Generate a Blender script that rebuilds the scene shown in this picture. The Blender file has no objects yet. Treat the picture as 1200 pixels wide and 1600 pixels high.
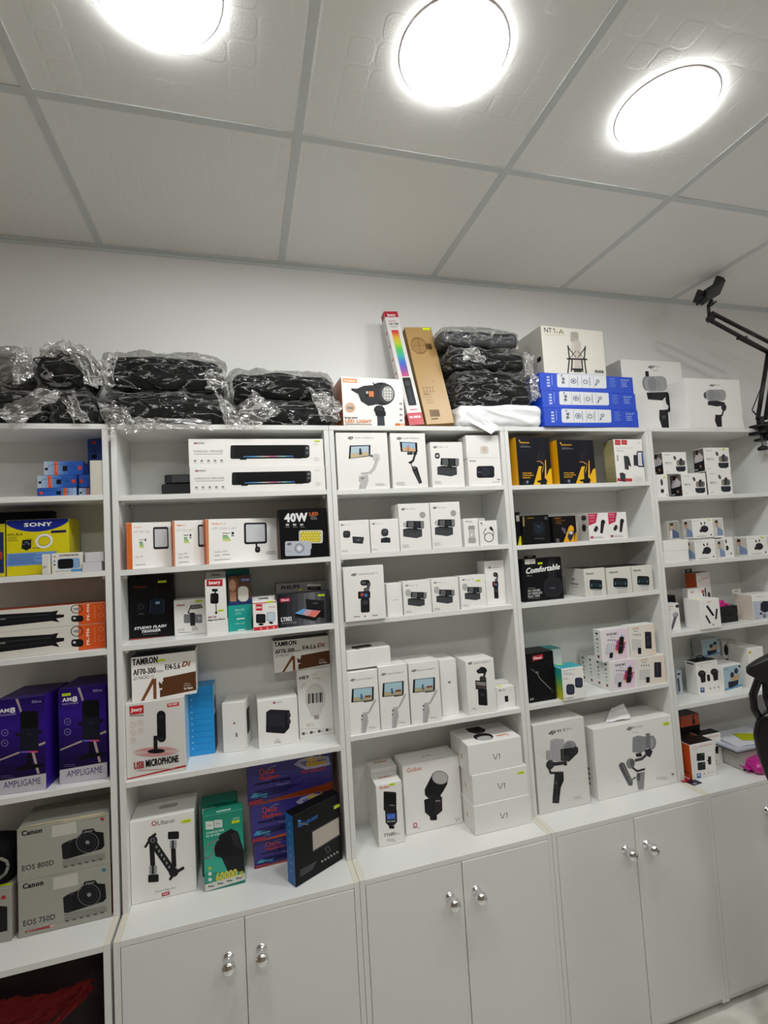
import bpy, bmesh, math, random
from mathutils import Vector, Matrix, noise

# ---------------------------------------------------------------- camera, world, lights
ZF = 0.215                                   # height of the measuring origin above the floor
scene = bpy.context.scene
COL = scene.collection
CAM = Vector((-0.1939, -1.6134, 1.5221 + ZF))
R_ = Vector((0.96099584, -0.26991617, -0.0602682))
U_ = Vector((0.04078357, -0.07722794, 0.99617897))
F_ = Vector((0.2735392, 0.9597818, 0.06320758))
FPX = 775.28
cam_d = bpy.data.cameras.new('camera')
cam = bpy.data.objects.new('camera', cam_d)
COL.objects.link(cam)
cam.matrix_world = Matrix(((R_.x, U_.x, -F_.x, CAM.x), (R_.y, U_.y, -F_.y, CAM.y), (R_.z, U_.z, -F_.z, CAM.z), (0, 0, 0, 1)))
cam_d.sensor_fit = 'HORIZONTAL'
cam_d.sensor_width = 36.0
cam_d.lens = FPX / 1200 * 36
cam_d.clip_start = 0.02
scene.camera = cam
world = bpy.data.worlds.new('world')
scene.world = world
world.use_nodes = True
world.node_tree.nodes['Background'].inputs[0].default_value = (0.75, 0.8, 0.85, 1)
world.node_tree.nodes['Background'].inputs[1].default_value = 0.05
scene.view_settings.view_transform = 'Standard'
scene.view_settings.look = 'None'
scene.view_settings.gamma = 1
scene.view_settings.use_curve_mapping = False
scene.view_settings.exposure = 1.13
scene.cycles.diffuse_bounces = 8
scene.cycles.max_bounces = 14
scene.cycles.transparent_max_bounces = 16
LIGHT = 24.0                                  # strength of the ceiling lamps
LAMPS_SEEN = [(-0.31, -0.69), (0.29, -0.69), (0.885, -0.67)]
LAMPS_FILL = [(-0.31, -1.9), (0.885, -1.9), (2.09, -1.3)]  # unseen lamps, added as fill for the carton fronts
HC = 2.5822 + ZF                             # ceiling height

# ---------------------------------------------------------------- helpers
def lin(c):
    if isinstance(c, str):
        c = c.lstrip('#')
        if len(c) == 3: c = ''.join(x * 2 for x in c)
        c = [int(c[i:i + 2], 16) / 255 for i in (0, 2, 4)]
    return [(x / 12.92 if x <= .04045 else ((x + .055) / 1.055) ** 2.4) for x in c] + [1]

MATS = {}
def mat(c, rough=.45, metal=0.0, spec=.5, emit=0, bump=0, bscale=400, name=None):
    key = (str(c), rough, metal, spec, emit, bump, bscale)
    if key in MATS: return MATS[key]
    m = bpy.data.materials.new(name or 'surface_' + str(len(MATS)))
    m.use_nodes = True
    nt = m.node_tree; b = nt.nodes['Principled BSDF']
    b.inputs['Base Color'].default_value = lin(c)
    b.inputs['Roughness'].default_value = rough
    b.inputs['Metallic'].default_value = metal
    b.inputs['Specular IOR Level'].default_value = spec
    if emit:
        b.inputs['Emission Color'].default_value = lin(c)
        b.inputs['Emission Strength'].default_value = emit
    if bump:
        tc = nt.nodes.new('ShaderNodeTexCoord'); nz = nt.nodes.new('ShaderNodeTexNoise'); bp = nt.nodes.new('ShaderNodeBump')
        nz.inputs['Scale'].default_value = bscale; nz.inputs['Detail'].default_value = 3
        bp.inputs['Strength'].default_value = bump; bp.inputs['Distance'].default_value = .001
        nt.links.new(tc.outputs['Object'], nz.inputs['Vector']); nt.links.new(nz.outputs[0], bp.inputs['Height'])
        nt.links.new(bp.outputs[0], b.inputs['Normal'])
    MATS[key] = m
    return m

def tag(o, label, cat, group=None):
    o['label'] = label; o['category'] = cat
    if group: o['group'] = group
    return o

def link(name, bm, mats, parent=None, loc=(0, 0, 0), rot=(0, 0, 0), smooth=False):
    me = bpy.data.meshes.new(name)
    bm.to_mesh(me); bm.free()
    for m in (mats if isinstance(mats, (list, tuple)) else [mats]): me.materials.append(m)
    if smooth:
        for p in me.polygons: p.use_smooth = True
    o = bpy.data.objects.new(name, me)
    COL.objects.link(o)
    o.location = loc; o.rotation_euler = rot
    if parent: o.parent = parent
    return o

def empty(name, loc=(0, 0, 0), rz=0):
    o = bpy.data.objects.new(name, None); COL.objects.link(o)
    o.location = loc; o.rotation_euler = (0, 0, rz); o.empty_display_size = .05
    return o

def bx(bm, x0, x1, y0, y1, z0, z1, bev=0, mi=0):
    vs = [bm.verts.new((x, y, z)) for z in (z0, z1) for y in (y0, y1) for x in (x0, x1)]
    fs = [(0, 2, 3, 1), (4, 5, 7, 6), (0, 1, 5, 4), (2, 6, 7, 3), (0, 4, 6, 2), (1, 3, 7, 5)]
    faces = [bm.faces.new([vs[i] for i in f]) for f in fs]
    for f in faces: f.material_index = mi
    if bev:
        es = list({e for f in faces for e in f.edges})
        bmesh.ops.bevel(bm, geom=es, offset=bev, segments=1, profile=.5, affect='EDGES', clamp_overlap=True)

def tube(bm, pts, r, n=10, mi=0, cap=True):
    """round bar through points; r is one radius or one per point"""
    pts = [Vector(p) for p in pts]
    rr = r if isinstance(r, (list, tuple)) else [r] * len(pts)
    rings = []
    ref = None
    for i, p in enumerate(pts):
        d = (pts[min(i + 1, len(pts) - 1)] - pts[max(i - 1, 0)]).normalized()
        if ref is None: ref = Vector((0, 0, 1)) if abs(d.z) < .9 else Vector((1, 0, 0))
        a = (ref - d * ref.dot(d)).normalized(); b = d.cross(a); ref = a
        rings.append([bm.verts.new(p + rr[i] * (math.cos(t) * a + math.sin(t) * b)) for t in [2 * math.pi * k / n for k in range(n)]])
    for A, B in zip(rings, rings[1:]):
        for k in range(n):
            f = bm.faces.new((A[k], A[(k + 1) % n], B[(k + 1) % n], B[k])); f.material_index = mi; f.smooth = True
    if cap:
        bm.faces.new(rings[0][::-1]).material_index = mi
        bm.faces.new(rings[-1]).material_index = mi

def lathe(bm, prof, M=Matrix(), n=32, mi=0):
    rings = [[bm.verts.new(M @ Vector((r * math.cos(t), r * math.sin(t), z))) for t in [2 * math.pi * k / n for k in range(n)]] for r, z in prof]
    for A, B in zip(rings, rings[1:]):
        for k in range(n):
            f = bm.faces.new((A[k], A[(k + 1) % n], B[(k + 1) % n], B[k])); f.material_index = mi; f.smooth = True
    bm.faces.new(rings[0][::-1]).material_index = mi
    bm.faces.new(rings[-1]).material_index = mi

def ray(px, py):
    return F_ + R_ * ((px - 600) / FPX) - U_ * ((py - 800) / FPX)
def at(px, py, axis, val):
    d = ray(px, py); t = (val - CAM[axis]) / d[axis]
    return CAM + d * t
def proj(p):
    d = Vector(p) - CAM; z = d.dot(F_)
    return 600 + FPX * d.dot(R_) / z, 800 - FPX * d.dot(U_) / z

# survey windows: origin and magnification of each measured detail of the photograph
KEY = dict(A=(0, 500, 4.286), B=(0, 660, 5.714), C=(0, 900, 4.571), D=(0, 1220, 4.211), E=(250, 520, 3.871), F=(180, 760, 3.4286),
           G=(185, 870, 3.4286), H=(185, 980, 3.3333), I=(185, 1160, 3.2), J=(520, 470, 3.529), K=(520, 660, 4.286), L=(520, 860, 4.138),
           M=(530, 980, 4.138), N=(550, 1120, 4.0), O=(790, 490, 2.927), P=(790, 660, 5.0), Q=(800, 850, 4.8), R=(820, 1090, 4.8),
           S=(1010, 680, 6.316), T=(1030, 870, 7.059), U=(1040, 1070, 7.5), V=(1060, 420, 5.333), X=(0, 760, 10.0), W=(0, 0, 1.0),
           Y=(330, 1180, 5.217))
def full(k, p):
    ox, oy, s = KEY[k]
    return ox + p[0] / s, oy + p[1] / s

# ---------------------------------------------------------------- text glyph cache
GLY = {}
def glyphs(s, bold=0, ital=0):
    bold = min(bold, .03)
    k = (s, bold, ital)
    if k in GLY: return GLY[k]
    cu = bpy.data.curves.new('lettering', 'FONT')
    cu.body = s; cu.size = 1; cu.resolution_u = 2; cu.offset = bold; cu.space_character = 1 + bold * 3.5; cu.shear = ital
    cu.fill_mode = 'BOTH'
    ob = bpy.data.objects.new('lettering', cu); COL.objects.link(ob)
    dg = bpy.context.evaluated_depsgraph_get()
    me = bpy.data.meshes.new_from_object(ob.evaluated_get(dg))
    vs = [(v.co.x, v.co.y) for v in me.vertices]; fs = [tuple(p.vertices) for p in me.polygons]
    bpy.data.objects.remove(ob); bpy.data.curves.remove(cu); bpy.data.meshes.remove(me)
    x0 = min(v[0] for v in vs) if vs else 0
    vs = [((x - x0) / .7, y / .7) for x, y in vs]
    wd = max(v[0] for v in vs) if vs else 1
    GLY[k] = (vs, fs, wd)
    return GLY[k]

# ---------------------------------------------------------------- printed cartons
EPS = .00003
class Box:
    def __init__(s, w, d, h, col, faces=None, rough=.38, bev=.0009):
        s.w, s.d, s.h = w, d, h
        s.bm = bmesh.new(); s.mats = []; s.rough = rough
        fc = dict(F=col, L=col, R=col, T=col, B=col, K=col)
        if faces: fc.update(faces)
        bx(s.bm, 0, w, 0, d, 0, h, bev, s.mi(col))
        s.bm.faces.ensure_lookup_table()
        for f in s.bm.faces:
            n = f.normal if f.normal.length else None
            f.normal_update(); n = f.normal
            for ax, sg, k in ((1, -1, 'F'), (0, -1, 'L'), (0, 1, 'R'), (2, 1, 'T'), (2, -1, 'B'), (1, 1, 'K')):
                if n[ax] * sg > .9: f.material_index = s.mi(fc[k])
        s.layer = dict(F=0, L=0, R=0, T=0, B=0)
    def mi(s, c):
        m = mat(c, s.rough, spec=.5 if sum(lin(c)[:3]) > .3 else .22) if not isinstance(c, bpy.types.Material) else c
        if m not in s.mats: s.mats.append(m)
        return s.mats.index(m)
    def face(s, k, TL=(0, 0), TR=(1, 0), BL=(0, 1)):
        return Art(s, k, TL, TR, BL)

class Art:
    """draws flat print on one face of a carton, in the coordinates of a measured window"""
    def __init__(s, b, k, TL, TR, BL):
        s.b, s.k = b, k
        s.W = b.w if k in 'FTB' else b.d
        s.H = b.h if k in 'FLR' else b.d
        s.o = TL; s.a = (TR[0] - TL[0], TR[1] - TL[1]); s.c = (BL[0] - TL[0], BL[1] - TL[1])
        s.det = s.a[0] * s.c[1] - s.a[1] * s.c[0]
        s.sx = s.W / math.hypot(*s.a); s.sy = s.H / math.hypot(*s.c)
    def m(s, p):
        dx, dy = p[0] - s.o[0], p[1] - s.o[1]
        u = (dx * s.c[1] - dy * s.c[0]) / s.det; v = (s.a[0] * dy - s.a[1] * dx) / s.det
        return u * s.W, (1 - v) * s.H
    def clampm(s, q):
        return min(max(q[0], .0006), s.W - .0006), min(max(q[1], .0006), s.H - .0006)
    def put(s, q, e):
        u, v = s.clampm(q); b = s.b
        return {'F': (u, -e, v), 'L': (-e, b.d - u, v), 'R': (b.w + e, u, v), 'T': (u, v, b.h + e), 'B': (u, b.d - v, -e)}[s.k]
    def lay(s):
        s.b.layer[s.k] += 1
        return s.b.layer[s.k] * EPS
    def mpoly(s, q, c, e=None):
        if e is None: e = s.lay()
        vs = [s.b.bm.verts.new(s.put(p, e)) for p in q]
        try: f = s.b.bm.faces.new(vs)
        except ValueError: return
        f.material_index = s.b.mi(c)
    def poly(s, pts, c): s.mpoly([s.m(p) for p in pts], c)
    def rect(s, x0, y0, x1, y1, c): s.poly([(x0, y0), (x0, y1), (x1, y1), (x1, y0)], c)
    def rr(s, x0, y0, x1, y1, c, r=.3):
        R = r * min(abs(x1 - x0), abs(y1 - y0)); P = []
        for cx, cy, a0 in ((x1 - R, y0 + R, -90), (x1 - R, y1 - R, 0), (x0 + R, y1 - R, 90), (x0 + R, y0 + R, 180)):
            for k in range(5):
                a = math.radians(a0 + 22.5 * k); P.append((cx + R * math.cos(a), cy + R * math.sin(a)))
        s.poly(P[::-1], c)
    def ell(s, x, y, rx, ry, c, n=24, rot=0):
        ca, sa = math.cos(math.radians(rot)), math.sin(math.radians(rot))
        P = []
        for k in range(n):
            a = -2 * math.pi * k / n; X, Y = rx * math.cos(a), ry * math.sin(a)
            P.append((x + X * ca - Y * sa, y + X * sa + Y * ca))
        s.poly(P, c)
    def ring(s, x, y, r, th, c, n=28, ry=None):
        ry = ry or r; e = s.lay()
        for k in range(n):
            a, b = 2 * math.pi * k / n, 2 * math.pi * (k + 1) / n
            P = [(x + (r - th) * math.cos(a), y + (ry - th) * math.sin(a)), (x + (r - th) * math.cos(b), y + (ry - th) * math.sin(b)),
                 (x + r * math.cos(b), y + ry * math.sin(b)), (x + r * math.cos(a), y + ry * math.sin(a))]
            s.mpoly([s.m(p) for p in P], c, e)
    def line(s, pts, w, c):
        Q = [Vector(s.m(p)) for p in pts]; hw = w * (s.sx + s.sy) / 4; e = s.lay()
        for a, b in zip(Q, Q[1:]):
            d = b - a
            if d.length < 1e-7: continue
            n = Vector((-d.y, d.x)).normalized() * hw
            s.mpoly([a - n, b - n, b + n, a + n], c, e)
        if w * s.sx > .0012:
            e = s.lay()
            for a in Q[1:-1]: s.mpoly([a + Vector((hw * math.cos(k * math.pi / 4), hw * math.sin(k * math.pi / 4))) for k in range(8)], c, e)
    def text(s, t, x, y, h, c, w=None, al='l', bold=0, ital=0, rot=0):
        """baseline at (x, y); h cap height, w fitted width, both in window units"""
        vs, fs, wd = glyphs(t, bold, ital)
        hh = h * s.sy; ww = (w * s.sx / wd) if w else hh
        ox, oy = s.m((x, y)); e = s.lay()
        off = {'l': 0, 'c': -.5, 'r': -1}[al] * ww * wd
        ca, sa = math.cos(math.radians(rot)), math.sin(math.radians(rot))
        i = s.b.mi(c)
        for dx in ((-.03, .03) if bold >= .015 else (0,)):
            V = []
            for vx, vy in vs:
                X, Y = vx * ww + off + dx * hh, vy * hh
                V.append(s.b.bm.verts.new(s.put((ox + X * ca - Y * sa, oy + X * sa + Y * ca), e)))
            e += EPS * .5
            for f in fs:
                try: s.b.bm.faces.new([V[k] for k in f]).material_index = i
                except ValueError: pass
    def v1(s, x, y, h, c, flip=False):
        f = -1 if flip else 1; w = h * .1
        s.line([(x, y - f * h), (x + f * h * .42, y), (x + f * h * .62, y), (x + f * h * .9, y - f * h)], w * 1.2, c)
        s.line([(x + f * h * 1.12, y - f * h * .82), (x + f * h * 1.35, y - f * h), (x + f * h * 1.35, y)], w * 1.2, c)
    def bars(s, x, y, w, n, dy, c='#8a8a88', th=None, seed=1):
        r = random.Random(seed + n); th = th or dy * .35
        for k in range(n):
            ww = w * r.uniform(.6, 1)
            s.rect(x, y + k * dy, x + ww, y + k * dy + th, c)
    def grad(s, x0, y0, x1, y1, cols, n=12, vert=False):
        E_ = s.lay()
        def mix(a, b, t):
            A, B = a.lstrip('#'), b.lstrip('#')
            return '#' + ''.join('%02x' % round(int(A[i:i + 2], 16) * (1 - t) + int(B[i:i + 2], 16) * t) for i in (0, 2, 4))
        for k in range(n):
            t = k / (n - 1) * (len(cols) - 1); i = min(int(t), len(cols) - 2); c = mix(cols[i], cols[i + 1], t - i)
            if vert: a, b_, c_, d_ = x0, y0 + (y1 - y0) * k / n, x1, y0 + (y1 - y0) * (k + 1) / n
            else: a, b_, c_, d_ = x0 + (x1 - x0) * k / n, y0, x0 + (x1 - x0) * (k + 1) / n, y1
            s.mpoly([s.m(q) for q in ((a, b_), (a, d_), (c_, d_), (c_, b_))], c, E_)

WHITE = '#efeeeb'; BLACK = '#0c0c0f'; INK = '#1c1d20'; GREY = '#8b8c8c'; TAGY = '#d6ee00'
class H: pass
def carton(name, label, k, TL, TR, z, BL=None, BR=None, Y=None, d=.06, yaw=None, col=WHITE, faces=None, art=None, group=None,
           cat='box', rough=.38, sticker=None, tabs=None, bev=.0009, gap=.0004, dz=0, trim=(0, 0)):
    """stand one carton on the surface at height z; its front face corners are the surveyed TL, TR, BL, BR"""
    z = z + gap
    tl = full(k, TL); tr = full(k, TR)
    bl = full(k, BL) if BL else None
    th = math.radians(yaw or 0)
    if BL and BR and Y is None and yaw is None:
        p0 = at(*bl, 2, z); p1 = at(*full(k, BR), 2, z); dd = p1 - p0
        th = math.atan2(dd.y, dd.x); X, Yf = p0.x, p0.y; w = math.hypot(dd.x, dd.y)
    else:
        if Y is None:
            lo, hi = -.35, .19
            for _ in range(40):
                Yf = (lo + hi) / 2; P = at(*tl, 1, Yf)
                if proj((P.x, Yf, z))[1] > bl[1]: lo = Yf
                else: hi = Yf
        else: Yf = Y
        X = at(*tl, 1, Yf).x
        lo, hi = .002, 1.0
        zt = at(*tl, 1, Yf).z
        for _ in range(40):
            w = (lo + hi) / 2
            if proj((X + w * math.cos(th), Yf + w * math.sin(th), zt))[0] < tr[0]: lo = w
            else: hi = w
    h = at(*tl, 1, Yf).z - z + dz
    # keep inside the compartment it stands in
    if trim[0]: X += trim[0] * math.cos(th); Yf += trim[0] * math.sin(th); w -= trim[0]
    if trim[1]: w -= trim[1]
    lim = BACK if z < ZT - .01 else WY
    d = min(d, (lim - .0015 - Yf - w * max(0, math.sin(th))) / math.cos(th))
    if z < ZT - .01:
        xc = X + w * math.cos(th) / 2
        for x0, x1, _ in UNITS:
            if x0 < xc < x1:
                lo, hi = x0 + T + .0015, x1 - T - .0015
                le = X - d * max(0, math.sin(th)); ri = X + w * math.cos(th) + d * max(0, -math.sin(th))
                if Yf < -.004 and z < ZC + .01: break
                if ri > hi: w -= (ri - hi) / math.cos(th)
                if le < lo: w -= (lo - le) / math.cos(th); X += lo - le
    b = Box(w, d, h, col, faces, rough, bev)
    if art: art(b, TL, TR, BL or (TL[0] + .05 * (TR[0] - TL[0]), TL[1] + (TR[0] - TL[0]) * h / w))
    o = link(name, b.bm, b.mats, None, (X, Yf, z), (0, 0, th))
    tag(o, label, cat, group)
    if sticker:
        for st in ([sticker] if not isinstance(sticker, list) else sticker):
            face, u, v, sw, sh = st[:5]; sc = st[5] if len(st) > 5 else TAGY
            bm = bmesh.new(); e = (b.layer[face] + 1) * EPS
            if face == 'F': bx(bm, u * w, u * w + sw, -e - .0003, -e, v * h, v * h + sh)
            elif face == 'T': bx(bm, u * w, u * w + sw, v * d, v * d + sh, h + e, h + e + .0003)
            if face == 'F': bx(bm, u * w + sw * .15, u * w + sw * .85, -e - .0005, -e - .0003, v * h + sh * .4, v * h + sh * .6, 0, 1)
            so = link('price_sticker', bm, [mat(sc, .5), mat('#7d8a10', .6)], o)
            so['label'] = 'yellow-green price sticker'
    if tabs:
        for (u0, u1, th_, c, hole) in tabs:
            bm = bmesh.new(); x0, x1 = u0 * w, u1 * w; t = .0008
            if hole:
                cx = (x0 + x1) / 2; hw = (x1 - x0) * .22
                bx(bm, x0, cx - hw, d - .004, d - .004 + t, h, h + th_); bx(bm, cx + hw, x1, d - .004, d - .004 + t, h, h + th_)
                bx(bm, cx - hw, cx + hw, d - .004, d - .004 + t, h, h + th_ * .35); bx(bm, cx - hw, cx + hw, d - .004, d - .004 + t, h + th_ * .68, h + th_)
            else: bx(bm, x0, x1, d - .004, d - .004 + t, h, h + th_)
            link('hang_tab', bm, [mat(c, .4)], o)
    r = H(); r.o = o; r.top = z + h; r.w, r.h, r.X, r.Y, r.th, r.d = w, h, X, Yf, th, d
    return r

# ---------------------------------------------------------------- room shell
def node_mat(name, fn):
    m = bpy.data.materials.new(name); m.use_nodes = True
    nt = m.node_tree; fn(nt, nt.nodes['Principled BSDF'], nt.nodes.new, nt.links.new)
    return m
def m_wall(nt, b, N, L):
    b.inputs['Base Color'].default_value = lin('#e3e3e2'); b.inputs['Roughness'].default_value = .55
    tc = N('ShaderNodeTexCoord'); nz = N('ShaderNodeTexNoise'); bp = N('ShaderNodeBump')
    nz.inputs['Scale'].default_value = 6; nz.inputs['Detail'].default_value = 2
    bp.inputs['Strength'].default_value = .12; bp.inputs['Distance'].default_value = .01
    L(tc.outputs['Object'], nz.inputs['Vector']); L(nz.outputs[0], bp.inputs['Height']); L(bp.outputs[0], b.inputs['Normal'])
def m_tile(nt, b, N, L):
    # vinyl faced tile: rounded squares, every other one finely grained
    b.inputs['Roughness'].default_value = .42
    tc = N('ShaderNodeTexCoord'); sc = N('ShaderNodeVectorMath'); sc.operation = 'SCALE'; sc.inputs['Scale'].default_value = 1 / .062
    L(tc.outputs['Object'], sc.inputs[0])
    fr = N('ShaderNodeVectorMath'); fr.operation = 'FRACTION'; L(sc.outputs[0], fr.inputs[0])
    sb = N('ShaderNodeVectorMath'); sb.operation = 'SUBTRACT'; sb.inputs[1].default_value = (.5, .5, 0); L(fr.outputs[0], sb.inputs[0])
    sp = N('ShaderNodeSeparateXYZ'); L(sb.outputs[0], sp.inputs[0])
    def M(op, a, c=None):
        n = N('ShaderNodeMath'); n.operation = op
        for i, q in enumerate((a, c)):
            if q is None: continue
            if isinstance(q, (int, float)): n.inputs[i].default_value = q
            else: L(q, n.inputs[i])
        return n.outputs[0]
    x4 = M('POWER', M('ABSOLUTE', sp.outputs[0]), 4.0); y4 = M('POWER', M('ABSOLUTE', sp.outputs[1]), 4.0)
    d = M('POWER', M('ADD', x4, y4), .25)
    mr = N('ShaderNodeMapRange'); mr.interpolation_type = 'SMOOTHSTEP'
    mr.inputs['From Min'].default_value = .49; mr.inputs['From Max'].default_value = .42; L(d, mr.inputs['Value'])
    fl = N('ShaderNodeVectorMath'); fl.operation = 'FLOOR'; L(sc.outputs[0], fl.inputs[0])
    wn = N('ShaderNodeTexWhiteNoise'); wn.noise_dimensions = '2D'; L(fl.outputs[0], wn.inputs[0])
    pick = M('GREATER_THAN', wn.outputs[0], .5)
    nz = N('ShaderNodeTexNoise'); nz.inputs['Scale'].default_value = 330; nz.inputs['Detail'].default_value = 2; L(tc.outputs['Object'], nz.inputs['Vector'])
    h = M('ADD', M('MULTIPLY', mr.outputs[0], M('MULTIPLY', M('ADD', pick, .15), .6)), M('MULTIPLY', M('MULTIPLY', nz.outputs[0], pick), 1.0))
    bp = N('ShaderNodeBump'); bp.inputs['Strength'].default_value = .36; bp.inputs['Distance'].default_value = .0016
    L(h, bp.inputs['Height']); L(bp.outputs[0], b.inputs['Normal'])
    b.inputs['Base Color'].default_value = lin('#eeeeeb')
def m_lam(nt, b, N, L):
    b.inputs['Base Color'].default_value = lin('#e3e4e2'); b.inputs['Roughness'].default_value = .38
    tc = N('ShaderNodeTexCoord'); mp = N('ShaderNodeMapping'); mp.inputs['Scale'].default_value = (60, 60, 4)
    nz = N('ShaderNodeTexNoise'); nz.inputs['Scale'].default_value = 3; bp = N('ShaderNodeBump')
    bp.inputs['Strength'].default_value = .06; bp.inputs['Distance'].default_value = .002
    L(tc.outputs['Object'], mp.inputs[0]); L(mp.outputs[0], nz.inputs['Vector']); L(nz.outputs[0], bp.inputs['Height']); L(bp.outputs[0], b.inputs['Normal'])
def m_floor(nt, b, N, L):
    tc = N('ShaderNodeTexCoord'); nz = N('ShaderNodeTexNoise'); nz.inputs['Scale'].default_value = 3; nz.inputs['Detail'].default_value = 8
    nz.inputs['Distortion'].default_value = 1.5
    cr = N('ShaderNodeValToRGB'); cr.color_ramp.elements[0].position = .35; cr.color_ramp.elements[1].position = .6
    cr.color_ramp.elements[0].color = lin('#c9c8be'); cr.color_ramp.elements[1].color = lin('#ebeae3')
    L(tc.outputs['Object'], nz.inputs['Vector']); L(nz.outputs[0], cr.inputs[0]); L(cr.outputs[0], b.inputs['Base Color'])
    b.inputs['Roughness'].default_value = .2
MW = node_mat('painted_wall', m_wall); MT = node_mat('ceiling_tile', m_tile); ML = node_mat('white_laminate', m_lam); MF = node_mat('marble_floor', m_floor)
M_BAR = mat('#d0d5d5', .45); M_EDGE = mat('#dcd7c9', .6); M_CHROME = mat('#e8e8ea', .06, 1.0); M_SHADOWGAP = mat('#6d6c66', .8)

WY = 0.1939; XL, XR, YN = -2.2, 2.9, -3.4
def structure(name, x0, x1, y0, y1, z0, z1, m):
    bm = bmesh.new(); bx(bm, x0, x1, y0, y1, z0, z1); o = link(name, bm, m); o['kind'] = 'structure'; return o
structure('floor', XL - .1, XR + .1, YN - .1, WY + .1, -.1, 0, MF)
structure('ceiling', XL - .1, XR + .1, YN - .1, WY + .1, HC, HC + .1, MT)
structure('wall_back', XL - .1, XR + .1, WY, WY + .1, 0, HC, MW)
M_FAR = mat('#9f9080', .7)
structure('wall_left', XL - .1, XL, YN, WY, 0, HC, M_FAR)
structure('wall_right', XR, XR + .1, YN, WY, 0, HC, MW)
structure('wall_front', XL - .1, XR + .1, YN - .1, YN, 0, HC, M_FAR)
n = 1
for k in range(-2, 7):
    x = -.6182 + .6 * k
    if XL < x < XR: structure('trim_%d' % n, x - .011, x + .011, YN, WY, HC - .003, HC, M_BAR); n += 1
for k in range(0, 6):
    y = -.4002 - .6 * k
    structure('trim_%d' % n, XL, XR, y - .011, y + .011, HC - .0025, HC, M_BAR); n += 1
bm = bmesh.new(); bx(bm, XL, XR, WY - .02, WY, HC - .004, HC - .0005); bx(bm, XL, XR, WY - .003, WY, HC - .014, HC - .004)
o = link('trim_%d' % n, bm, M_BAR); o['kind'] = 'structure'

# lamps: shallow opal discs in thin metal rims
M_GLOW = mat('#fdfefc', .4, emit=LIGHT, name='lamp_opal'); M_RIM = mat('#d8cfd2', .25, .6)
def lamp(x, y, label):
    bm = bmesh.new()
    R = .116; prof = [(R, 0), (R, -.0042)] + [(R - .012 * (1 - math.cos(a)), -.0042 - .005 * math.sin(a)) for a in [i * math.pi / 2 / 6 for i in range(1, 7)]] + [(R * .5, -.0125), (.002, -.014)]
    lathe(bm, prof, n=56)
    rim = bmesh.new()
    lathe(rim, [(R + .0002, -.0001), (R + .0045, -.0001), (R + .0035, -.0018), (R + .0025, -.0026), (R + .0002, -.0026)], n=56)
    # open the middle of the rim
    fs = [f for f in rim.faces if len(f.verts) > 4]
    bmesh.ops.delete(rim, geom=fs, context='FACES')
    e = empty('ceiling_light', (x, y, HC)); tag(e, label, 'ceiling light', 'round lamps set in the ceiling tiles')
    link('diffuser', bm, M_GLOW, e); link('rim', rim, M_RIM, e, smooth=False)
lamp(*LAMPS_SEEN[0], 'round glowing ceiling lamp cut by the top edge, leftmost of the three')
lamp(*LAMPS_SEEN[1], 'round glowing ceiling lamp in the middle, above the leaning rainbow tube box')
lamp(*LAMPS_SEEN[2], 'oval-looking round ceiling lamp at the right, nearest the phone holder arm')
for x, y in LAMPS_FILL: lamp(x, y, 'unseen round ceiling lamp added for fill, behind the viewpoint or off to the right')

# ---------------------------------------------------------------- shelving units and base cabinets
T = .016; ZT = 1.9248 + ZF; ZC = .5348 + ZF; DB = -.1066; BACK = .186
X12, X23, X34, X45 = -.5625, .092, .7435, 1.3961
UNITS = [(X12 - .652 - .006, X12 - .006, (1.7147, 1.4927, 1.2678, .9003)), (X12, X23, (1.7105, 1.49, 1.2725, .8883)),
         (X23, X34, (1.7079, 1.4925, 1.2753, .9108)), (X34, X45, (1.7057, 1.485, 1.2737, .9131)), (X45, X45 + .65, (1.6417, 1.3745, 1.0996, .818))]
SH = [[z + ZF for z in u[2]] for u in UNITS]
names = ['leftmost, holding the yellow and purple boxes', 'second from left, holding the wireless speakers and LED panels',
         'middle, full of white gimbal and microphone boxes', 'second from right, with two yellow-black boxes on top',
         'rightmost, behind the black chair']
for i, (x0, x1, zs) in enumerate(UNITS):
    x0 += .0006; x1 -= .0006
    u = empty('shelving_unit', (x0, 0, ZC)); W = x1 - x0; h = ZT - ZC
    tag(u, 'white open shelving unit, ' + names[i], 'shelving unit', 'white shelving units along the wall')
    for a, b in ((0, T), (W - T, W)):
        bm = bmesh.new(); bx(bm, a, b, 0, BACK, 0, h - T, .0006); link('side_panel', bm, ML, u)
    bm = bmesh.new(); bx(bm, 0, W, -.001, BACK, h - T, h, .0008); link('top_board', bm, ML, u)
    bm = bmesh.new(); bx(bm, .001, W - .001, BACK, BACK + .004, 0, h - .001); link('back_panel', bm, ML, u)
    for z in SH[i]:
        bm = bmesh.new(); bx(bm, T + .0003, W - T - .0003, 0, BACK, z - ZC - T, z - ZC, .0006); so = link('shelf', bm, ML, u)
        for a in (.02, .145):
            for sx in (T + .0003, W - T - .0123):
                bm = bmesh.new(); bx(bm, sx, sx + .012, a, a + .016, z - ZC - T - .010, z - ZC - T, .002)
                link('shelf_bracket', bm, mat('#d8d8d2', .4), so)
bn = ['leftmost, open-fronted with a red cloth inside', 'second from left, below the green power bank box', 'middle, below the flash boxes',
      'second from right, below the two big gimbal boxes', 'rightmost, below the papers and the pink bag']
ZB = -.1853 + ZF
knob_prof = [(.0115, 0), (.0115, .002), (.0075, .004), (.006, .008), (.006, .014), (.009, .018), (.0128, .024), (.0145, .031), (.0135, .038), (.0095, .0435), (.004, .046), (.0008, .0465)]
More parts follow.
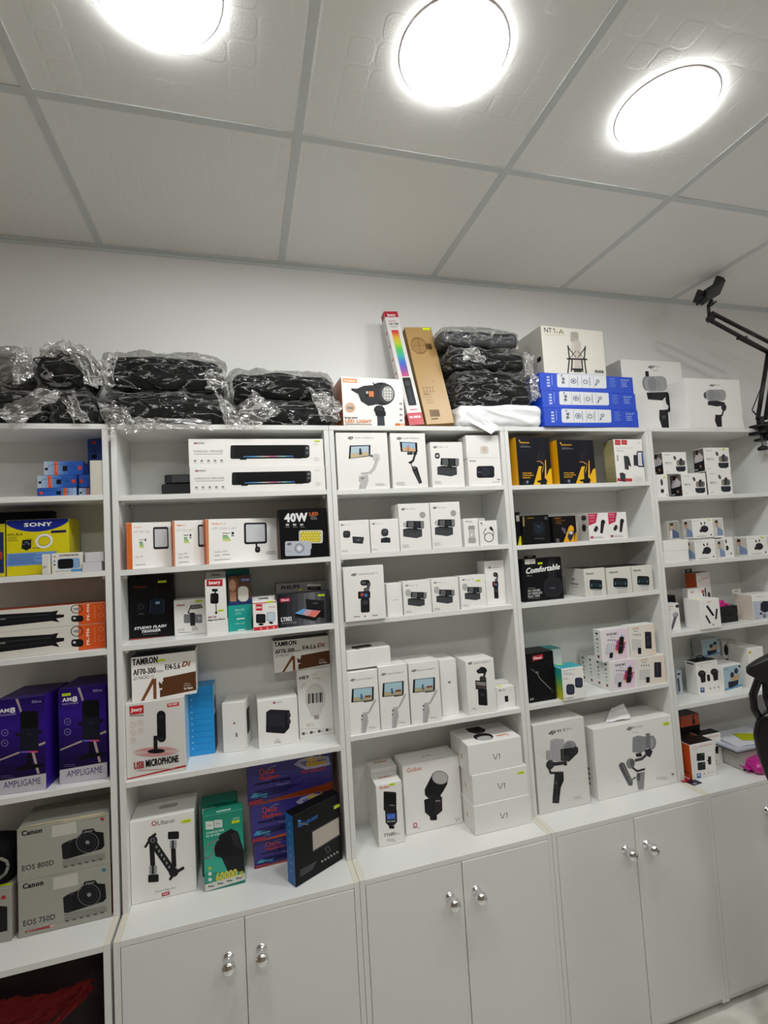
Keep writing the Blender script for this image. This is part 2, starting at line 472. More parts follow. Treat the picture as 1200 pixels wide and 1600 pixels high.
def knob(parent, x, z):
    bm = bmesh.new(); lathe(bm, [(r_ * 1.32, z_ * 1.12) for r_, z_ in knob_prof], Matrix.Rotation(math.pi / 2, 4, 'X'), n=28)
    o = link('knob', bm, M_CHROME, parent, (x, -.0002, z)); o['label'] = 'shiny chrome knob'
for i, (x0, x1, zs) in enumerate(UNITS):
    x0 += .0006; x1 -= .0006; W = x1 - x0; D = BACK + .004 - DB
    c = empty('base_cabinet', (x0, DB, 0))
    tag(c, 'white base cabinet, ' + bn[i], 'cabinet', 'white base cabinets below the shelving')
    for a, b in ((0, T), (W - T, W)):
        bm = bmesh.new(); bx(bm, a, b, 0, D, ZB, ZC - .001, .0005)
        bx(bm, a, b, 0, D, ZC - .001, ZC - .0004, 0, 1); link('side_panel', bm, [ML, M_EDGE], c)
    bm = bmesh.new(); bx(bm, T + .0003, W - T - .0003, 0, D, ZC - T - .0004, ZC - .0004, .0006); link('counter_top', bm, ML, c)
    bm = bmesh.new(); bx(bm, T + .0003, W - T - .0003, .006, D - .004, ZB, ZB + T); link('bottom_panel', bm, ML, c)
    bm = bmesh.new(); bx(bm, T + .0003, W - T - .0003, D - .004, D, ZB + T, ZC - T - .001); link('back_panel', bm, ML, c)
    bm = bmesh.new(); bx(bm, 0, W, .03, .045, 0, ZB - .0003); bx(bm, 0, W, D - .04, D - .03, 0, ZB - .0003); link('plinth', bm, mat('#a9aaa2', .5), c)
    if i:
        iw = W - 2 * T; g = .0016; mid = W / 2; zt = ZC - T - .0022
        for s_, (a, b) in ((0, (T + g, mid - g / 2)), (1, (mid + g / 2, W - T - g))):
            lift = .0 if not s_ or i == 1 else .0035
            bm = bmesh.new(); bx(bm, a, b, 0, .015, ZB + .018, zt, .0007)
            dr = link('door', bm, ML, c, (0, .0 if s_ == 0 else -.0015 - lift * .4, 0))
            knob(dr, (mid - .045) if s_ == 0 else (mid + .042), .423 + ZF)

# ---------------------------------------------------------------- soft goods
def film_mat(name, fac=.16, tint='#f4f4f2', streak=.3, fres=.5, gl_=.7):
    def fn(nt, b, N, L):
        out = nt.nodes['Material Output']; nt.nodes.remove(b)
        tc = N('ShaderNodeTexCoord')
        mp = N('ShaderNodeMapping'); mp.inputs['Scale'].default_value = (7, 14, 30); mp.inputs['Rotation'].default_value = (.15, .5, .25)
        n1 = N('ShaderNodeTexNoise'); n1.inputs['Scale'].default_value = 1.0; n1.inputs['Detail'].default_value = 5; n1.inputs['Distortion'].default_value = 1.6
        L(tc.outputs['Object'], mp.inputs[0]); L(mp.outputs[0], n1.inputs['Vector'])
        ab = N('ShaderNodeMath'); ab.operation = 'SUBTRACT'; ab.inputs[1].default_value = .5; L(n1.outputs[0], ab.inputs[0])
        a2 = N('ShaderNodeMath'); a2.operation = 'ABSOLUTE'; L(ab.outputs[0], a2.inputs[0])
        mr = N('ShaderNodeMapRange'); mr.inputs['From Min'].default_value = 0; mr.inputs['From Max'].default_value = .035
        mr.inputs['To Min'].default_value = 1; mr.inputs['To Max'].default_value = 0; L(a2.outputs[0], mr.inputs['Value'])
        bp = N('ShaderNodeBump'); bp.inputs['Strength'].default_value = .8; bp.inputs['Distance'].default_value = .006; L(mr.outputs[0], bp.inputs['Height'])
        gl = N('ShaderNodeBsdfGlossy'); gl.inputs['Roughness'].default_value = .1; gl.inputs['Color'].default_value = (1, 1, 1, 1); L(bp.outputs[0], gl.inputs['Normal'])
        df = N('ShaderNodeBsdfDiffuse'); df.inputs['Color'].default_value = lin('#e8e8e6')
        tl = N('ShaderNodeBsdfTranslucent'); tl.inputs['Color'].default_value = lin('#e0e0de')
        m0 = N('ShaderNodeMixShader'); m0.inputs[0].default_value = .4; L(df.outputs[0], m0.inputs[1]); L(tl.outputs[0], m0.inputs[2])
        m1 = N('ShaderNodeMixShader'); m1.inputs[0].default_value = gl_; L(m0.outputs[0], m1.inputs[1]); L(gl.outputs[0], m1.inputs[2])
        tr = N('ShaderNodeBsdfTransparent'); tr.inputs['Color'].default_value = lin(tint)
        lw = N('ShaderNodeLayerWeight'); lw.inputs['Blend'].default_value = .25; L(bp.outputs[0], lw.inputs['Normal'])
        f1 = N('ShaderNodeMath'); f1.operation = 'MULTIPLY_ADD'; f1.inputs[1].default_value = fres; f1.inputs[2].default_value = fac; L(lw.outputs['Fresnel'], f1.inputs[0])
        f2 = N('ShaderNodeMath'); f2.operation = 'MULTIPLY_ADD'; f2.inputs[1].default_value = streak; L(mr.outputs[0], f2.inputs[0]); L(f1.outputs[0], f2.inputs[2])
        m2 = N('ShaderNodeMixShader'); L(f2.outputs[0], m2.inputs[0]); L(tr.outputs[0], m2.inputs[1]); L(m1.outputs[0], m2.inputs[2])
        L(m2.outputs[0], out.inputs['Surface'])
    return node_mat(name, fn)
M_FILM = film_mat('clear_plastic_film', .02, streak=.4, fres=.6, gl_=.5); M_TAIL = film_mat('gathered_plastic_film', .26, streak=.5, fres=.5, gl_=.4); M_FILM2 = film_mat('milky_plastic_film', .28)
M_NYLON = mat('#07080c', .8, spec=.2, bump=.3, bscale=900); M_NYLON2 = mat('#46484d', .7, bump=.3, bscale=900)
M_ZIP = mat('#17181c', .4)

def softbox(bm, half, r, n=26, amp=.002, freq=9, seed=0, bulge=0, ridge=0, rf=16, off=(0, 0, 0), mi=0, zmin=None):
    """closed rounded box with wrinkles; half = half sizes"""
    vmap = {}
    hx, hy, hz = half
    def vert(p):
        k = tuple(round(c * n) for c in p)
        if k in vmap: return vmap[k]
        q = Vector((p[0] * hx, p[1] * hy, p[2] * hz))
        c = Vector([max(-max(h - r, 0), min(max(h - r, 0), v)) for v, h in zip(q, half)])
        dl = q - c; nr = dl.normalized() if dl.length > 1e-9 else Vector((0, 0, 1))
        pos = c + nr * r if dl.length > 1e-9 else q
        pos.z += bulge * (1 - p[0] ** 2) * (1 - p[1] ** 2) * p[2]
        s = Vector((seed * 3.1, seed * 1.7, 0))
        dsp = amp * noise.noise(pos * freq + s) * 2
        if ridge:
            pr = pos.z + .35 * pos.x; v = abs(noise.noise(Vector((pos.x * rf * .55, pos.y * rf * .6, pr * rf * 1.5)) + s * 2))
            v2 = abs(noise.noise(Vector((pos.x * rf * 1.1, pos.y * rf, (pos.z - .6 * pos.x) * rf * 2.6)) + s * 3))
            dsp += ridge * (max(0, 1 - v * 5) + .5 * max(0, 1 - v2 * 4)) - ridge * .2
        pos = pos + nr * dsp + Vector(off)
        if zmin is not None: pos.z = max(pos.z, zmin)
        vmap[k] = bm.verts.new(pos); return vmap[k]
    m = n // 2
    for ax in range(3):
        for sg in (-1, 1):
            for i in range(-m, m):
                for j in range(-m, m):
                    P = []
                    for a, b in ((i, j), (i + 1, j), (i + 1, j + 1), (i, j + 1)):
                        p = [0, 0, 0]; p[ax] = sg; p[(ax + 1) % 3] = a / m; p[(ax + 2) % 3] = b / m
                        P.append(vert(p))
                    if sg < 0: P = P[::-1]
                    f = bm.faces.new(P); f.material_index = mi; f.smooth = True

def sheet(bm, corners, amp=.006, freq=30, n=18, seed=0, mi=0, sag=(0, 0, 0)):
    """crumpled sheet through four corners"""
    A, B, C, D = [Vector(c) for c in corners]; G = []
    for i in range(n + 1):
        row = []
        for j in range(n + 1):
            u, v = i / n, j / n
            p = (A * (1 - u) + B * u) * (1 - v) + (D * (1 - u) + C * u) * v
            s = Vector((seed * 5.3, 0, seed * 2.1)); q = Vector((u * 3.1, v * 2.3, 0)) * (freq / 30) + s
            p = p + Vector((noise.noise(q), noise.noise(q + Vector((9, 0, 0))), noise.noise(q + Vector((0, 9, 0))))) * amp * 1.5
            t = abs(noise.noise(Vector((q.x * 1.3, q.y * 3.2, q.z)) )); nn = (B - A).cross(D - A).normalized()
            p += nn * amp * max(0, 1 - 5 * t) + Vector(sag) * (4 * u * (1 - u))
            row.append(bm.verts.new(p))
        G.append(row)
    for i in range(n):
        for j in range(n):
            f = bm.faces.new((G[i][j], G[i + 1][j], G[i + 1][j + 1], G[i][j + 1])); f.material_index = mi; f.smooth = True

def wrapped_bag(name, label, x0, y0, x1, y1, Y, depth, seed, group, m=M_NYLON, film=M_FILM, zbase=None, r=.03, tails=(), filmgrow=.009, rz=0, bulge=.008, ridge=.008, pocket=False, cat='bag'):
    a = at((x0 + x1) / 2, y1, 1, Y); lft = at(x0, (y0 + y1) / 2, 1, Y); rgt = at(x1, (y0 + y1) / 2, 1, Y); top = at((x0 + x1) / 2, y0, 1, Y)
    zb = zbase if zbase is not None else a.z
    w = rgt.x - lft.x; h = top.z - zb; cx = (lft.x + rgt.x) / 2
    g = filmgrow
    e = empty(name, (cx, Y + depth / 2, zb), rz); tag(e, label, cat, group)
    half = (w / 2 - g, depth / 2 - g, h / 2 - g * .6); c = (0, 0, h / 2)
    half = (half[0], half[1], half[2] - bulge * .5 - .002); c = (0, 0, half[2] + .002)
    bm = bmesh.new(); softbox(bm, half, min(r, half[2] * .9), 24, .006, 11, seed, bulge, off=c, zmin=.0015)
    body = link('bag_body', bm, m, e)
    bm = bmesh.new()
    # zip running round the lid
    zz = h * .62; hx, hy = half[0] + .0015, half[1] + .0015; P = []
    for t in range(41):
        an = t / 40 * 2 * math.pi; ca, sa = math.cos(an), math.sin(an); pw = .3
        P.append((hx * math.copysign(abs(ca) ** pw, ca), hy * math.copysign(abs(sa) ** pw, sa), zz))
    tube(bm, P, .0022, 6); link('zip', bm, M_ZIP, e)
    if pocket:
        bm = bmesh.new(); softbox(bm, (half[0] * .72, .008, h * .22), .006, 12, .001, 12, seed + 5, off=(0, -half[1] - .001, h * .32))
        link('front_pocket', bm, m, e)
    bm = bmesh.new()
    hf = h / 2 - bulge * .45
    softbox(bm, (w / 2, depth / 2, hf), min(r * 1.1, h * .42), 44, .003, 12, seed + 9, bulge, ridge, 15, off=(0, 0, hf), zmin=.0006)
    inv = Matrix.Rotation(-rz, 3, 'Z')
    for k, t in enumerate(tails):
        cs = [inv @ (at(*q[:2], 1, q[2]) - Vector(e.location)) for q in t[:4]]
        sheet(bm, cs, t[4] if len(t) > 4 else .008, 45, 20, seed + k * 3, 1)
    link('plastic_wrap', bm, [film, M_TAIL], e)
    H_ = H(); H_.top = zb + h; H_.o = e
    return H_

GB = 'black camera bags wrapped in clear plastic'
# on the top board, left to right
b1 = wrapped_bag('camera_bag', 'black camera bag in plastic at the far left, lower one cut by the left edge', -70, 602, 70, 662, -.005, .17, 1, GB, zbase=ZT + .0006,
                 tails=[((-5, 640, -.02), (62, 606, -.02), (100, 612, -.015), (20, 676, -.03))])
wrapped_bag('camera_bag', 'grey translucent plastic-wrapped bag at the far left edge on top of another bag', -75, 533, 38, 600, .01, .15, 2, GB, m=mat('#4a4a48', .6), film=M_FILM2, zbase=b1.top + .004,
            tails=[((20, 545, -.002), (50, 542, .0), (48, 590, -.005), (20, 600, -.01))])
b2 = wrapped_bag('camera_bag', 'black camera bag in plastic, lower one left of the hanging plastic tail', 74, 606, 150, 662, .0, .16, 3, GB, zbase=ZT + .0006,
                 tails=[((95, 622, -.012), (118, 612, -.012), (140, 662, -.015), (112, 658, -.02))], pocket=False)
wrapped_bag('camera_bag', 'tall humped black bag in plastic left of the two wide stacked bags', 42, 531, 146, 608, .0, .16, 4, GB, zbase=b2.top + .003, r=.05, bulge=.016,
            tails=[((100, 530, -.01), (140, 545, -.012), (164, 606, -.02), (134, 602, -.02)), ((60, 540, .0), (100, 527, 0), (112, 545, -.006), (70, 560, -.005))])
b3 = wrapped_bag('camera_bag', 'wide black camera bag in plastic, lower of two, its wrap hanging over the shelf front', 156, 608, 352, 662, -.008, .175, 5, GB, zbase=ZT + .0006,
                 tails=[((154, 628, -.016), (200, 636, -.018), (212, 672, -.024), (172, 692, -.022)), ((186, 650, -.02), (230, 655, -.02), (248, 668, -.024), (200, 678, -.024)), ((215, 652, -.018), (330, 655, -.018), (330, 672, -.02), (235, 670, -.022)),
                        ((335, 610, -.012), (356, 625, -.012), (386, 672, -.02), (350, 668, -.02))])
wrapped_bag('camera_bag', 'wide black camera bag in plastic, upper of two, left of the lower-lying pair', 158, 545, 350, 607, -.004, .17, 6, GB, zbase=b3.top + .003,
            tails=[((318, 578, -.014), (356, 580, -.014), (356, 606, -.016), (322, 610, -.016)), ((150, 566, -.01), (185, 546, -.006), (178, 600, -.012), (152, 598, -.012))])
b4 = wrapped_bag('camera_bag', 'black camera bag in plastic, lower one beside the white LED lamp box', 368, 622, 528, 662, -.012, .18, 7, GB, zbase=ZT + .0006,
                 tails=[((366, 650, -.02), (395, 606, -.02), (440, 640, -.022), (388, 676, -.022)), ((505, 612, -.016), (533, 628, -.012), (532, 655, -.014), (500, 660, -.02))])
wrapped_bag('camera_bag', 'black camera bag in plastic, upper one beside the white LED lamp box', 360, 573, 524, 621, .0, .165, 8, GB, zbase=b4.top + .003,
            tails=[((480, 605, -.012), (515, 615, -.014), (512, 650, -.018), (498, 648, -.018))])
# stack in the middle
g2 = 'camera bags stacked beside the brown box'
M_FOIL = mat('#eceef0', .28, spec=.6)
wl = at(718, 650, 1, .0); wr = at(846, 650, 1, .0); wt = at(780, 633, 1, 0)
e = empty('padded_bag', ((wl.x + wr.x) / 2, .08, ZT + .0006)); tag(e, 'glossy white plastic-wrapped packet at the bottom of the middle bag stack', 'packet')
bm = bmesh.new(); hh = (wt.z - ZT) / 2
softbox(bm, ((wr.x - wl.x) / 2, .085, hh), .02, 44, .003, 9, 21, .0, .004, 9, off=(0, 0, hh), zmin=.0006)
link('packet_body', bm, M_FOIL, e)
bm = bmesh.new(); C_ = [at(*q[:2], 1, q[2]) - Vector(e.location) for q in ((722, 652, -.008), (736, 638, -.01), (780, 668, -.02), (768, 678, -.02))]
sheet(bm, C_, .003, 20, 12, 4); link('loose_flap', bm, M_FOIL, e)
zt0 = wt.z + .001
s1 = wrapped_bag('camera_bag', 'black camera bag in plastic, lowest of the middle stack, on the white packet', 715, 577, 832, 630, .01, .165, 11, g2, zbase=zt0 + .002, r=.02,
                 tails=[((828, 580, 0), (846, 592, 0), (846, 620, 0), (830, 630, 0))])
s2 = wrapped_bag('camera_bag', 'black camera bag in plastic, middle one of the stack beside the brown box', 703, 541, 823, 576, .015, .16, 12, g2, zbase=s1.top + .003, r=.018,
                 tails=[((820, 548, .01), (834, 560, .01), (832, 585, .01), (820, 588, .0)), ((722, 545, 0), (740, 540, 0), (760, 562, -.004), (726, 566, -.004))])
s3 = wrapped_bag('camera_bag', 'dark grey hard camera case in plastic on top of the middle stack', 690, 508, 812, 540, .015, .16, 13, g2, m=M_NYLON2, zbase=s2.top + .003, r=.018, ridge=.004)

# ---------------------------------------------------------------- print motifs (drawn in unit coordinates, y down)
def U(b, k='F'): return b.face(k)
def dji(A, x, y, s, asp=1.0, c='#1a1a1a', sub=None, sw=.4, subc='#77777a', rot=0):
    A.text('dji', x, y, s, c, s * 2.0 * asp, bold=.045, ital=.25, rot=rot)
    if sub: A.text(sub, x + s * 2.35 * asp, y - s * .08, s * .62, subc, sw, rot=rot)

def phone_screen(A, P, kind=0):
    """P = corners TL TR BR BL"""
    A.poly([P[0], P[3], P[2], P[1]], '#1d1f22')
    def q(u, v):
        return (P[0][0] * (1 - u) * (1 - v) + P[1][0] * u * (1 - v) + P[2][0] * u * v + P[3][0] * (1 - u) * v,
                P[0][1] * (1 - u) * (1 - v) + P[1][1] * u * (1 - v) + P[2][1] * u * v + P[3][1] * (1 - u) * v)
    def r(a, b, c, d, col): A.poly([q(a, b), q(a, d), q(c, d), q(c, b)], col)
    r(.12, .07, .9, .5, '#9fc4d8'); r(.12, .5, .9, .68, '#c9d9da'); r(.12, .68, .9, .93, '#c0a878' if kind else '#8f9c7c')
    r(.42, .3, .5, .8, '#3b4a5c'); A.ell(*q(.46, .28), .018, .014, '#4a3a33', 10)
    if not kind: r(.6, .62, .85, .76, '#6a4a3c')

def art_white_gimbal(b, *w):
    A = b.face('F', (18, 68), (362, 68), (30, 440))
    dji_px(A, 98, 110, 18, 'OSMO MOBILE 6', 130)
    A.poly([(108, 153), (100, 240), (245, 224), (248, 150)], '#24262a'); A.poly([(118, 160), (113, 236), (234, 220), (236, 156)], '#b4c9d6')
    A.poly([(113, 205), (113, 236), (234, 220), (235, 195)], '#c8b795'); A.poly([(172, 172), (170, 215), (190, 212), (184, 172)], '#3b4252')
    A.line([(232, 215), (270, 228)], 16, '#6f7274'); A.rr(262, 208, 308, 258, '#c9c9c9', .35); A.line([(296, 235), (268, 305), (238, 335)], 20, '#c4c4c4')
    A.line([(288, 240), (262, 300)], 4, '#a5a5a5'); A.line([(240, 333), (180, 338)], 14, '#bcbcbc')
    A.poly([(165, 355), (162, 385), (176, 400), (162, 443), (208, 443), (228, 385), (225, 345)], '#bdbdbd'); A.ell(188, 368, 14, 8, '#8f8f90'); A.line([(172, 405), (166, 440)], 5, '#9a9a9a')
    A.bars(275, 405, 80, 2, 9, '#a9a9a7', 3)
def dji_px(A, x, y, s, sub, sw, c='#1a1a1a', subc='#85868a', rot=0):
    A.text('dji', x, y, s, c, s * 2.0, bold=.05, ital=.25, rot=rot)
    if sub: A.text(sub, x + s * 2.4, y - s * .12, s * .62, subc, sw, rot=rot)
def art_black_gimbal(b, *w):
    A = b.face('F', (382, 70), (615, 70), (408, 438))
    dji_px(A, 428, 112, 17, 'OSMO MOBILE 8', 105, subc='#4b4c50')
    A.poly([(447, 128), (455, 194), (567, 200), (563, 134)], '#232428'); A.poly([(462, 133), (467, 190), (553, 194), (550, 138)], '#9dbcd6'); A.poly([(464, 165), (467, 190), (553, 194), (552, 170)], '#c9ad8c')
    A.poly([(500, 150), (497, 190), (510, 190), (508, 150)], '#c77b52'); A.rr(497, 198, 535, 216, '#3a3b3e'); A.ell(550, 208, 13, 12, '#2c2d30')
    A.line([(550, 212), (538, 255), (520, 268)], 14, '#35363a'); A.ell(520, 268, 14, 8, '#222'); A.line([(522, 272), (532, 300)], 7, '#5a5b5e')
    A.poly([(528, 300), (535, 325), (578, 412), (598, 405), (565, 300), (545, 292)], '#303135'); A.line([(553, 330), (582, 402)], 4, '#5d5e62'); A.ell(546, 306, 8, 6, '#77787b')
    A.bars(428, 398, 80, 3, 8, '#a9a9a7', 3)
def case_open(A, x, y, s, closed=False):
    """microphone set: open charge case with transmitters, x y lower left, s width"""
    A.poly([(x, y - .42 * s), (x, y - .06 * s), (x + .68 * s, y + .04 * s), (x + .98 * s, y - .04 * s), (x + .98 * s, y - .4 * s), (x + .68 * s, y - .34 * s)], '#46484c')
    A.poly([(x, y - .42 * s), (x + .7 * s, y - .33 * s), (x + .98 * s, y - .4 * s), (x + .3 * s, y - .47 * s)], '#2c2d30')
    A.line([(x, y - .34 * s), (x + .69 * s, y - .26 * s), (x + .98 * s, y - .33 * s)], .015 * s, '#2a2b2e')
    A.poly([(x + .2 * s, y - .82 * s), (x + .16 * s, y - .5 * s), (x + 1.05 * s, y - .42 * s), (x + 1.1 * s, y - .8 * s)], '#1f2023')
    A.rr(x + .26 * s, y - .78 * s, x + .56 * s, y - .5 * s, '#606266', .2); A.rr(x + .62 * s, y - .78 * s, x + .86 * s, y - .46 * s, '#34363a', .3)
    A.rr(x + .92 * s, y - .8 * s, x + 1.1 * s, y - .46 * s, '#7e7f80', .3); A.ell(x + .62 * s, y - .44 * s, .12 * s, .09 * s, '#2b2c2f')
def mic_set(TLc, extra, tx):
    def f(b, TL, TR, BL):
        A = b.face('F', TL, TR, BL); W = TR[0] - TL[0]; Hh = BL[1] - TL[1]; x0, y0 = TL
        dji_px(A, x0 + .1 * W, y0 + .13 * Hh, .045 * Hh, tx, .3 * W)
        s = .62 * W
        if extra == 'fan':
            A.rr(x0 + .14 * W, y0 + .24 * Hh, x0 + .29 * W, y0 + .37 * Hh, '#3c3e42', .4); A.ell(x0 + .215 * W, y0 + .305 * Hh, .04 * W, .03 * Hh, '#b9babb')
            case_open(A, x0 + .2 * W, y0 + .75 * Hh, s)
        elif extra == 'fluffy':
            A.rr(x0 + .68 * W, y0 + .17 * Hh, x0 + .88 * W, y0 + .31 * Hh, '#a6a6a4', .5); A.rr(x0 + .14 * W, y0 + .38 * Hh, x0 + .34 * W, y0 + .5 * Hh, '#b9b9b7', .5)
            case_open(A, x0 + .14 * W, y0 + .72 * Hh, s)
        else:
            A.rr(x0 + .1 * W, y0 + .22 * Hh, x0 + .3 * W, y0 + .44 * Hh, '#b5b6b6', .5)
            case_open(A, x0 + .18 * W, y0 + .72 * Hh, s)
        A.bars(x0 + .1 * W, y0 + .87 * Hh, .3 * W, 3, .025 * Hh, '#b1b1ae')
    return f
def art_pocket(sub, big=True):
    def f(b, TL, TR, BL):
        A = b.face('F', TL, TR, BL); W = TR[0] - TL[0]; x0, y0 = TL; Hh = BL[1] - TL[1]
        X = lambda u: x0 + u * W + (BL[0] - TL[0]) * 0
        Y_ = lambda v: y0 + v * Hh
        A.text('dji', X(.2), Y_(.155), .045 * Hh, '#1a1a1a', .14 * W, bold=.05, ital=.25); A.text(sub, X(.38), Y_(.15), .03 * Hh, '#56575b', .46 * W)
        A.rr(X(.42), Y_(.24), X(.66), Y_(.345), '#26272a', .45); A.ell(X(.5), Y_(.29), .06 * W, .028 * Hh, '#5a5c60'); A.line([(X(.64), Y_(.3)), (X(.6), Y_(.42))], .08 * W, '#4e5054')
        A.rr(X(.5), Y_(.385), X(.64), Y_(.47), '#5d5f63', .3); A.rr(X(.36), Y_(.45), X(.66), Y_(.585), '#1b1c1f', .15)
        A.rect(X(.4), Y_(.467), X(.62), Y_(.565), '#3a2c3c'); A.ell(X(.46), Y_(.51), .035 * W, .03 * Hh, '#c0543c', 10); A.ell(X(.55), Y_(.525), .04 * W, .03 * Hh, '#4a7ec0', 10)
        A.rr(X(.42), Y_(.585), X(.64), Y_(.84), '#232427', .15); A.rr(X(.46), Y_(.62), X(.6), Y_(.7), '#3d3f43', .3)
        if big: A.bars(X(.24), Y_(.9), .16 * W, 1, 1, '#9a9a98', .018 * Hh); A.ell(X(.52), Y_(.91), .02 * W, .014 * Hh, '#333', 8); A.bars(X(.7), Y_(.895), .14 * W, 1, 1, '#9a9a98', .018 * Hh)
    return f
def art_mobile7(b, TL, TR, BL):
    A = b.face('F', TL, TR, BL); W = TR[0] - TL[0]; x0, y0 = TL; Hh = BL[1] - TL[1]
    def P(x, y): return (x0 + (x - 50) / 198 * W + (BL[0] - TL[0]) * (y - 295) / 400, y0 + (y - 268) / 425 * Hh * 1.0)
    def pl(c, *q): A.poly([P(*z) for z in q], c)
    A.text('dji', *P(70, 325), .035 * Hh, '#1a1a1a', .17 * W, bold=.05, ital=.25); A.text('OSMO MOBILE 7', *P(108, 322), .024 * Hh, '#5b5c60', .6 * W)
    pl('#222428', (78, 378), (68, 472), (216, 458), (222, 362)); pl('#a9cbd8', (90, 380), (82, 466), (204, 454), (210, 368))
    pl('#b5aa88', (85, 438), (82, 466), (204, 454), (206, 428)); pl('#3d6f9a', (130, 415), (130, 452), (146, 450), (142, 410)); pl('#7a4437', (160, 425), (160, 438), (200, 433), (200, 420))
    pl('#55565a', (150, 462), (150, 472), (212, 462), (212, 455)); A.line([P(228, 452), P(178, 542), P(150, 548)], .07 * W, '#bdbdbd'); A.ell(*P(222, 456), .06 * W, .02 * Hh, '#cfcfcf')
    A.line([P(224, 462), P(186, 530)], .015 * W, '#8f8f8f')
    pl('#b5b5b5', (140, 540), (132, 565), (120, 690), (152, 690), (172, 600), (168, 548)); A.ell(*P(133, 562), .03 * W, .012 * Hh, '#2b2c30', 10); A.ell(*P(130, 590), .03 * W, .014 * Hh, '#77787a', 10)
    A.line([P(156, 590), P(138, 688)], .02 * W, '#949494'); A.bars(*P(172, 640), .3 * W, 2, .015 * Hh, '#b5b5b2')

def rs_gimbal(A, f, cam='#a3a4a8', blk='#232428', s=1.0):
    """camera ghost over a black pistol grip stabiliser; f maps 0..1 coords"""
    A.rr(*f(.28, .03), *f(.42, .16), '#2c2d31', .2); A.rr(*f(.12, .12), *f(.8, .4), cam, .35); A.ell(*f(.2, .26), abs(f(.1, 0)[0] - f(0, 0)[0]), abs(f(0, .13)[1] - f(0, 0)[1]), '#8f9094')
    for k in (.36, .5, .62): A.line([f(k, .14), f(k + .02, .39)], abs(f(.012, 0)[0] - f(0, 0)[0]), '#8d8e92')
    A.poly([f(.2, .42), f(.2, .5), f(.5, .52), f(.85, .56), f(.92, .46), f(.62, .43)], blk)
    w = abs(f(.1, 0)[0] - f(0, 0)[0])
    A.ell(*f(.86, .53), w * .95, w * 1.0, blk); A.line([f(.86, .58), f(.84, .68), f(.66, .7)], w * .8, '#303136')
    A.poly([f(.54, .68), f(.5, .78), f(.56, 1.0), f(.76, 1.0), f(.8, .7)], blk); A.ell(*f(.62, .78), w * .35, w * .35, '#5b5c61')
def dslr(A, x0, y0, x1, y1, s=0):
    W, Hh = x1 - x0, y1 - y0
    f = lambda u, v: (x0 + u * W, y0 + v * Hh - s * u)
    A.poly([f(0, .4), f(.02, .96), f(.1, 1.0), f(.93, .9), f(1, .8), f(.98, .26), f(.8, .17), f(.74, .02), f(.5, .0), f(.42, .24), f(.2, .3), f(.08, .34)], '#121215')
    A.poly([f(0, .4), f(.02, .96), f(.1, 1.0), f(.2, .98), f(.22, .3), f(.08, .34)], '#1d1d21')
    cx, cy = f(.6, .52); r = .27 * W
    A.ring(cx, cy, r, r * .08, '#5c5e62', ry=r); A.ell(cx, cy, r * .9, r * .9, '#17171b'); A.ring(cx, cy, r * .72, r * .05, '#3a3c41'); A.ell(cx, cy, r * .5, r * .5, '#1e2026'); A.ell(cx, cy, r * .18, r * .18, '#8e9092')
    A.text('Canon', *f(.53, .12), .07 * Hh, '#d0d0ce', .2 * W)
    A.ell(*f(.2, .34), .05 * W, .03 * W, '#3b3c40')
def led_text(A, t, x, y, h, c, w=None, **k): A.text(t, x, y, h, c, w, **k)
def person(A, x0, y0, x1, y1, dark=False, jacket='#7f93b8', bg='#c9c8c0'):
    W, Hh = x1 - x0, y1 - y0
    A.rect(x0, y0, x1, y1, bg)
    A.ell(x0 + .34 * W, y0 + .3 * Hh, .17 * W, .17 * Hh, '#c79c86'); A.poly([(x0 + .16 * W, y0 + .25 * Hh), (x0 + .5 * W, y0 + .22 * Hh), (x0 + .48 * W, y0 + .08 * Hh), (x0 + .2 * W, y0 + .08 * Hh)], '#3a2a24')
    A.poly([(x0 + .3 * W, y0 + .42 * Hh), (x0 + .22 * W, y0 + .97 * Hh), (x1 - .01 * W, y0 + .97 * Hh), (x1 - .04 * W, y0 + .68 * Hh), (x0 + .55 * W, y0 + .5 * Hh)], jacket)
    A.poly([(x0 + .08 * W, y0 + .55 * Hh), (x0 + .08 * W, y0 + .97 * Hh), (x0 + .3 * W, y0 + .97 * Hh), (x0 + .34 * W, y0 + .48 * Hh)], '#d9d6d2')
def gamer(A, x0, y0, x1, y1):
    W, Hh = x1 - x0, y1 - y0
    A.rect(x0, y0, x1, y1, '#6a5e5a'); A.poly([(x0, y0 + .55 * Hh), (x0, y1), (x1, y1), (x1, y0 + .5 * Hh)], '#1e1d22')
    A.poly([(x0 + .1 * W, y0 + .6 * Hh), (x0 + .85 * W, y0 + .55 * Hh), (x0 + .95 * W, y0 + .35 * Hh), (x0 + .6 * W, y0 + .15 * Hh), (x0 + .3 * W, y0 + .18 * Hh), (x0 + .08 * W, y0 + .45 * Hh)], '#c9c3c8')
    A.ell(x0 + .4 * W, y0 + .14 * Hh, .14 * W, .11 * Hh, '#3a2420'); A.ell(x0 + .62 * W, y0 + .78 * Hh, .08 * W, .07 * Hh, '#b07a50'); A.rect(x0 + .05 * W, y0 + .88 * Hh, x0 + .35 * W, y0 + .93 * Hh, '#b9b6b4')
